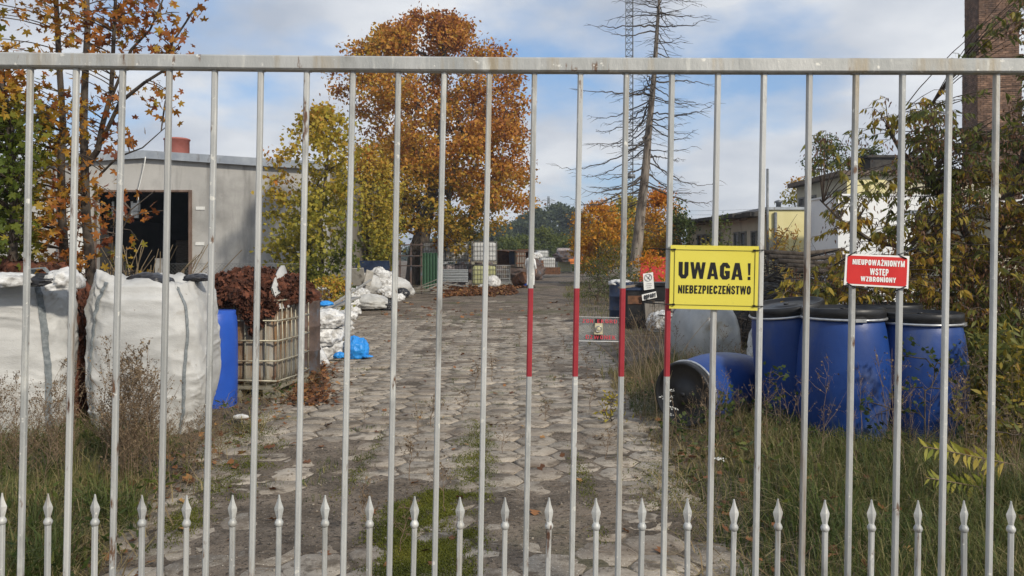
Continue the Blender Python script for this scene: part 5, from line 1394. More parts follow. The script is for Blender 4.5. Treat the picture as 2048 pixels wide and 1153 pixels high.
    for k in range(22):
        px_, D = r3.uniform(628, 822), 0; D = 20.5 + (px_ - 628) / 194 * 8.5 + r3.uniform(-.8, .6); q = P(px_, 512, D); mm = r3.choice(['bag2', 'bag2', 'bag2', 'blackbag']); s_ = r3.uniform(.22, .5)
        lump('film_scrap', (q.x, q.y, gz(q.x, q.y) - .02 + (r3.uniform(.1, .4) if k % 3 == 0 else 0)), (s_, s_ * .8, s_ * .7), mm, 'crumpled black film piece among the white heaps by the hall' if mm == 'blackbag' else 'crumpled white film piece among the white heaps by the hall', 'plastic film', 120 + k, amp=.5, freq=2.6, sub=4, group='black film pieces in the heaps' if mm == 'blackbag' else GF)
    for k in range(20):
        f = r3.random(); px_ = 622 + 60 * f + r3.uniform(-14, 26); D = 12.9 + 8.5 * f; q = P(px_, 512, D); s_ = r3.uniform(.28, .6)
        lump('film_scrap', (q.x, q.y, gz(q.x, q.y) - .02), (s_, s_ * .9, s_ * .55), 'bag2', 'crumpled white film piece strewn between the bale and the white heaps', 'plastic film', 160 + k, amp=.5, freq=2.8, sub=4, group='film pieces between the bale and the heaps')
    # grey fibre sheet and navy board
    m = MB(); p = P(698, 555, 26); m.box((0, 0, 0), (1.05, .05, .62), rot=Matrix.Rotation(.45, 3, 'X') @ Matrix.Rotation(-.06, 3, 'Y')); m.box((.62, .1, -.03), (.3, .05, .5), rot=Matrix.Rotation(.9, 3, 'Z') @ Matrix.Rotation(.3, 3, 'Y')); o = m.build('fibre_sheet', MT['grey_sheet']); o.location = p; tag(o, 'bent grey sheet leaning in front of the navy board', 'sheet')
    m = MB(); p = P(745, 536, 29); m.box((0, 0, 0), (1.25, .08, .52), rot=Matrix.Rotation(.2, 3, 'X')); m.box((0, .06, -.45), (1.1, .06, .5)); o = m.build('navy_board', MT['navy']); o.location = p; tag(o, 'navy blue board standing behind the white heaps', 'board')
    # rusty rail frame behind
    fr = empty('rail_frame', (X_(760, 33), 33, 0), 0, 'rusty steel rail frame standing below the big maple', 'frame')
    for px_ in (703, 728, 752, 779, 800, 822, 843):
        m = MB(); a = P(px_, 512, 33); m.bar((a.x, a.y, 0), (a.x, a.y, Z_(486, 33)), .07); place(m.build('post', MT['rust_dark'], fr))
    for py in (490, 512, 532):
        m = MB(); a, b = P(700, py, 33), P(846, py, 33); m.bar((a.x, a.y - .06, a.z), (b.x, b.y - .06, b.z), .045); place(m.build('rail', MT['rust_dark'], fr))
    # green corrugated sheet by the trunk
    m = MB(); V = []; n = 25; w = 36 * 38 / F; zt, zb = Z_(506, 38), .0; x0 = X_(840, 38)
    for k in range(n):
        x = x0 + w * k / (n - 1); y = 38 + .025 * math.cos(k * math.pi / 2 * 1.0)
        V += [(x, y, zb), (x, y, zt + .02 * math.sin(k))]
    V += [(x, y + .012, z) for x, y, z in V]; Fc = []
    for k in range(n - 1): Fc += [(2 * k, 2 * k + 2, 2 * k + 3, 2 * k + 1), (2 * n + 2 * k + 2, 2 * n + 2 * k, 2 * n + 2 * k + 1, 2 * n + 2 * k + 3), (2 * k + 1, 2 * k + 3, 2 * n + 2 * k + 3, 2 * n + 2 * k + 1)]
    m.add(V, Fc); tag(m.build('green_metal_sheet', MT['green_sheet']), 'tall dark green corrugated sheet standing right of the maple trunk', 'metal sheet')
    # chain link fence in front of the hall door
    ff = empty('wire_fence', (X_(450, 12), 12, 0), 0, 'low chain link wire fence before the hall, above the brown waste', 'fence')
    D = 12.0; x0, x1, z0, z1 = X_(322, D), X_(606, D), .2, Z_(528, D)
    A, B = [], []; s = .055; k = x0 - (z1 - z0)
    while k < x1:
        for sg in (0, 1):
            a, b = (k, z0), (k + (z1 - z0), z1)
            if sg: a, b = (k, z1), (k + (z1 - z0), z0)
            # clip to the span
            f0 = max(0, (x0 - a[0]) / (b[0] - a[0])); f1 = min(1, (x1 - a[0]) / (b[0] - a[0]))
            if f1 > f0: A.append((a[0] + (b[0] - a[0]) * f0, D + .002 * sg, a[1] + (b[1] - a[1]) * f0)); B.append((a[0] + (b[0] - a[0]) * f1, D + .002 * sg, a[1] + (b[1] - a[1]) * f1))
        k += s
    V, Fq = frusta(A, B, .0018, .0018, 3); place(tag(link('wire_mesh', np_mesh('wire_mesh', V, [Fq], MT['wire']), ff), kind='stuff'))
    for px_, top in ((318, 517), (606, 520)):
        m = MB(); a = P(px_, 512, D - .08); m.box((a.x, a.y, Z_(top, D) / 2), (.10, .10, Z_(top, D)), taper=.85); place(m.build('post', MT['concrete' if px_ == 318 else 'rust'], ff))
    m = MB(); m.tube([(x0, D, z1), (x1, D, z1)], .003, 5); place(m.build('top_wire', MT['wire'], ff))
build_left_side()

def build_far_yard():
    W = 1.2
    # left stacks of caged tanks
    for a, rz_, lab0, b0, lab1, b1 in ((868, .03, 'pinkish tank, lower left of the stack behind the steel beams', 'ibc_pink', 'white tank, upper left of the stack under the maple', 'ibc_white'), (913, -.02, 'pinkish tank, lower right of the stack behind the steel beams', 'ibc_pink', 'white tank on a pale pallet, upper right of the stack under the maple', 'ibc_white')):
        c = P(a, 512, 41.3); ibc((c.x, c.y, 0), rz_, lab0, b0, 'cage_dark', pallet='cage_light'); ibc((c.x + .02, c.y, 1.17), rz_ + .02, lab1, b1, 'cage_dark', pallet='cage_light')
    c = P(968, 512, 40); ibc((c.x, c.y, 0), .04, 'yellowed caged tank at the bottom of the tall pair', 'ibc_yellow', 'cage_dark', w=1.25); ibc((c.x + .02, c.y, 1.17), -.03, 'clean white caged tank on top of the yellowed one', 'ibc_white', 'cage_dark', w=1.25)
    c = P(1004, 512, 41); ibc((c.x, c.y, 0), .06, 'empty caged frame right of the tall pair of tanks', 'blackpl', 'cage_light', w=.8, d=.9, h=1.1, with_bottle=False)
    c = P(1128, 512, 71); ibc((c.x, c.y, 0), .1, 'greenish caged tank at the bottom of the far pair', 'ibc_yellow', 'cage_light', w=1.3); ibc((c.x, c.y, 1.17), -.05, 'pinkish caged tank on top of the far pair', 'ibc_pink', 'cage_dark', w=1.35)
    c = P(1095, 512, 58); ibc((c.x, c.y, .35), .0, 'pale caged tank left of the far pair', 'ibc_white', 'cage_dark', w=1.15)
    c = P(1083, 512, 62); ibc((c.x, c.y, .9), .2, 'white tank behind the pale caged one', 'ibc_white', 'cage_dark', w=1.0)
    # stack of galvanised beams
    for k in range(4):
        z = .30 + k * .16; a, b = P(858, 512, 38.8), P(936, 512, 38.4)
        m = MB(); d = (b - a).normalized()
        prof = [(0, 0), (.05, .03), (.05, .05), (0, .075), (.05, .10), (.05, .12), (0, .15)]
        V = []; 
        for q in (a, b):
            for (o, h) in prof: V.append((q.x, q.y - o, z + h))
            for (o, h) in reversed(prof): V.append((q.x, q.y - o + .02, z + h))
        n = 14; Fc = [(i, (i + 1) % n, n + (i + 1) % n, n + i) for i in range(n)] + [tuple(range(n - 1, -1, -1)), tuple(range(n, 2 * n))]
        m.add(V, Fc); tag(m.build('steel_beam', MT['cage_light']), 'pale galvanised beam, %s of the stack in the fallen leaves' % ('lowest', 'second from the bottom', 'third from the bottom', 'topmost')[k], 'beam', 'galvanised beams stacked in the leaves')
    for i, px_ in enumerate((866, 934)):
        m = MB(); p = P(px_, 512, 38.5); m.box((p.x, p.y + .12, .14), (.12, .4, .32)); tag(m.build('support_block', MT['concrete']), 'pale block carrying the %s end of the beam stack' % ('left', 'right')[i], 'block')
    m = MB(); m.bar(P(890, 568, 37.6), P(925, 573, 36.9), .35, .03); tag(m.build('pale_slab', MT['grey_sheet']), 'pale slab tilted in the leaves before the beams', 'slab')
    # rusty stack beside the person
    def box(name, px_, py0, py1, D, w, d, m_, label, cat, rz_=0.0, bands=0):
        c = P(px_, py1, D); h = (py1 - py0) * D / F; t = empty(name, (c.x, c.y, c.z), rz_, label, cat)
        m = MB(); m.box((0, 0, h / 2), (w, d, h), bev=.04); m.build('body', MT[m_], t)
        m = MB()
        for k in range(bands):
            z = h * (k + .5) / bands
            m.box((0, -d / 2 - .012, z), (w + .03, .02, .05)); m.box((w / 2 + .012, 0, z), (.02, d, .05))
        for k in range(4): m.box((-w / 2 + w * (k + .5) / 4, -d / 2 - .02, h / 2), (.03, .02, h))
        m.box((0, 0, h + .015), (w + .06, d + .06, .03)); m.build('frame', MT['rust'], t)
        return t
    box('rusty_crate', 1008, 502, 530, 42, .75, .7, 'rust', 'rusty brown crate at the upper left of the drum stack', 'crate', .1, 2)
    box('rusty_crate', 1052, 500, 536, 41.4, .8, .7, 'rust', 'rusty brown crate above the head of the person', 'crate', -.1, 2)
    c = P(1028, 530, 41); drum((c.x, c.y, c.z), 'dark blue drum standing between the rusty crates', h=.78, r=.26, body='navy', lid=False)
    box('rusty_crate', 1040, 505, 534, 40.5, .5, .5, 'board_grey', 'grey brown crate right of the dark blue drum', 'crate', .15, 2)
    m = MB(); m.box((0, 0, 0), (1.9, 1.1, .06)); o = m.build('rust_sheet', MT['rust_dark']); o.location = P(1034, 502, 41); o.rotation_euler = (0, .04, 0); tag(o, 'rusty sheet lying over the crates and drum', 'metal sheet')
    for (a, D) in ((1012, 41.6), (1022, 41.8), (1048, 41.5)): pass
    m = MB(); m.box((0, 0, 0), (1.5, 1.2, .12)); m.box((-.6, 0, -.3), (.12, 1.0, .5)); m.box((.6, 0, -.3), (.12, 1.0, .5)); o = m.build('pallet_bench', MT['pallet']); c = P(1033, 512, 41.4); o.location = (c.x, c.y, Z_(534, 41.4)); tag(o, 'rough wooden bench carrying the rusty crates', 'bench')
    c = P(1034, 512, 39.6); drum((c.x, c.y, .3), 'rusty drum lying below the crates left of the person', h=.75, r=.30, body='rust', lid=False, name='steel_drum', steel=True, tilt=(math.radians(72), 0, .5))
    c = P(1050, 512, 39.9); drum((c.x + .05, c.y, 0), 'small blue drum standing behind the person', h=.62, r=.24, body='blue2', lid=False)
    box('rusty_crate', 1074, 522, 542, 56, .8, .7, 'rust', 'rusty bin in front of the far tanks', 'crate', .2, 1)
    box('yellow_crate', 1073, 536, 550, 52, .55, .5, 'ibc_yellow', 'yellow crate on the ground right of the person', 'crate', .3, 1)
    box('rusty_crate', 1102, 536, 549, 57, 1.3, .6, 'rust', 'long rusty skip under the pale caged tank', 'crate', .05, 1)
    lump('film_heap', P(1072, 519, 60), (.9, .7, .6), 'bag2', 'white film piled above the rusty bin', 'plastic film', 81, sub=4)
    lump('film_heap', P(985, 574, 38.5), (.7, .6, .62), 'bag2', 'white film against the yellowed tank', 'plastic film', 82, sub=4)
    lump('film_heap', P(963, 578, 38), (.3, .3, .24), 'bag2', 'small white bundle in the leaves below the yellowed tank', 'plastic film', 83, sub=4)
    # orange trough and dark machine at the far right
    m = MB(); m.box((0, 0, 0), (2.6, .7, .22), bev=.08); m.box((0, 0, -.2), (2.3, .5, .2)); m.box((-.4, 0, .2), (.9, .5, .2)); o = m.build('orange_trough', MT['orange_pl']); o.location = P(1168, 521, 66); tag(o, 'orange trough lying beyond the far tanks', 'trough')
    lump('scrap_heap', P(1150, 524, 70), (3.5, 2, 1.3), 'rust_dark', 'dark scrap heap right of the far tanks', 'scrap', 84, sub=5)
    lump('scrap_heap', P(1060, 512 + 1.6 * F / 75, 75), (6, 3, 1.9), 'rust_dark', 'dark scrap heap behind the far tanks', 'scrap', 85, sub=5)
    lump('scrap_heap', P(1000, 512 + 1.6 * F / 52, 52), (5, 3, 2.0), 'rust_dark', 'brown scrap heap behind the tall white tank', 'scrap', 86, sub=5)
    # red skip behind the bins
    sk = empty('red_skip', (X_(1316, 33), 33, 0), 0, 'red metal skip behind the low bush and dark bins', 'skip')
    m = MB(); m.box((0, 0, .80), (1.7, 1.3, 1.3), taper=1.08); m.box((0, 0, .07), (1.3, 1.0, .14)); m.build('body', MT['red_pl'], sk)
    m = MB()
    for (x, y, dx, dy) in ((0, -.72, 1.95, .07), (0, .72, 1.95, .07), (-.95, 0, .07, 1.37), (.95, 0, .07, 1.37)): m.box((x, y, 1.48), (dx, dy, .09))
    m.build('rim', MT['red_pl'], sk)
    # wood scraps by the sacks
    for k in range(11):
        p = P(random.uniform(822, 872), 512, 1); D = random.uniform(29.5, 35); a = P(random.uniform(825, 868), 512, D); a.z = random.uniform(.02, .25); an = random.uniform(-.7, .5); L = random.uniform(.5, 1.4)
        m = MB(); m.bar(a, a + Vector((math.cos(an) * L, math.sin(an) * L, random.uniform(-.02, .4))), .09, .03); tag(m.build('wood_scrap', MT['board_grey']), 'broken grey board in the scrap wood below the green sheet', 'board', 'scrap wood below the green sheet')
build_far_yard()

def build_bins():
    """dark bins with the two notices, right of the road"""
    D = 17.4
    def at(px_, py=None, d=D):
        p = P(px_, 512, d); p.z = gz(p.x, p.y) if py is None else Z_(py, d); return p
    drum(at(1243, None, 18.2), 'dark blue barrel with a pale ring mark behind the red bar', h=.98, r=.28, body='navy', name='steel_drum', steel=True, lid=False)
    p = at(1240, None, 18.2); m = MB()
    for k in range(20): 
        a, b = 2 * math.pi * k / 20, 2 * math.pi * (k + 1) / 20
        m.bar((p.x + .085 * math.cos(a) * .8 + .09, p.y - .275, .55 + .12 * math.sin(a)), (p.x + .085 * math.cos(b) * .8 + .09, p.y - .275, .55 + .12 * math.sin(b)), .03, .012)
    o = m.build('ring_mark', MT['white_ink']); 
    for q in bpy.data.objects:
        if q.get('label', '').startswith('dark blue barrel with'): o.parent = q; place(o)
    lump('film_heap', at(1240, 570, 18.2), (.5, .5, .14), 'bag2', 'white scraps on the dark blue barrel', 'plastic film', 91, sub=4)
    t = empty('waste_bin', at(1270), 0, 'dark bin with a maroon panel beside the dark blue barrel', 'bin')
    m = MB(); m.box((0, 0, .42), (.52, .5, .84), bev=.06, taper=1.0); m.build('body', MT['blackpl'], t)
    m = MB(); m.box((0, -.262, .62), (.40, .02, .18)); m.build('maroon_panel', MT['rust'], t)
    m = MB(); m.box((0, -.01, .86), (.56, .54, .06), bev=.03); m.build('rim', MT['navy'], t)
    t = empty('waste_bin', at(1306), 0, 'black plastic bin that carries the two notices', 'bin')
    m = MB(); m.box((0, 0, .46), (.66, .6, .92), bev=.07); m.build('body', MT['blackpl'], t)
    m = MB(); m.box((0, 0, .95), (.74, .68, .07), bev=.05); m.build('lid', MT['blackpl'], t)
    drum(at(1335, None, 17.9), 'blue and white barrel at the right of the black bin', h=.95, r=.27, body='navy', name='steel_drum', steel=True, lid=False)
    m = MB(); m.bar(at(1240, 576, 17.1), at(1305, 566, 17.5), .16, .035); tag(m.build('wood_plank', MT['pallet']), 'brown plank lying across the dark bins', 'plank')
    for i, (a, b) in enumerate(((1300, 622), (1318, 626), (1336, 612))):
        q = at(a, None, 16.6); m = MB(); m.box((0, 0, .28), (.19, .06, .56 + .06 * i), rot=Matrix.Rotation(.06 * (i - 1), 3, 'Y')); o = m.build('grey_plank', MT['board_grey']); o.location = q; tag(o, ('grey upright board below the white notice', 'grey upright board in the middle below the bins', 'grey upright board nearest the yellow sign')[i], 'plank')
    lump('film_heap', at(1322, None, 16.2), (.5, .5, .5), 'bag2', 'pale rubbish between the boards below the bins', 'rubbish', 92, sub=4)
    # notices, 16.9 m away
    d = 17.05
    def sheet(name, quad, m_, label, th=.006):
        c = [P(a, b, d) for a, b in quad]; n = MB(); V = c + [v + Vector((0, th, 0)) for v in c]
        n.add(V, [(0, 1, 2, 3), (7, 6, 5, 4), (0, 4, 5, 1), (1, 5, 6, 2), (2, 6, 7, 3), (3, 7, 4, 0)]); o = n.build(name, MT[m_]); tag(o, label, 'notice'); return o
    s = sheet('warning_notice', [(1288, 581), (1286, 548), (1306, 545), (1308.5, 578)][::-1], 'white_sign', 'white notice in a clear sleeve with a crossed circle, on the black bin')
    m = MB(); c = P(1296.5, 555.5, d - .008); r = 7.2 * d / F
    for k in range(28):
        a, b = 2 * math.pi * k / 28, 2 * math.pi * (k + 1) / 28
        m.bar(c + Vector((r * math.cos(a), 0, r * math.sin(a))), c + Vector((r * math.cos(b), 0, r * math.sin(b))), .012, .003)
    m.bar(c + Vector((-r * .7, -.002, r * .7)), c + Vector((r * .7, -.002, -r * .7)), .012, .003); m.build('prohibition_ring', MT['black_ink'], s)
    m = MB(); m.bar(c + Vector((-.035, 0, -.04)), c + Vector((.03, 0, .02)), .014, .003); m.bar(c + Vector((.0, 0, -.03)), c + Vector((.035, 0, .05)), .022, .003); m.build('flame_picture', MT['black_ink'], s)
    m = MB()
    for k, wln in enumerate((10, 12, 9)):
        q0, q1 = P(1298 - wln / 2, 568 + 4 * k, d - .008), P(1298 + wln / 2, 567.4 + 4 * k, d - .008); m.bar(q0, q1, .010, .003)
    m.build('text_lines', MT['black_ink'], s)
    s2 = sheet('waste_notice', [(1285, 602), (1283.5, 590), (1312, 583), (1314, 595.5)][::-1], 'white_sign', 'small tilted white sign reading ODPADY below the notice')
    return s2
waste_notice = build_bins()

# translucent tanks and the pile of dark branches behind the drums
def build_right_middle():
    c = P(1408, 512, 10.8); t = empty('plastic_tank', (c.x, c.y, 0), .25, 'cloudy white plastic tank standing behind the lying drum', 'tank')
    m = MB(); lv = [(.0, .95), (.05, 1.0), (.30, 1.0), (.36, .985), (.42, 1.0), (.62, .97), (.78, .88), (.90, .74), (.97, .55), (1.0, .3)]
    V, Fc = [], []; n = 0
    for z, s_ in lv:
        pts = []
        for cx, cy, a0 in ((1, 1, 0), (-1, 1, 90), (-1, -1, 180), (1, -1, 270)):
            for k in range(6):
                a = math.radians(a0 + 18 * k); pts.append(((cx * .16 + .24 * math.cos(a)) * s_, (cy * .22 + .24 * math.sin(a)) * s_, z * 1.0))
        n = len(pts); V += pts
    for i in range(len(lv) - 1):
        for k in range(n): Fc.append((i * n + k, i * n + (k + 1) % n, (i + 1) * n + (k + 1) % n, (i + 1) * n + k))
    Fc += [tuple(range(n - 1, -1, -1)), tuple((len(lv) - 1) * n + k for k in range(n))]
    m.add(V, Fc, 0, True); m.build('shell', mat('cloudy_tank_plastic', (.36, .38, .39), (.52, .53, .53), scale=2.5, rough=.22, trans=.25, spots=[((.30, .27, .20), 3, .55, .7)]), t)
    m = MB(); m.lathe([(.09, .98), (.09, 1.03), (.02, 1.04)], 16); m.build('cap', MT['blackpl'], t)
    c = P(1660, 512, 9.6); lump('film_heap', (c.x, c.y, .0), (1.0, .9, 1.32), 'bag2', 'white film bundle showing above the lid of the front blue drum', 'plastic film', 95, amp=.14, sub=5)
    c = P(1575, 512, 9.8); lump('film_heap', (c.x, c.y, .0), (.9, .8, 1.22), 'bag2', 'white film bundle behind the leaning blue drum', 'plastic film', 96, amp=.14, sub=5)
    # brush pile
    rng = np.random.default_rng(44); t = empty('brush_pile', (X_(1590, 14), 14, 0), 0, 'tall pile of dark cut branches behind the drums and signs', 'brush pile')
    A, B, R0, R1 = [], [], [], []
    for _ in range(1500):
        x = rng.uniform(-1.6, 1.5); y = rng.uniform(-1.0, 1.0); top = 1.72 * max(0, 1 - (abs(x) / 1.75) ** 3) * max(0, 1 - (abs(y) / 1.3) ** 2)
        z = rng.uniform(0, 1) ** .6 * top; p = np.array([X_(1590, 14) + x, 14 + y, z])
        d = np.array([rng.normal(), rng.normal() * .6, rng.normal() * .22]); d /= np.linalg.norm(d); L = rng.uniform(.3, 1.3)
        r = rng.choice([.004, .007, .012, .022], p=[.5, .3, .15, .05]); mid = p + d * L / 2 + rng.normal(size=3) * .04
        A += [p, mid]; B += [mid, p + d * L + rng.normal(size=3) * .05]; R0 += [r, r * .8]; R1 += [r * .8, r * .4]
    V, Fq = frusta(A, B, np.array(R0), np.array(R1), 5); place(tag(link('cut_branches', np_mesh('cut_branches', V, [Fq], mat('dark_cut_branch', (.025, .022, .020), (.06, .052, .047), scale=5, rough=.9)), t), kind='stuff'))
    me = lump_mesh('pile_core', (3.0, 1.8, 1.5), 'blackpl', 5, .2, 2, 4); o = link('pile_core', me, t); o.location = (0, .1, -.1)
    for k in range(5):
        m = MB(); a = P(1520 + 18 * k, 505 + 9 * k, 13.2 - .1 * k); m.tube([a, a + Vector((.7, .1, -.03)), a + Vector((1.5, .2, .05 - .03 * k))], [.045, .04, .03], 8); place(m.build('log', MT['bark'], t))
build_right_middle()

# ---------------------------------------------------------------- the person in white overalls
def build_person():
    D = 38.4; c = P(1061, 512, D); H = 1.76
    t = empty('person', (c.x, c.y, 0), 0, 'person in white overalls in the far yard, half hidden by a red banded bar', 'person')
    def skin(name, verts, edges, rad, mname, root=0, sub=2):
        me = bpy.data.meshes.new(name); me.from_pydata(verts, edges, []); me.update()
        o = bpy.data.objects.new(name, me); COL.objects.link(o)
        md = o.modifiers.new('skin', 'SKIN'); md.use_smooth_shade = True
        for i, r in enumerate(rad): me.skin_vertices[0].data[i].radius = (r, r) if not isinstance(r, tuple) else r
        me.skin_vertices[0].data[root].use_root = True
        o.modifiers.new('sub', 'SUBSURF').levels = sub; o.modifiers['sub'].render_levels = sub
        dg = bpy.context.evaluated_depsgraph_get(); m2 = bpy.data.meshes.new_from_object(o.evaluated_get(dg)); bpy.data.objects.remove(o)
        m2.name = name; m2.materials.clear(); m2.materials.append(MT[mname])
        for p in m2.polygons: p.use_smooth = True
        return link(name, m2, t)
    # body: one continuous figure (pelvis root, legs, spine, neck, head, arms, hands with five fingers)
    Vv = [(0, 0, .95), (0, 0, 1.12), (0, .01, 1.30), (0, .01, 1.46), (0, 0, 1.54), (0, -.015, 1.62), (0, -.01, 1.70)]
    E = [(0, 1), (1, 2), (2, 3), (3, 4), (4, 5), (5, 6)]; R = [(.15, .12), (.14, .11), (.16, .11), (.10, .08), (.055, .06), (.075, .09), (.065, .075)]
    def limb(pts, rs, at):
        for p, r in zip(pts, rs): Vv.append(p); R.append((r, r)); E.append((at, len(Vv) - 1)); at = len(Vv) - 1
        return at
    hands = []
    for s in (-1, 1):
        limb([(s * .10, 0, .88), (s * .11, -.02 + .03 * s, .50), (s * .12, .02 + .03 * s, .09), (s * .13, -.12 + .03 * s, .04)], [.085, .055, .042, .035], 0)
        w = limb([(s * .19, .01, 1.44), (s * .25, .02, 1.16), (s * .24, -.10, .93), (s * .235, -.13, .86)], [.05, .042, .03, .034], 3)
        hands.append((s, w))
    for s, w in hands:
        b = Vv[w]
        for k in range(4):
            o = (k - 1.5) * .016; L = (.065, .075, .072, .055)[k]
            limb([(b[0] + s * .005, b[1] - .012 + o, b[2] - .045), (b[0], b[1] - .02 + o, b[2] - .045 - L * .6), (b[0] - s * .012, b[1] - .022 + o, b[2] - .05 - L)], [.009, .008, .007], w)
        limb([(b[0] - s * .02, b[1] - .035, b[2] - .02), (b[0] - s * .025, b[1] - .05, b[2] - .055)], [.011, .009], w)
    skin('body', Vv, E, R, 'skin')
    # overalls over trunk, arms and legs
    Vv, E, R = [], [], []
    for p, r in (((0, 0, .96), (.19, .15)), ((0, 0, 1.12), (.185, .145)), ((0, .01, 1.30), (.20, .145)), ((0, .01, 1.45), (.13, .10)), ((0, 0, 1.52), (.075, .075))): Vv.append(p); R.append(r)
    E = [(0, 1), (1, 2), (2, 3), (3, 4)]
    for s in (-1, 1):
        limb([(s * .105, 0, .86), (s * .115, -.02 + .03 * s, .50), (s * .12, .01 + .03 * s, .14)], [.115, .085, .078], 0)
        limb([(s * .20, .01, 1.42), (s * .255, .02, 1.16), (s * .245, -.09, .95)], [.075, .066, .05], 3)
    skin('overalls', Vv, E, R, 'coverall')
    for s in (-1, 1):
        m = MB(); m.box((s * .125, -.05 + .03 * s, .05), (.10, .29, .10), bev=.03); m.box((s * .12, .02 + .03 * s, .12), (.11, .12, .10), bev=.03); m.build('boot', MT['boot'], t)
    m = MB(); m.lathe([(.085, 1.655), (.093, 1.69), (.088, 1.735), (.06, 1.775), (.01, 1.79)], 18, c=(0, .008, 0)); m.build('hair', MT['hair'], t)
    # face: eyes, nose, ears, mouth
    m = MB()
    for s in (-1, 1): m.box((s * .03, -.098, 1.665), (.022, .012, .010))
    m.box((0, -.097, 1.61), (.045, .01, .008)); m.build('face_features', MT['hair'], t)
    m = MB(); m.bar((0, -.09, 1.67), (0, -.112, 1.635), .018, .02)
    for s in (-1, 1): m.box((s * .082, .0, 1.65), (.014, .035, .055), bev=.004)
    m.build('nose_and_ears', MT['skin'], t)
    t.rotation_euler = (0, 0, math.radians(150))
build_person()
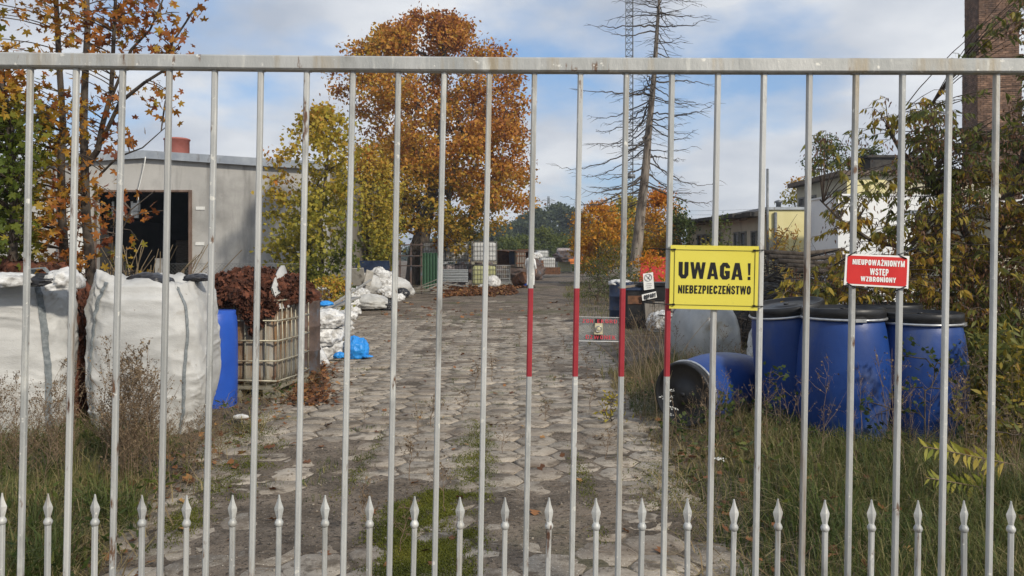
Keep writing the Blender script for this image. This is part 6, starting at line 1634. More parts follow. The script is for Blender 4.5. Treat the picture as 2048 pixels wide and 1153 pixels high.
# ---------------------------------------------------------------- the gate with its signs
GY = 2.08
def G(px, py, dy=0.0): return P(px, py, GY) + Vector((0, dy, 0))
def build_gate():
    g = empty('steel_gate', (0, GY, 0), 0, 'tall silver painted steel bar gate with short spear pickets between the bars', 'gate')
    def put(o): return place(o)
    tops = [61, 153, 246, 339, 430, 522, 614, 706, 797, 888, 979, 1069, 1161, 1253, 1344, 1436, 1528, 1619, 1712, 1805, 1899, 1993]
    tops = [-216, -124, -32] + tops + [2085, 2177, 2269]
    # top rail: a slightly sagging square tube
    m = MB(); h = 27.0 / 758 
    def rail_y(x): return np.interp(x, [-300, 0, 512, 1024, 1536, 2048, 2350], [119.5, 121.5, 127.5, 132.0, 133.5, 134, 134])
    pts = [G(x, rail_y(x)) for x in np.linspace(-300, 2350, 24)]
    def square_tube(m, pts, w, bev=.004):
        V, Fc = [], []
        a, b = w / 2, w / 2 - bev
        ring = [(b, -a), (a, -b), (a, b), (b, a), (-b, a), (-a, b), (-a, -b), (-b, -a)]
        for i, p in enumerate(pts):
            t = (Vector(pts[min(i + 1, len(pts) - 1)]) - Vector(pts[max(0, i - 1)])).normalized()
            v = Vector((0, 1, 0)); u = v.cross(t).normalized()
            for (c, d) in ring: V.append(Vector(p) + u * c + v * d)
        for i in range(len(pts) - 1):
            for k in range(8): Fc.append((i * 8 + k, (i + 1) * 8 + k, (i + 1) * 8 + (k + 1) % 8, i * 8 + (k + 1) % 8))
        n = len(pts) - 1
        Fc += [tuple(range(8)), tuple(n * 8 + k for k in range(7, -1, -1))]
        m.add(V, Fc)
    square_tube(m, pts, .0375); put(m.build('top_rail', MT['galv'], g))
    for zz, w, dy in ((.62, .03, .024), (.12, .04, 0)):
        m = MB(); square_tube(m, [Vector((X_(-300, GY), GY + dy, zz)), Vector((X_(2350, GY), GY + dy, zz))], w); put(m.build('rail', MT['galv'], g))
    rng = random.Random(4)
    for tx in tops:
        sh = -20.5 + 4.5 * (tx / 2048)
        if tx < 0 or tx > 2048: sh = -20.5 if tx < 0 else -16
        a = G(tx, rail_y(tx) + 13.5); slope = sh / 1013.0
        zb = .14; yb = HY + (EYE - zb) * F / GY; b = G(tx + slope * (yb - rail_y(tx)), yb)
        m = MB(); w = .0142; d = .0155
        def at(py): f = (py - (rail_y(tx) + 13.5)) / (yb - rail_y(tx) - 13.5); return a.lerp(b, f)
        red = tx in (1069, 1161, 1253, 1344)
        cuts = [rail_y(tx) + 13.5] + ([577, 753] if red else [640]) + [yb]
        nm = len(cuts) - 1
        mats = [MT['galv'] if rng.random() < .70 else MT['galv_rusty'], MT['gate_red']]
        # bevelled square section, tiny wobble so that no bar is dead straight
        V, Fc, MI = [], [], []
        bv = .003; A_, B_ = w / 2, d / 2
        ring = [(A_ - bv, -B_), (A_, -B_ + bv), (A_, B_ - bv), (A_ - bv, B_), (-A_ + bv, B_), (-A_, B_ - bv), (-A_, -B_ + bv), (-A_ + bv, -B_)]
        for i, c in enumerate(cuts):
            q = at(c) + Vector((rng.gauss(0, .0014) if 0 < i < nm and not red else 0, 0, 0))
            for (x, y) in ring: V.append((q.x + x, q.y + y, q.z))
        for i in range(nm):
            for k in range(8): m.f.append((i * 8 + k, (i + 1) * 8 + k, (i + 1) * 8 + (k + 1) % 8, i * 8 + (k + 1) % 8)); m.m.append(1 if red and i == 1 else 0); m.sm.append(False)
        m.v = [tuple(p) for p in V]
        o = put(m.build('red_banded_bar' if red else 'bar', mats, g))
        # weld beads where the bar meets the top rail
        wb = MB(); wb.box(tuple(a + Vector((0, 0, .0008))), (w + rng.uniform(.004, .009), d + .007, rng.uniform(.004, .008)), bev=.002); put(wb.build('weld', MT['galv_rusty'], o))
    pk = [4, 96, 190, 284, 373, 465, 558, 650, 739, 829, 920, 1010, 1098, 1192, 1284, 1375, 1468, 1556, 1650, 1743, 1836, 1928, 2022]
    pk = [-180, -88] + pk + [2114, 2206]
    for px in pk:
        ty = 987 + 16 * px / 2048 + rng.uniform(-1.5, 1.5)
        rusty = rng.random() < .38 
        mt = MT['galv_rusty'] if rusty else MT['galv']
        b0 = G(px, ty + 62); zb = .14; yb = HY + (EYE - zb) * F / GY; dx = -.006 * (1 - px / 2048)
        base = Vector((b0.x - .012 + rng.gauss(0, .004), b0.y + rng.gauss(0, .002), zb))
        m = MB(); m.bar(base, b0, .0132, bev=.0025); pc = put(m.build('picket', mt, g))
        c = G(px, ty + 56)
        m = MB(); m.lathe([(.0075, -.009), (.0100, -.006), (.0115, -.001), (.0108, .003), (.0085, .007), (.0065, .011)], 14, c=tuple(c)); put(m.build('collar', mt, pc))
        # four-edged spear head
        V, Fc = [], []; s = 1 / 758
        kx = rng.uniform(.9, 1.08); lv = [(56, 4.8, 4.8), (46, 5.6, 4.4), (31, 9.0 * kx, 4.6), (27, 9.3 * kx, 4.6), (14, 4.6, 3.0), (6, 2.5, 2.0), (0, 1.7, 1.5)]
        for (dy_, wx, wy) in lv:
            q = G(px + rng.uniform(-.3, .3), ty + dy_)
            for (cx, cy) in ((0, -1), (1, 0), (0, 1), (-1, 0)): V.append((q.x + cx * wx * s, q.y + cy * wy * s, q.z))
        for i in range(len(lv) - 1):
            for k in range(4): Fc.append((i * 4 + k, (i) * 4 + (k + 1) % 4, (i + 1) * 4 + (k + 1) % 4, (i + 1) * 4 + k))
        Fc += [(3, 2, 1, 0), tuple((len(lv) - 1) * 4 + k for k in range(4))]
        m = MB(); m.add(V, Fc); put(m.build('spear_head', mt, pc))
    # end posts out of the frame
    for px in (-330, 2380):
        m = MB(); c = G(px, 512); m.box((c.x, c.y, 1.08), (.09, .09, 2.16), bev=.006); put(m.build('end_post', MT['galv'], g))
build_gate()

def _glyphs():
    """heavy condensed capitals: per glyph width, then thick strokes through the given points (height 1)"""
    t = .23; a = t / 2; g = {}
    def S(w, *st): return (w, [(s, t) if not isinstance(s, tuple) else s for s in st])
    w = .56; r = w - a; c = .10
    def bowl(y0, y1, x1=r): return [(a, y1 - .09), (x1 - .12, y1 - .09), (x1, y1 - .20), (x1, y0 + .20), (x1 - .12, y0 + .09), (a, y0 + .09)]
    g['U'] = S(w, [(a, 1), (a, .25), (a + .10, .10), (r - .10, .10), (r, .25), (r, 1)])
    g['O'] = S(w, [(w / 2, .10), (a + .10, .10), (a, .25), (a, .75), (a + .10, .90), (r - .10, .90), (r, .75), (r, .25), (r - .10, .10), (w / 2 - .01, .10)])
    g['C'] = S(w, [(r, .66), (r, .76), (r - .10, .90), (a + .10, .90), (a, .75), (a, .25), (a + .10, .10), (r - .10, .10), (r, .24), (r, .36)])
    g['G'] = S(w, [(r, .68), (r, .76), (r - .10, .90), (a + .10, .90), (a, .75), (a, .25), (a + .10, .10), (r - .08, .10), (r, .16), (r, .50)], ([(w / 2, .44), (w - .02, .44)], .16))
    g['W'] = S(.86, ([(.09, 1.05), (.235, -.05)], .19), ([(.235, -.05), (.43, 1.05)], .17), ([(.43, 1.05), (.625, -.05)], .17), ([(.625, -.05), (.77, 1.05)], .19))
    g['A'] = S(.62, ([(.09, -.05), (.28, 1.05)], .20), ([(.53, -.05), (.34, 1.05)], .20), ([(.16, .26), (.46, .26)], .15))
    g['N'] = S(.58, ([(.10, 0), (.10, 1)], .20), ([(.48, 0), (.48, 1)], .20), ([(.10, 1.0), (.48, 0.0)], .17))
    g['I'] = S(.24, [(.12, 0), (.12, 1)])
    g['E'] = S(.48, [(a, 0), (a, 1)], ([(a, .91), (.47, .91)], .18), ([(a, .51), (.43, .51)], .17), ([(a, .09), (.48, .09)], .18))
    g['F'] = S(.46, [(a, 0), (a, 1)], ([(a, .91), (.46, .91)], .18), ([(a, .50), (.42, .50)], .17))
    g['P'] = S(.54, [(a, 0), (a, 1)], ([(a, .91), (.36, .91), (.43, .80), (.43, .57), (.36, .46), (a, .46)], .18))
    g['R'] = S(.57, [(a, 0), (a, 1)], ([(a, .91), (.36, .91), (.44, .80), (.44, .60), (.36, .49), (a, .49)], .18), ([(.34, .50), (.47, -.02)], .20))
    g['B'] = S(.56, [(a, 0), (a, 1)], ([(a, .91), (.36, .91), (.43, .81), (.43, .62), (.36, .53), (a, .53)], .18), ([(a, .50), (.37, .50), (.45, .40), (.45, .19), (.37, .09), (a, .09)], .18))
    g['D'] = S(.56, [(a, 0), (a, 1)], ([(a, .91), (.34, .91), (.45, .76), (.45, .24), (.34, .09), (a, .09)], .19))
    g['Z'] = S(.50, ([(.02, .91), (.48, .91)], .18), ([(.42, .93), (.10, .07)], .20), ([(.02, .09), (.48, .09)], .18))
    g['S'] = S(.54, ([(.44, .68), (.44, .78), (.36, .91), (.18, .91), (.10, .80), (.10, .66), (.18, .56), (.36, .44), (.44, .33), (.44, .20), (.36, .09), (.18, .09), (.10, .21), (.10, .33)], .19))
    g['T'] = S(.50, ([(0, .91), (.50, .91)], .18), [(.25, 0), (.25, .9)])
    g['Y'] = S(.58, ([(.09, 1.04), (.29, .42)], .20), ([(.49, 1.04), (.29, .42)], .20), ([(.29, 0), (.29, .45)], .21))
    g['M'] = S(.74, ([(.10, 0), (.10, 1)], .20), ([(.64, 0), (.64, 1)], .20), ([(.13, 1.04), (.37, .05)], .17), ([(.61, 1.04), (.37, .05)], .17))
    g['K'] = S(.58, [(a, 0), (a, 1)], ([(.49, 1.04), (.16, .46)], .19), ([(.24, .58), (.50, -.04)], .20))
    g['L'] = S(.46, [(a, 0), (a, 1)], ([(a, .09), (.46, .09)], .18))
    g['!'] = S(.26, [(.13, .30), (.13, 1)], ([(.13, 0), (.13, .20)], .21))
    for k, b, ex in (('\u0143', 'N', ([(.25, 1.07), (.36, 1.22)], .12)), ('\u017b', 'Z', ([(.19, 1.14), (.31, 1.14)], .13)), ('\u0118', 'E', ([(.40, .06), (.34, -.08), (.46, -.16)], .10))): g[k] = (g[b][0], g[b][1] + [ex])
    return g
GLYPHS = _glyphs()
def text_mesh(name, body, quad, m, parent, off=0, dy=0.0, D=None, thin=1.0):
    """flat lettering fitted to a box given by its corners in photo rows and columns"""
    x = 0; strokes = []
    for ch in body:
        w, st = GLYPHS[ch]; strokes += [([(px + x, py) for px, py in pts], t * thin, ch) for pts, t in st]; x += w + .10
    tot = x - .10
    tl, tr, br, bl = [np.array(P(a, b, D)) for a, b in quad]
    mb = MB(); lay = 0
    for pts, t, ch in strokes:
        n = len(pts); L, R_ = [], []
        for i, p in enumerate(pts):
            a = np.array(pts[max(i - 1, 0)]); b = np.array(pts[min(i + 1, n - 1)]); p = np.array(p)
            d0 = p - a if i else b - p; d1 = b - p if i < n - 1 else p - a
            d0 = d0 / np.linalg.norm(d0); d1 = d1 / np.linalg.norm(d1); d = d0 + d1; d = d / np.linalg.norm(d); k = 1 / max(.55, float(d @ d0)); nn = np.array([-d[1], d[0]]) * t / 2 * k
            L.append(p + nn); R_.append(p - nn)
        V = []
        for q in L + R_:
            fy = q[1] if max(abs(p[1] - .5) for p in pts) > .58 and min(abs(p[1] - .5) for p in pts) > .55 else min(1, max(0, q[1]))
            if ch == '\u0118' and min(p[1] for p in pts) < -.05: fy = q[1]
            fx = q[0] / tot; W = (bl * (1 - fx) + br * fx) * (1 - fy) + (tl * (1 - fx) + tr * fx) * fy
            V.append((W[0], W[1] + dy - lay * 3e-5, W[2]))
        lay = (lay + 1) % 6
        mb.add(V, [(i, n + i, n + i + 1, i + 1) for i in range(n - 1)])
    return place(mb.build(name, MT[m], parent))

def plate(m, quad, D, th, mi=0, bow=0.0):
    c = [P(a, b, D) for a, b in quad]
    V = c + [v + Vector((0, th, 0)) for v in c]
    m.add(V, [(3, 2, 1, 0), (4, 5, 6, 7), (0, 1, 5, 4), (1, 2, 6, 5), (2, 3, 7, 6), (3, 7, 4, 0)][0:0] + [(0, 3, 2, 1), (4, 5, 6, 7), (0, 1, 5, 4), (1, 2, 6, 5), (2, 3, 7, 6), (3, 0, 4, 7)], mi)

def build_signs():
    D = GY - .0125
    # yellow warning sign
    s = empty('warning_sign', P(1430, 555, D), 0, 'yellow warning sign reading UWAGA tied to the gate', 'sign')
    m = MB(); plate(m, [(1341.5, 490.5), (1518, 493), (1515, 622), (1338.5, 617.5)], D - .003, .0025); place(m.build('panel', MT['yellow_sign'], s))
    m = MB(); d = D - .0036
    bq = [(1349.5, 499.5), (1510.5, 502.5), (1508, 613), (1347.5, 609.5)]
    for i in range(4):
        a, b = P(*bq[i], d), P(*bq[(i + 1) % 4], d); m.bar(a, b, .0022, .0008)
    place(m.build('border_line', MT['black_ink'], s))
    text_mesh('lettering', 'UWAGA', [(1357, 524), (1485, 526.5), (1484, 560.5), (1356.5, 557)], 'black_ink', s, off=0, D=D, dy=-.0036)
    m = MB()
    q = [(1496, 527), (1501.5, 527), (1500.5, 551), (1496.8, 551)]; plate(m, q, D - .0038, .0008); plate(m, [(1495.6, 554), (1501, 554), (1501, 560.5), (1495.6, 560.5)], D - .0038, .0008); place(m.build('exclamation_mark', MT['black_ink'], s))
    text_mesh('lettering', 'NIEBEZPIECZEŃSTWO', [(1356, 570.5), (1501, 572.5), (1500.5, 589.5), (1355.5, 587)], 'black_ink', s, off=.03, D=D, dy=-.0036)
    for (a0, b0, a1, b1, tail) in ((1349, 499.5, 1338, 498.5, (1297, 498)), (1347, 609.5, 1334, 609, (1290, 606)), (1509, 501.5, 1526, 500.5, None), (1508, 612.5, 1524, 613.5, None)):
        m = MB(); pts = [P(a0, b0, D - .0055), P(a1, b1, D - .006)]
        if tail: pts += [P(tail[0], tail[1], D - .01)]
        else: pts += [P(a1 + 2, b1, D + .012), P(a1 - 4, b1, D + .028)]
        m.tube(pts, .0016, 6); m.box(tuple(P(a0, b0, D - .0058)), (.006, .004, .005)); place(m.build('cable_tie', MT['black_tie'], s))
    # red sign
    s = empty('entry_sign', P(1754, 543, D), 0, 'white bordered red sign reading NIEUPOWAŻNIONYM WSTĘP WZBRONIONY', 'sign')
    m = MB(); plate(m, [(1692, 507.8), (1819, 512.6), (1816.5, 577.6), (1688, 570.4)], D - .003, .0025); place(m.build('panel', MT['white_sign'], s))
    m = MB(); d = D - .0038
    oc = [(1699, 511.3), (1811, 515.8), (1815, 519.5), (1813, 570), (1809.5, 573.6), (1697, 567.5), (1693.3, 563), (1695.3, 514.5)]
    c = [P(a, b, d) for a, b in oc]; m.add(c + [v + Vector((0, .0006, 0)) for v in c], [tuple(range(7, -1, -1)), tuple(range(8, 16))] + [(i, (i + 1) % 8, 8 + (i + 1) % 8, 8 + i) for i in range(8)]); place(m.build('red_field', MT['red_sign'], s))
    for body, q in (('NIEUPOWAŻNIONYM', [(1704, 518.5), (1808, 522.5), (1807.5, 535.0), (1703.5, 529)]), ('WSTĘP', [(1738.5, 537), (1775.8, 538.8), (1775.3, 552.3), (1738.2, 550)]), ('WZBRONIONY', [(1720, 552.8), (1790.5, 556), (1790, 566.2), (1719.8, 562.5)])):
        text_mesh('lettering', body, q, 'white_ink', s, off=.03, D=D, dy=-.0046)
    for (a, b, ex, ey, fx, fy) in ((1697, 512, 1712, 504, 1668, 531), (1813, 518, 1797, 510, 1830, 497), (1694, 567, 1707, 574, 1742, 581), (1812, 573, 1790, 583, 1787, 585)):
        m = MB(); m.tube([P(a, b, D - .0055), P((a + ex) / 2, (b + ey) / 2, D - .006), P(ex, ey, D - .003), P(fx, fy, D + .03)], .0017, 6); place(m.build('cable_tie', MT['black_tie'], s))
    # bell plate: clear acrylic with red letters and a push button
    am = bpy.data.materials.new('clear_acrylic'); am.use_nodes = True; nt = am.node_tree; nt.nodes.clear()
    o_ = nt.nodes.new('ShaderNodeOutputMaterial'); tr = nt.nodes.new('ShaderNodeBsdfTransparent'); tr.inputs[0].default_value = (.86, .88, .88, 1)
    gl = nt.nodes.new('ShaderNodeBsdfGlossy'); gl.inputs['Roughness'].default_value = .08; gl.inputs['Color'].default_value = (.8, .82, .84, 1); df = nt.nodes.new('ShaderNodeBsdfDiffuse'); df.inputs[0].default_value = (.50, .52, .53, 1)
    m1 = nt.nodes.new('ShaderNodeMixShader'); m1.inputs[0].default_value = .16; nt.links.new(tr.outputs[0], m1.inputs[1]); nt.links.new(df.outputs[0], m1.inputs[2])
    m2 = nt.nodes.new('ShaderNodeMixShader'); m2.inputs[0].default_value = .08; nt.links.new(m1.outputs[0], m2.inputs[1]); nt.links.new(gl.outputs[0], m2.inputs[2]); nt.links.new(m2.outputs[0], o_.inputs[0])
    s = empty('bell_plate', P(1198, 660, GY), 0, 'clear plastic bell plate with red lettering and a round push button between two red bars', 'sign')
    d = GY - .0005
    m = MB(); plate(m, [(1158, 634), (1240, 635.5), (1240, 684), (1157.5, 682)], d, .004); place(m.build('panel', am, s))
    m = MB(); m.bar(P(1158, 682.2, d - .0005), P(1240, 684, d - .0005), .0030, .0010); m.bar(P(1158, 634, d - .0003), P(1240, 635.5, d - .0003), .0030, .0006); place(m.build('panel_edge', MT['white_sign'], s))
    text_mesh('lettering', 'ZGN', [(1164.5, 638.3), (1186.5, 638.8), (1186.5, 646.3), (1164.5, 645.8)], 'red_ink', s, thin=.62, D=d, dy=-.001)
    text_mesh('lettering', 'EKGRD', [(1194, 638.8), (1234, 639.6), (1234, 647), (1194, 646.3)], 'red_ink', s, thin=.62, D=d, dy=-.0035)
    text_mesh('lettering', 'DZWONEK', [(1171, 669.6), (1231.5, 671.4), (1231.5, 679.6), (1170.5, 678)], 'red_ink', s, thin=.62, D=d, dy=-.0035)
    for q in ([(1190.5, 638), (1204, 638.3), (1204, 647), (1190.5, 646.7)], [(1190, 671), (1204, 671.4), (1203.5, 680), (1190.5, 679.5)]):
        m = MB(); plate(m, q, d - .002, .0015); place(m.build('dark_backing', MT['blackpl'], s))
    m = MB(); plate(m, [(1190.5, 647.2), (1205, 647.5), (1205.5, 669.3), (1188.5, 669)], d - .010, .010); place(m.build('button_housing', MT['bell_beige'], s))
    c = P(1197.2, 658.4, d - .0115)
    R = Matrix.Rotation(math.radians(90), 4, 'X')
    m = MB(); m.lathe([(.0085, 0), (.0088, .002), (.0075, .0035), (.0066, .0022), (.0062, 0)], 26); b = m.build('button_ring', MT['ring'], s); place(b, Matrix.Translation(c) @ R)
    m = MB(); m.lathe([(.0058, -.001), (.0056, .0018), (.004, .003), (.0005, .0034)], 22); b = m.build('push_button', MT['bell_beige'], s); place(b, Matrix.Translation(c) @ R)
    text_mesh('lettering', 'ODPADY', [(1287.5, 591.2), (1311.5, 585.6), (1312.2, 593.6), (1288.2, 599.6)], 'black_ink', waste_notice, off=.03, D=17.04, dy=-.003)
build_signs()

# ---------------------------------------------------------------- grass, moss, litter and weeds
def blades(P_, h, lean, wd, tone, rng, name, m='grass'):
    n = len(P_); an = rng.uniform(0, 6.283, n); ln = lean * rng.uniform(.2, 1.4, n); d = np.stack([np.cos(an), np.sin(an), np.zeros(n)], 1)
    side = np.stack([-np.sin(an + rng.normal(size=n) * .6), np.cos(an), np.zeros(n)], 1)
    h = np.broadcast_to(h, n)[:, None] * rng.uniform(.5, 1.25, (n, 1)); w = np.broadcast_to(wd, n)[:, None]
    w = w * rng.choice([.6, 1.0, 1.7], (n, 1), p=[.45, .4, .15]); up = np.array([[0, 0, 1.]])
    p0 = P_; p1 = P_ + up * h * .5 + d * h * (ln * .25)[:, None]; p2 = P_ + up * h * (1 - .28 * np.minimum(ln, 1.6))[:, None] + d * h * (ln * .85)[:, None]
    V = np.stack([p0 - side * w, p0 + side * w, p1 + side * w * .8, p1 - side * w * .8, p2], 1).reshape(-1, 3)
    o = np.arange(n)[:, None] * 5
    q = o + np.array([[0, 1, 2, 3]]); t = o + np.array([[3, 2, 4]])
    return np_mesh(name, V, [q, t], MT[m], tone=np.concatenate([tone, tone]))

def build_grass():
    rng = np.random.default_rng(99)
    def field(n, x0, x1, y0, y1, keep, pw=1.0):
        y = y0 + (y1 - y0) * rng.random(n) ** pw; x = rng.uniform(x0, x1, n); k = keep(x, y); return x[k], y[k]
    # right verge, tall and rank
    x, y = field(90000, .8, 6.0, 2.5, 11, lambda x, y: (x > xr(y) - .10 + .25 * fbm(x * 2, y * 2, 0, 4, 2)) & (np.abs(x) < y * .72 + .3) & (fbm(x * 1.2, y * 1.2, 0, 21, 3) > -.40), 1.25)
    den = np.clip((x - xr(y)) / .7, .25, 1); h = .07 + .26 * den * (1 + .6 * fbm(x * .9, y * .9, 0, 23, 3)); h *= np.interp(y, [2.5, 4.6, 5.6, 6.8, 7.4, 9], [1.0, .9, .62, .50, .7, 1.0])
    t = np.clip(.42 + .5 * fbm(x * .8, y * .8, 0, 25, 3) + rng.normal(size=len(x)) * .17, 0, 1)
    o = link('grass', blades(np.stack([x, y, soil_z(x, y) - .01], 1), h, .75, .0028, t, rng, 'grass')); tag(o, 'rank mixed grass on the right verge round the drums', 'grass', kind='stuff')
    # left verge
    x, y = field(46000, -5.2, -1.7, 2.5, 9, lambda x, y: (x < xl(y) - .02 + .22 * fbm(x * 2, y * 2, 0, 6, 2)) & (np.abs(x) < y * .74 + .3) & (fbm(x * 1.2, y * 1.2, 0, 27, 3) > -.30) & ~((x > -3.6) & (x < -2.5) & (y > 6.6)), 1.2)
    den = np.clip((xl(y) - x) / .6, .25, 1); h = .05 + .20 * den * (1 + .6 * fbm(x, y, 0, 29, 3))
    t = np.clip(.50 + .45 * fbm(x * .9, y * .9, 0, 31, 3) + rng.normal(size=len(x)) * .18, 0, 1)
    o = link('grass', blades(np.stack([x, y, soil_z(x, y) - .01], 1), h, .8, .0028, t, rng, 'grass')); tag(o, 'dry mixed grass on the left verge before the sacks', 'grass', kind='stuff')
    # farther verges
    x, y = field(52000, -9, 14, 9, 46, lambda x, y: ((x > xr(y) - .1 + .3 * vn(x, y, 0, 3)) | (x < xl(y) + .1 + .4 * vn(x, y, 0, 5))) & (np.abs(x) < y * .68) & (fbm(x * .5, y * .5, 0, 33, 3) > -.15), .8)
    h = .12 + .22 * np.clip(fbm(x * .4, y * .4, 0, 35, 3) + .5, 0, 1.2); h = np.where(x < xl(y), h * .6, h)
    t = np.clip(.52 + .4 * fbm(x * .4, y * .4, 0, 37, 3) + rng.normal(size=len(x)) * .16, 0, 1)
    o = link('grass', blades(np.stack([x, y, soil_z(x, y) - .01], 1), h, .7, .006, t, rng, 'grass')); tag(o, 'rough grass along both sides of the far yard', 'grass', kind='stuff')
    # tufts in the joints of the paving
    C = []
    for _ in range(260):
        yy = 3.2 + 20 * rng.random() ** 1.6; xx = rng.uniform(xl(yy), xr(yy))
        if vn(xx * .6, yy * .5, 0, 41) < -.05: continue
        k = rng.integers(8, 34); C.append(np.stack([xx + rng.normal(size=k) * .045, yy + rng.normal(size=k) * .045, np.zeros(k)], 1))
    C = np.concatenate(C); C[:, 2] = soil_z(C[:, 0], C[:, 1])
    o = link('grass', blades(C, .05, .9, .0022, np.clip(.35 + rng.normal(size=len(C)) * .22, 0, 1), rng, 'grass')); tag(o, 'small grass tufts growing in the joints of the paving', 'grass', kind='stuff')
    # matted dead grass and low broad leaves under the verges
    n = 13000; x = np.concatenate([rng.uniform(.8, 6, n), rng.uniform(-5, -1.8, n // 2)]); y = 2.6 + 8 * rng.random(len(x)) ** 1.2
    k = ((x > xr(y) - .18 + .25 * fbm(x * 3, y * 3, 0, 81, 2)) | (x < xl(y) + .15 + .25 * fbm(x * 3, y * 3, 0, 83, 2))) & (np.abs(x) < y * .74 + .3); x, y = x[k], y[k]
    o = link('dead_grass', blades(np.stack([x, y, soil_z(x, y) + .005 + .07 * rng.random(len(x)) ** 2], 1), .16, 3.2, .0024, np.clip(.80 + .12 * rng.normal(size=len(x)), .55, 1), rng, 'dead_grass')); tag(o, 'matted dead grass lying under the weeds of both verges', 'grass', kind='stuff')
    n = 7000; x = np.concatenate([rng.uniform(.9, 5.5, n), rng.uniform(-4.5, -1.9, n // 2)]); y = 2.8 + 6.5 * rng.random(len(x)) ** 1.2; k = ((x > xr(y) - .05) | (x < xl(y) + .05)) & (fbm(x * 1.6, y * 1.6, 0, 85, 3) > .02) & (np.abs(x) < y * .74 + .3); x, y = x[k], y[k]
    V, Fc, T = scatter(np.stack([x, y, soil_z(x, y) + .02 + .16 * rng.random(len(x))], 1), rot_rand(len(x), rng), rng.uniform(.03, .085, len(x)), LANCE_V, LANCE_F, np.clip(.45 + .3 * rng.normal(size=len(x)), 0, 1))
    o = link('broad_leaves', np_mesh('broad_leaves', V, [Fc], MT['lf_green'], tone=T)); tag(o, 'low broad leaved weeds among the verge grass', 'weeds', kind='stuff')
    # bits of straw and stalk trodden into the paving
    n = 4200; y = 2.9 + 18 * rng.random(n) ** 1.6; x = rng.uniform(-4.2, 2.2, n); k = (x > xl(y) - .2) & (x < xr(y) + .2) & (fbm(x * .9, y * .7, 0, 71, 3) > -.05); x, y = x[k], y[k]; z = np.maximum(soil_z(x, y), 0) + .006; an = rng.uniform(0, 6.28, len(x)); L = rng.uniform(.02, .10, len(x))
    A = np.stack([x, y, z], 1); B = A + np.stack([np.cos(an) * L, np.sin(an) * L, rng.normal(size=len(x)) * .006], 1); V, Fq = frusta(A, B, .0013, .0009, 3)
    o = link('straw_litter', np_mesh('straw_litter', V, [Fq], MT['weedstem'])); tag(o, 'bits of dry straw and stalk strewn over the paving', 'straw', kind='stuff')
    # lush tussocks at the lower right and lower left corners
    C = []
    for _ in range(70):
        if rng.random() < .65: cx, cy = rng.uniform(2.3, 4.2), rng.uniform(3.9, 6.0)
        else: cx, cy = rng.uniform(-3.3, -2.25), rng.uniform(3.4, 4.9)
        k = rng.integers(60, 150); C.append(np.stack([cx + rng.normal(size=k) * .07, cy + rng.normal(size=k) * .07, np.zeros(k)], 1))
    C = np.concatenate(C); C[:, 2] = soil_z(C[:, 0], C[:, 1]) - .01
    o = link('grass', blades(C, .30, 1.0, .0026, np.clip(.24 + .2 * fbm(C[:, 0] * 2, C[:, 1] * 2, 0, 73, 2) + rng.normal(size=len(C)) * .09, 0, 1), rng, 'grass')); tag(o, 'lush green grass tussocks at the lower corners', 'grass', kind='stuff')
    # moss
    def mossy(cx, cy, sx, sy, n):
        x = cx + rng.normal(size=n) * sx; y = cy + rng.normal(size=n) * sy
        k = (fbm(x * 4, y * 4, 0, 51, 5) + rng.normal(size=n) * .16 > .02 + .16 * (((x - cx) / sx) ** 2 + ((y - cy) / sy) ** 2 - 1.5)); return np.stack([x[k], y[k], np.zeros(k.sum())], 1)
    M = np.concatenate([mossy(-.50, 4.6, .19, .60, 60000), mossy(-.45, 3.9, .15, .3, 14000), mossy(-.30, 6.3, .12, .9, 10000), mossy(-.22, 5.0, .08, .5, 6000), mossy(-2.05, 5.6, .16, .7, 12000), mossy(-1.95, 4.6, .10, .25, 5000), mossy(1.1, 5.2, .16, .9, 7000), mossy(-2.4, 7.2, .2, .6, 6000), mossy(-1.15, 6.0, .06, .8, 2500), mossy(.5, 5.4, .05, .8, 2500)])
    M[:, 2] = np.maximum(soil_z(M[:, 0], M[:, 1]), 0) + .002
    o = link('moss', blades(M, .014, .9, .0024, np.clip(.45 + .4 * fbm(M[:, 0] * 5, M[:, 1] * 5, 0, 53, 2) + rng.normal(size=len(M)) * .12, 0, 1), rng, 'moss', 'moss')); tag(o, 'bright green moss spreading over the paving joints', 'moss', kind='stuff')
    # fallen leaves: carpet under the big maple, drifts by the tank, scattered on the road
    L = []
    def drift(n, f): L.append(np.array([q for q in (f() for _ in range(n)) if q is not None]))
    def carpet():
        D = rng.uniform(25.5, 41); a = rng.uniform(835, 1085); p = P(a, 512, D)
        k = (D - 27) / 14; edge = min(1, (a - 850) / 60 + .2, (1085 - a) / 70) * min(1, k * 2.2 + .10)
        if .5 + .75 * float(fbm(p.x * .55, p.y * .30, 0, 61, 3)) > edge * 1.05 + .02 or rng.random() > edge + .1: return None
        return (p.x, p.y, gz(p.x, p.y) + abs(rng.normal()) * .05)
    drift(22000, carpet)
    def tankfoot(): D = rng.uniform(8.4, 11.8); a = rng.normal(618, 26); p = P(a, 512, D); return (p.x, p.y, gz(p.x, p.y) + abs(rng.normal()) * .05)
    drift(1500, tankfoot)
    def edge(): y = rng.uniform(3, 12); x = xl(y) + rng.normal() * .25 - .15; return (x, y, gz(x, y) + .02)
    drift(420, edge)
    def rd(): y = 3 + 24 * rng.random(); x = rng.uniform(xl(y), xr(y)); return (x, y, max(gz(x, y), 0) + .012)
    drift(260, rd)
    def rt(): y = rng.uniform(3, 10); x = xr(y) + abs(rng.normal()) * 1.2; return (x, y, gz(x, y) + .03 + .08 * rng.random())
    drift(420, rt)
    C = np.concatenate(L); R = rot_rand(len(C), rng)
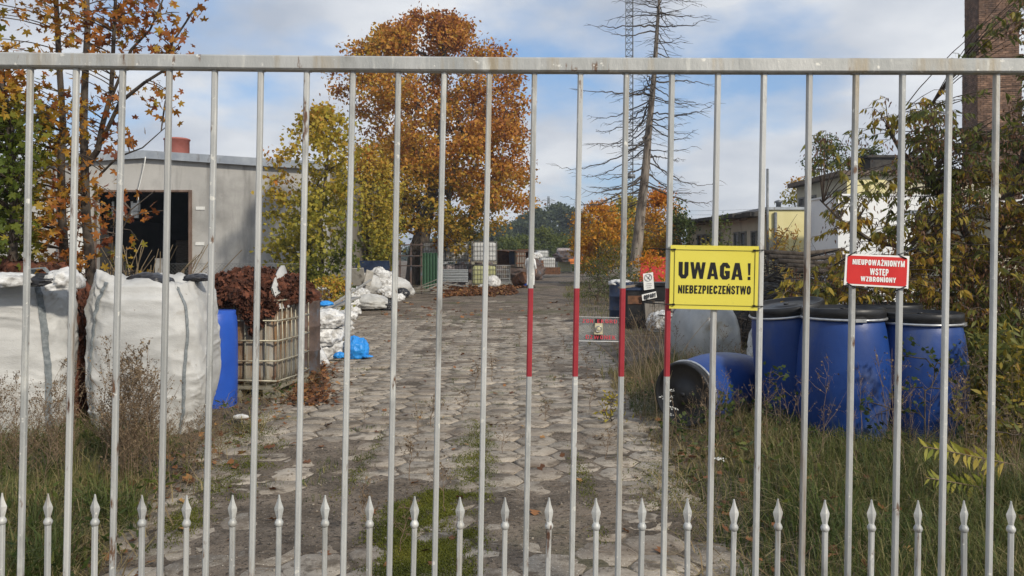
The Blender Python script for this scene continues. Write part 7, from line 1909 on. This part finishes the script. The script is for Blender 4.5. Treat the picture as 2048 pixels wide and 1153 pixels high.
    # lay most of them nearly flat
    z = np.stack([rng.normal(size=len(C)) * .35, rng.normal(size=len(C)) * .35, np.ones(len(C))], 1); z /= np.linalg.norm(z, axis=1, keepdims=True); x_ = np.cross(z, rng.normal(size=z.shape)); x_ /= np.linalg.norm(x_, axis=1, keepdims=True); R = np.stack([x_, np.cross(z, x_), z], 2)
    S = np.where(C[:, 1] > 20, rng.uniform(.09, .17, len(C)), rng.uniform(.035, .08, len(C)))
    V, Fc, T = scatter(C, R, S, STAR_V, STAR_F, np.clip(.45 + rng.normal(size=len(C)) * .25, 0, 1))
    o = link('fallen_leaves', np_mesh('fallen_leaves', V, [Fc], MT['litter'], tone=T)); tag(o, 'brown and orange fallen leaves on the yard and verges', 'fallen leaves', kind='stuff')
    # clods and gravel on the road
    n = 30000; y = 2.8 + 22 * rng.random(n) ** 1.7; x = rng.uniform(-4.5, 2.2, n); k = (x > xl(y)) & (x < xr(y)); x, y = x[k], y[k]; n = len(x)
    oc_v = [(.5, 0, 0), (0, .5, 0), (-.5, 0, 0), (0, -.5, 0), (.05, .05, .38), (0, 0, -.3)]; oc_f = [(0, 1, 4), (1, 2, 4), (2, 3, 4), (3, 0, 4), (1, 0, 5), (2, 1, 5), (3, 2, 5), (0, 3, 5)]
    V, Fc, T = scatter(np.stack([x, y, np.maximum(soil_z(x, y), 0) + .003], 1), rot_rand(n, rng), rng.choice([.004, .007, .011, .02], n, p=[.45, .33, .17, .05]) * rng.uniform(.7, 1.3, n), oc_v, oc_f, rng.random(n))
    o = link('gravel', np_mesh('gravel', V, [Fc], MT['paver'], tone=T)); tag(o, 'small stones and clods scattered on the paving', 'gravel', kind='stuff')
build_grass()

def weed(name, seed, h, label, cat='weed', branch=14, head=.012, heads=6, stemr=.0035, spread=.55, heavy=False, m='weedhead', group=None):
    rng = np.random.default_rng(seed); t = empty(name, (0, 0, 0), 0, label, cat, group)
    A, B, R0, R1, H = [], [], [], [], []
    n = 9; lean = rng.normal(size=2) * .10; prev = np.zeros(3); pts = [prev]
    for k in range(1, n + 1):
        f = k / n; p = np.array([lean[0] * h * f * f, lean[1] * h * f * f, h * f]) + rng.normal(size=3) * .006; A.append(prev); B.append(p); R0.append(stemr * (1 - .7 * (f - 1 / n))); R1.append(stemr * (1 - .7 * f)); prev = p; pts.append(p)
    for b in range(branch):
        f = rng.uniform(.22, .98); i = min(n - 1, int(f * n)); p = pts[i] + (pts[i + 1] - pts[i]) * (f * n - i); an = rng.uniform(0, 6.28); L = h * spread * (1.08 - f) * rng.uniform(.4, 1.0) + .03
        d = np.array([math.cos(an), math.sin(an), rng.uniform(.7, 1.5)]); d /= np.linalg.norm(d); m_ = p + d * L * .5 + rng.normal(size=3) * .01; e = m_ + (d + [0, 0, .25]) * L * .5
        A += [p, m_]; B += [m_, e]; R0 += [stemr * .5, stemr * .4]; R1 += [stemr * .4, stemr * .22]
        for q in range(heads):
            g = rng.uniform(.3, 1); x = (p + (m_ - p) * g * 2 if g < .5 else m_ + (e - m_) * (g * 2 - 1)) + rng.normal(size=3) * head * .7; H.append(x)
            if rng.random() < .4:
                s = x + rng.normal(size=3) * .025; A.append(x); B.append(s); R0.append(stemr * .25); R1.append(stemr * .15); H.append(s)
    V, Fq = frusta(A, B, np.array(R0), np.array(R1), 4); link('stem', np_mesh('stem', V, [Fq], MT['weedstem']), t)
    H = np.array(H); V, Fc, T = scatter(H, rot_rand(len(H), rng), rng.uniform(.6, 1.5, len(H)) * head, STAR_V, STAR_F, rng.random(len(H)))
    link('foliage', np_mesh('foliage', V, [Fc], MT[m], tone=T), t)
    return t

def plant_at(o, px_, D, rz=0.0, s=1.0, label=None):
    p = P(px_, 512, D); o.location = (p.x, p.y, gz(p.x, p.y) - .01); o.rotation_euler = (random.gauss(0, .06), random.gauss(0, .06), rz); o.scale = (s, s, s)
    if label: o['label'] = label
    return o

def build_weeds():
    rng = random.Random(8)
    GL = 'dry weeds before the white sacks'; LL = 'dry brown seeded weed standing before the white woven sacks'
    protos = [weed('dry_weed', 200 + k, 1.0, LL, branch=24, heads=9, head=.013, group=GL) for k in range(5)]
    spots = []
    for _ in range(32): spots.append((rng.gauss(235, 60), rng.uniform(5.2, 6.1), rng.uniform(.45, .98)))
    for _ in range(20): spots.append((rng.uniform(-40, 150), rng.uniform(5.0, 5.9), rng.uniform(.4, .80)))
    for _ in range(14): spots.append((rng.uniform(330, 440), rng.uniform(5.6, 6.3), rng.uniform(.25, .45)))
    for i, (a, d, s) in enumerate(spots):
        o = protos[i] if i < 5 else copy_tree(protos[i % 5]); plant_at(o, a, d, rng.uniform(0, 6.28), s)
    GR = 'dry weeds among the right grass'; LR = 'thin dry weed standing in the grass before the blue drums'
    protos = [weed('dry_weed', 300 + k, 1.0, LR, branch=11, heads=3, head=.014, spread=.5, group=GR) for k in range(4)]
    spots = [(rng.uniform(1560, 1960), rng.uniform(5.0, 6.3), rng.uniform(.4, .95)) for _ in range(26)] + [(rng.uniform(1380, 1560), rng.uniform(5.6, 6.9), rng.uniform(.35, .7)) for _ in range(22)] + [(rng.uniform(1960, 2060), rng.uniform(4.6, 6), rng.uniform(.4, .9)) for _ in range(10)]
    for i, (a, d, s) in enumerate(spots):
        o = protos[i] if i < 4 else copy_tree(protos[i % 4]); plant_at(o, a, d, rng.uniform(0, 6.28), s)
    GM = 'tangled weeds along the right road edge'; LM = 'tangled dry weed at the right edge of the road before the bins'
    protos = [weed('dry_weed', 400 + k, 1.0, LM, branch=18, heads=5, head=.016, spread=.6, group=GM) for k in range(4)]
    spots = [(rng.uniform(1235, 1345), rng.uniform(8, 15.5), rng.uniform(.4, .8)) for _ in range(34)] + [(rng.uniform(1340, 1540), rng.uniform(8.2, 12), rng.uniform(.4, .8)) for _ in range(22)]
    for i, (a, d, s) in enumerate(spots):
        o = protos[i] if i < 4 else copy_tree(protos[i % 4]); plant_at(o, a, d, rng.uniform(0, 6.28), s)
    # weeds on the paving
    GP = 'small weeds in the paving'; LP = 'small dark weed growing out of a paving joint'
    protos = [weed('small_weed', 500 + k, .30, LP, branch=9, heads=5, head=.013, spread=.7, group=GP) for k in range(4)]
    spots = [(880, 10.2, 1.0), (950, 9.5, 1.2), (985, 10.0, 1.1), (1100, 10.8, .9), (1180, 8.2, 1.2), (860, 7.4, 1.2), (838, 7.0, .9), (820, 5.6, 1.1), (1005, 6.4, .8), (1090, 7.6, .9), (1250, 7.9, 1.2), (1175, 10.4, 1.0), (925, 7.8, .9), (690, 9, .7), (1130, 12.5, 1), (1040, 13.5, 1), (730, 7.6, .7), (1210, 6.2, .9), (890, 4.9, 1.0), (735, 4.4, 1.1), (800, 4.25, .9)]
    for i, (a, d, s) in enumerate(spots):
        o = protos[i] if i < 4 else copy_tree(protos[i % 4]); plant_at(o, a, d, rng.uniform(0, 6.28), s)
    # dry stalks in front of the hall door
    t = empty('dry_grass_clump', (X_(270, 9.6), 9.6, 0), 0, 'tall clump of straw coloured dry grass behind the strapped sack', 'grass clump')
    r2 = np.random.default_rng(5); V_, q_, t_ = [], [], []
    A, B, W = [], [], []
    for k in range(90):
        p = np.array([X_(268, 9.6) + r2.normal() * .20, 9.6 + r2.normal() * .12, 0]); h = r2.uniform(1.2, 2.05); d = np.array([r2.normal() * .22 + .12, r2.normal() * .10, 0]); prev = p
        for s in range(1, 8):
            f = s / 7; x = p + np.array([0, 0, h * f]) * (1 - .12 * f) + d * h * f ** 2.0; A.append(prev); B.append(x); W.append((.0042 if f < .72 else .011) * (1 - .5 * f)); prev = x
    W = np.array(W); V, Fq = frusta(A, B, W, W * .85, 4); place(link('straw_blades', np_mesh('straw_blades', V, [Fq], MT['straw'], tone=r2.random(len(Fq))), t))
    tag(t.children[0], kind='stuff')
    # small yellow green plant before the door
    spray('elder_sapling', 245, 512, 9.4, .75, 2.15, 'lf_front', 'thin yellow leaved sapling with pale stems before the hall doorway', lambda h, C, r: .26 + r.normal(size=len(C)) * .10, n=26, per=4, size=.10, spread=.08, seed=91, zb=0, tv=MAPLE_V, tf=MAPLE_F, rb=.012)
    # yellowing goldenrod on the right
    for i, (x0, y0, x1, y1, sd) in enumerate(((2030, 930, 1845, 893, 1), (2030, 985, 1850, 955, 2))):
        t = empty('goldenrod', (0, 0, 0), 0, ('upper arching goldenrod stem with yellow leaves at the lower right', 'lower arching goldenrod stem with yellow leaves at the lower right')[i], 'plant')
        r2 = np.random.default_rng(60 + sd); D0, D1 = 4.9, 4.75; n = 17; pts = []
        for k in range(n + 1): f = k / n; q = P(x0 + (x1 - x0) * f, y0 + (y1 - y0) * (1 - (1 - f) ** 1.6) + 6 * math.sin(f * 3), D0 + (D1 - D0) * f); pts.append(q)
        foot = P(2075, 512, 5.0); foot.z = 0; m = MB(); m.tube([foot, foot.lerp(pts[0], .6) + Vector((0, 0, .05))] + pts, .0028, 6); place(m.build('stem', MT['weedstem'], t))
        C, Dr, S, T = [], [], [], []
        for k in range(2, n):
            for s in (-1, 1):
                f = k / n; d = (pts[k] - pts[k - 1]).normalized(); o = (d * r2.uniform(.5, 1.0) + Vector((0, s * .35 + r2.normal() * .25, s * .6 - .15 + r2.normal() * .2))).normalized(); C.append(pts[k]); Dr.append(o); S.append(r2.uniform(.10, .16) * (1.1 - .5 * f)); T.append(np.clip(.45 + .3 * i * -1 + .25 * r2.normal(), 0, 1))
        Dv = np.array([tuple(d) for d in Dr]); y = -Dv; x = np.cross(np.array([[.1, -1, .2]]) + r2.normal(size=y.shape) * .45, y); x /= np.linalg.norm(x, axis=1, keepdims=True); R = np.stack([x, y, np.cross(x, y)], 2)
        lv = np.array(LANCE_V) * np.array([.75, 1, 1.4])
        me = {}
        for j in range(len(C)):
            key = int(T[j] * 4.99)
            if key not in me: me[key] = np_mesh('leaf', lv, [np.array(LANCE_F)], MT['golden'], tone=np.full(len(LANCE_F), key / 4))
            o = link('leaf', me[key], t); o.matrix_basis = Matrix.Translation(C[j]) @ Matrix([list(R[j][q]) + [0] for q in range(3)] + [[0, 0, 0, 1]]) @ Matrix.Scale(S[j], 4)
        t.location = foot
        for c in t.children: c.location = Vector(c.location) - foot
    # white yarrow heads and grass fronds
    for i, (a, d, zt, lab) in enumerate(((1340, 6.3, 800, 'white flowering yarrow in front of the lying drum'), (1433, 5.4, 912, 'small white flowered weed at the edge of the grass'))):
        t = empty('white_yarrow', (X_(a, d), d, 0), 0, lab, 'plant'); r2 = np.random.default_rng(70 + i); A, B, H = [], [], []
        for k in range(7 if i == 0 else 3):
            top = P(a + r2.normal() * 9, zt + r2.uniform(-22, 30), d); f0 = Vector((X_(a, d) + r2.normal() * .02, d, 0)); mid = f0.lerp(top, .5) + Vector(r2.normal(size=3) * .02); A += [f0, mid]; B += [mid, top]
            for _ in range(16): H.append(np.array(top) + r2.normal(size=3) * np.array([.016, .016, .006]))
        V, Fq = frusta(A, B, .0018, .0015, 4); place(link('stem', np_mesh('stem', V, [Fq], MT['weedstem']), t))
        V, Fc, T = scatter(np.array(H), rot_rand(len(H), r2), np.full(len(H), .012), STAR_V, STAR_F, r2.random(len(H))); place(link('flower_heads', np_mesh('flower_heads', V, [Fc], MT['white_fl'], tone=T), t))
    spray('yellow_tuft', 1222, 512, 7.6, .26, .24, 'lf_yel', 'yellow green tuft at the right edge of the paving', lambda h, C, r: .62 + r.normal(size=len(C)) * .10, n=16, per=7, size=.05, spread=.04, seed=93, zb=0, rb=.004, tv=LANCE_V, tf=LANCE_F, cat='plant')
    spray('rose_stem', 1850, 512, 6.0, .8, .95, 'lf_green', 'green leafy bramble growing in front of the right hand drum', lambda h, C, r: .15 + r.normal(size=len(C)) * .12, n=24, per=6, size=.045, spread=.05, seed=94, zb=0, rb=.006, cat='plant', tv=STAR_V, tf=STAR_F)
    spray('rose_stem', 1560, 512, 6.3, .5, .8, 'lf_green', 'green leafy bramble growing in front of the leaning drum', lambda h, C, r: .25 + r.normal(size=len(C)) * .12, n=14, per=5, size=.04, spread=.05, seed=95, zb=0, rb=.005, cat='plant', tv=STAR_V, tf=STAR_F)
    spray('rose_stem', 1440, 512, 6.6, .8, .45, 'lf_green', 'low green bramble before the lying blue drum', lambda h, C, r: .35 + r.normal(size=len(C)) * .2, n=30, per=7, size=.04, spread=.05, seed=96, zb=0, rb=.005, cat='plant', tv=STAR_V, tf=STAR_F)
    # long straw stalks
    A, B = [], []
    t = empty('straw_stalks', (X_(1290, 8), 8, 0), 0, 'long pale bent stalks rising in front of the bins', 'grass clump'); r2 = np.random.default_rng(33)
    for k in range(26):
        p = np.array([X_(rng.uniform(1265, 1345), 8), 8 + r2.normal() * .4, 0]); h = r2.uniform(.5, 1.25); d = np.array([r2.normal() * .35 - .12, r2.normal() * .1, 0]); prev = p
        for s in range(1, 7): f = s / 6; x = p + np.array([0, 0, h * f]) * (1 - .1 * f) + d * h * f * f; A.append(prev); B.append(x); prev = x
    V, Fq = frusta(A, B, .0026, .0022, 4); place(tag(link('straw_blades', np_mesh('straw_blades', V, [Fq], MT['straw'], tone=r2.random(len(Fq))), t), kind='stuff'))
    # white scrap on the grass by the drum
    lump('paper_scrap', P(482, 838, 7.5), (.13, .09, .05), 'bag2', 'white paper scrap on the ground beside the blue drum', 'scrap', 98, sub=3)
build_weeds()

# dark undergrowth under the box elder at the right edge
def build_undergrowth():
    for i, (a, d, w, h, sd, lab) in enumerate(((1995, 6.9, .9, .85, 101, 'dark leafy bush right of the grey barrel'), (2060, 6.2, 1.1, 1.0, 102, 'dark leafy bush at the right edge of the frame'), (1925, 8.4, 1.2, 1.3, 103, 'bush with dull leaves behind the grey barrel'))):
        spray('dark_bush', a, 512, d, w, h, 'lf_elder', lab, lambda h_, C, r: .30 + .25 * fbm(C[:, 0] * 3, C[:, 1] * 3, C[:, 2] * 3, 3, 2) + r.normal(size=len(C)) * .10, n=90, per=16, size=.085, spread=.09, seed=sd, zb=0, rb=.02, cat='bush', tv=LANCE_V, tf=LANCE_F)
build_undergrowth()

# ---------------------------------------------------------------- air
def build_haze():
    m = bpy.data.materials.new('air'); m.use_nodes = True; nt = m.node_tree; nt.nodes.clear()
    o = nt.nodes.new('ShaderNodeOutputMaterial'); v = nt.nodes.new('ShaderNodeVolumePrincipled')
    v.inputs['Color'].default_value = (.80, .88, .97, 1); v.inputs['Density'].default_value = .0008; v.inputs['Anisotropy'].default_value = .3
    nt.links.new(v.outputs[0], o.inputs['Volume'])
    b = MB(); b.box((0, 600, 20), (1900, 1700, 43)); ob = b.build('haze', m); tag(ob, 'thin bluish air over the yard', 'haze', kind='stuff')
build_haze()
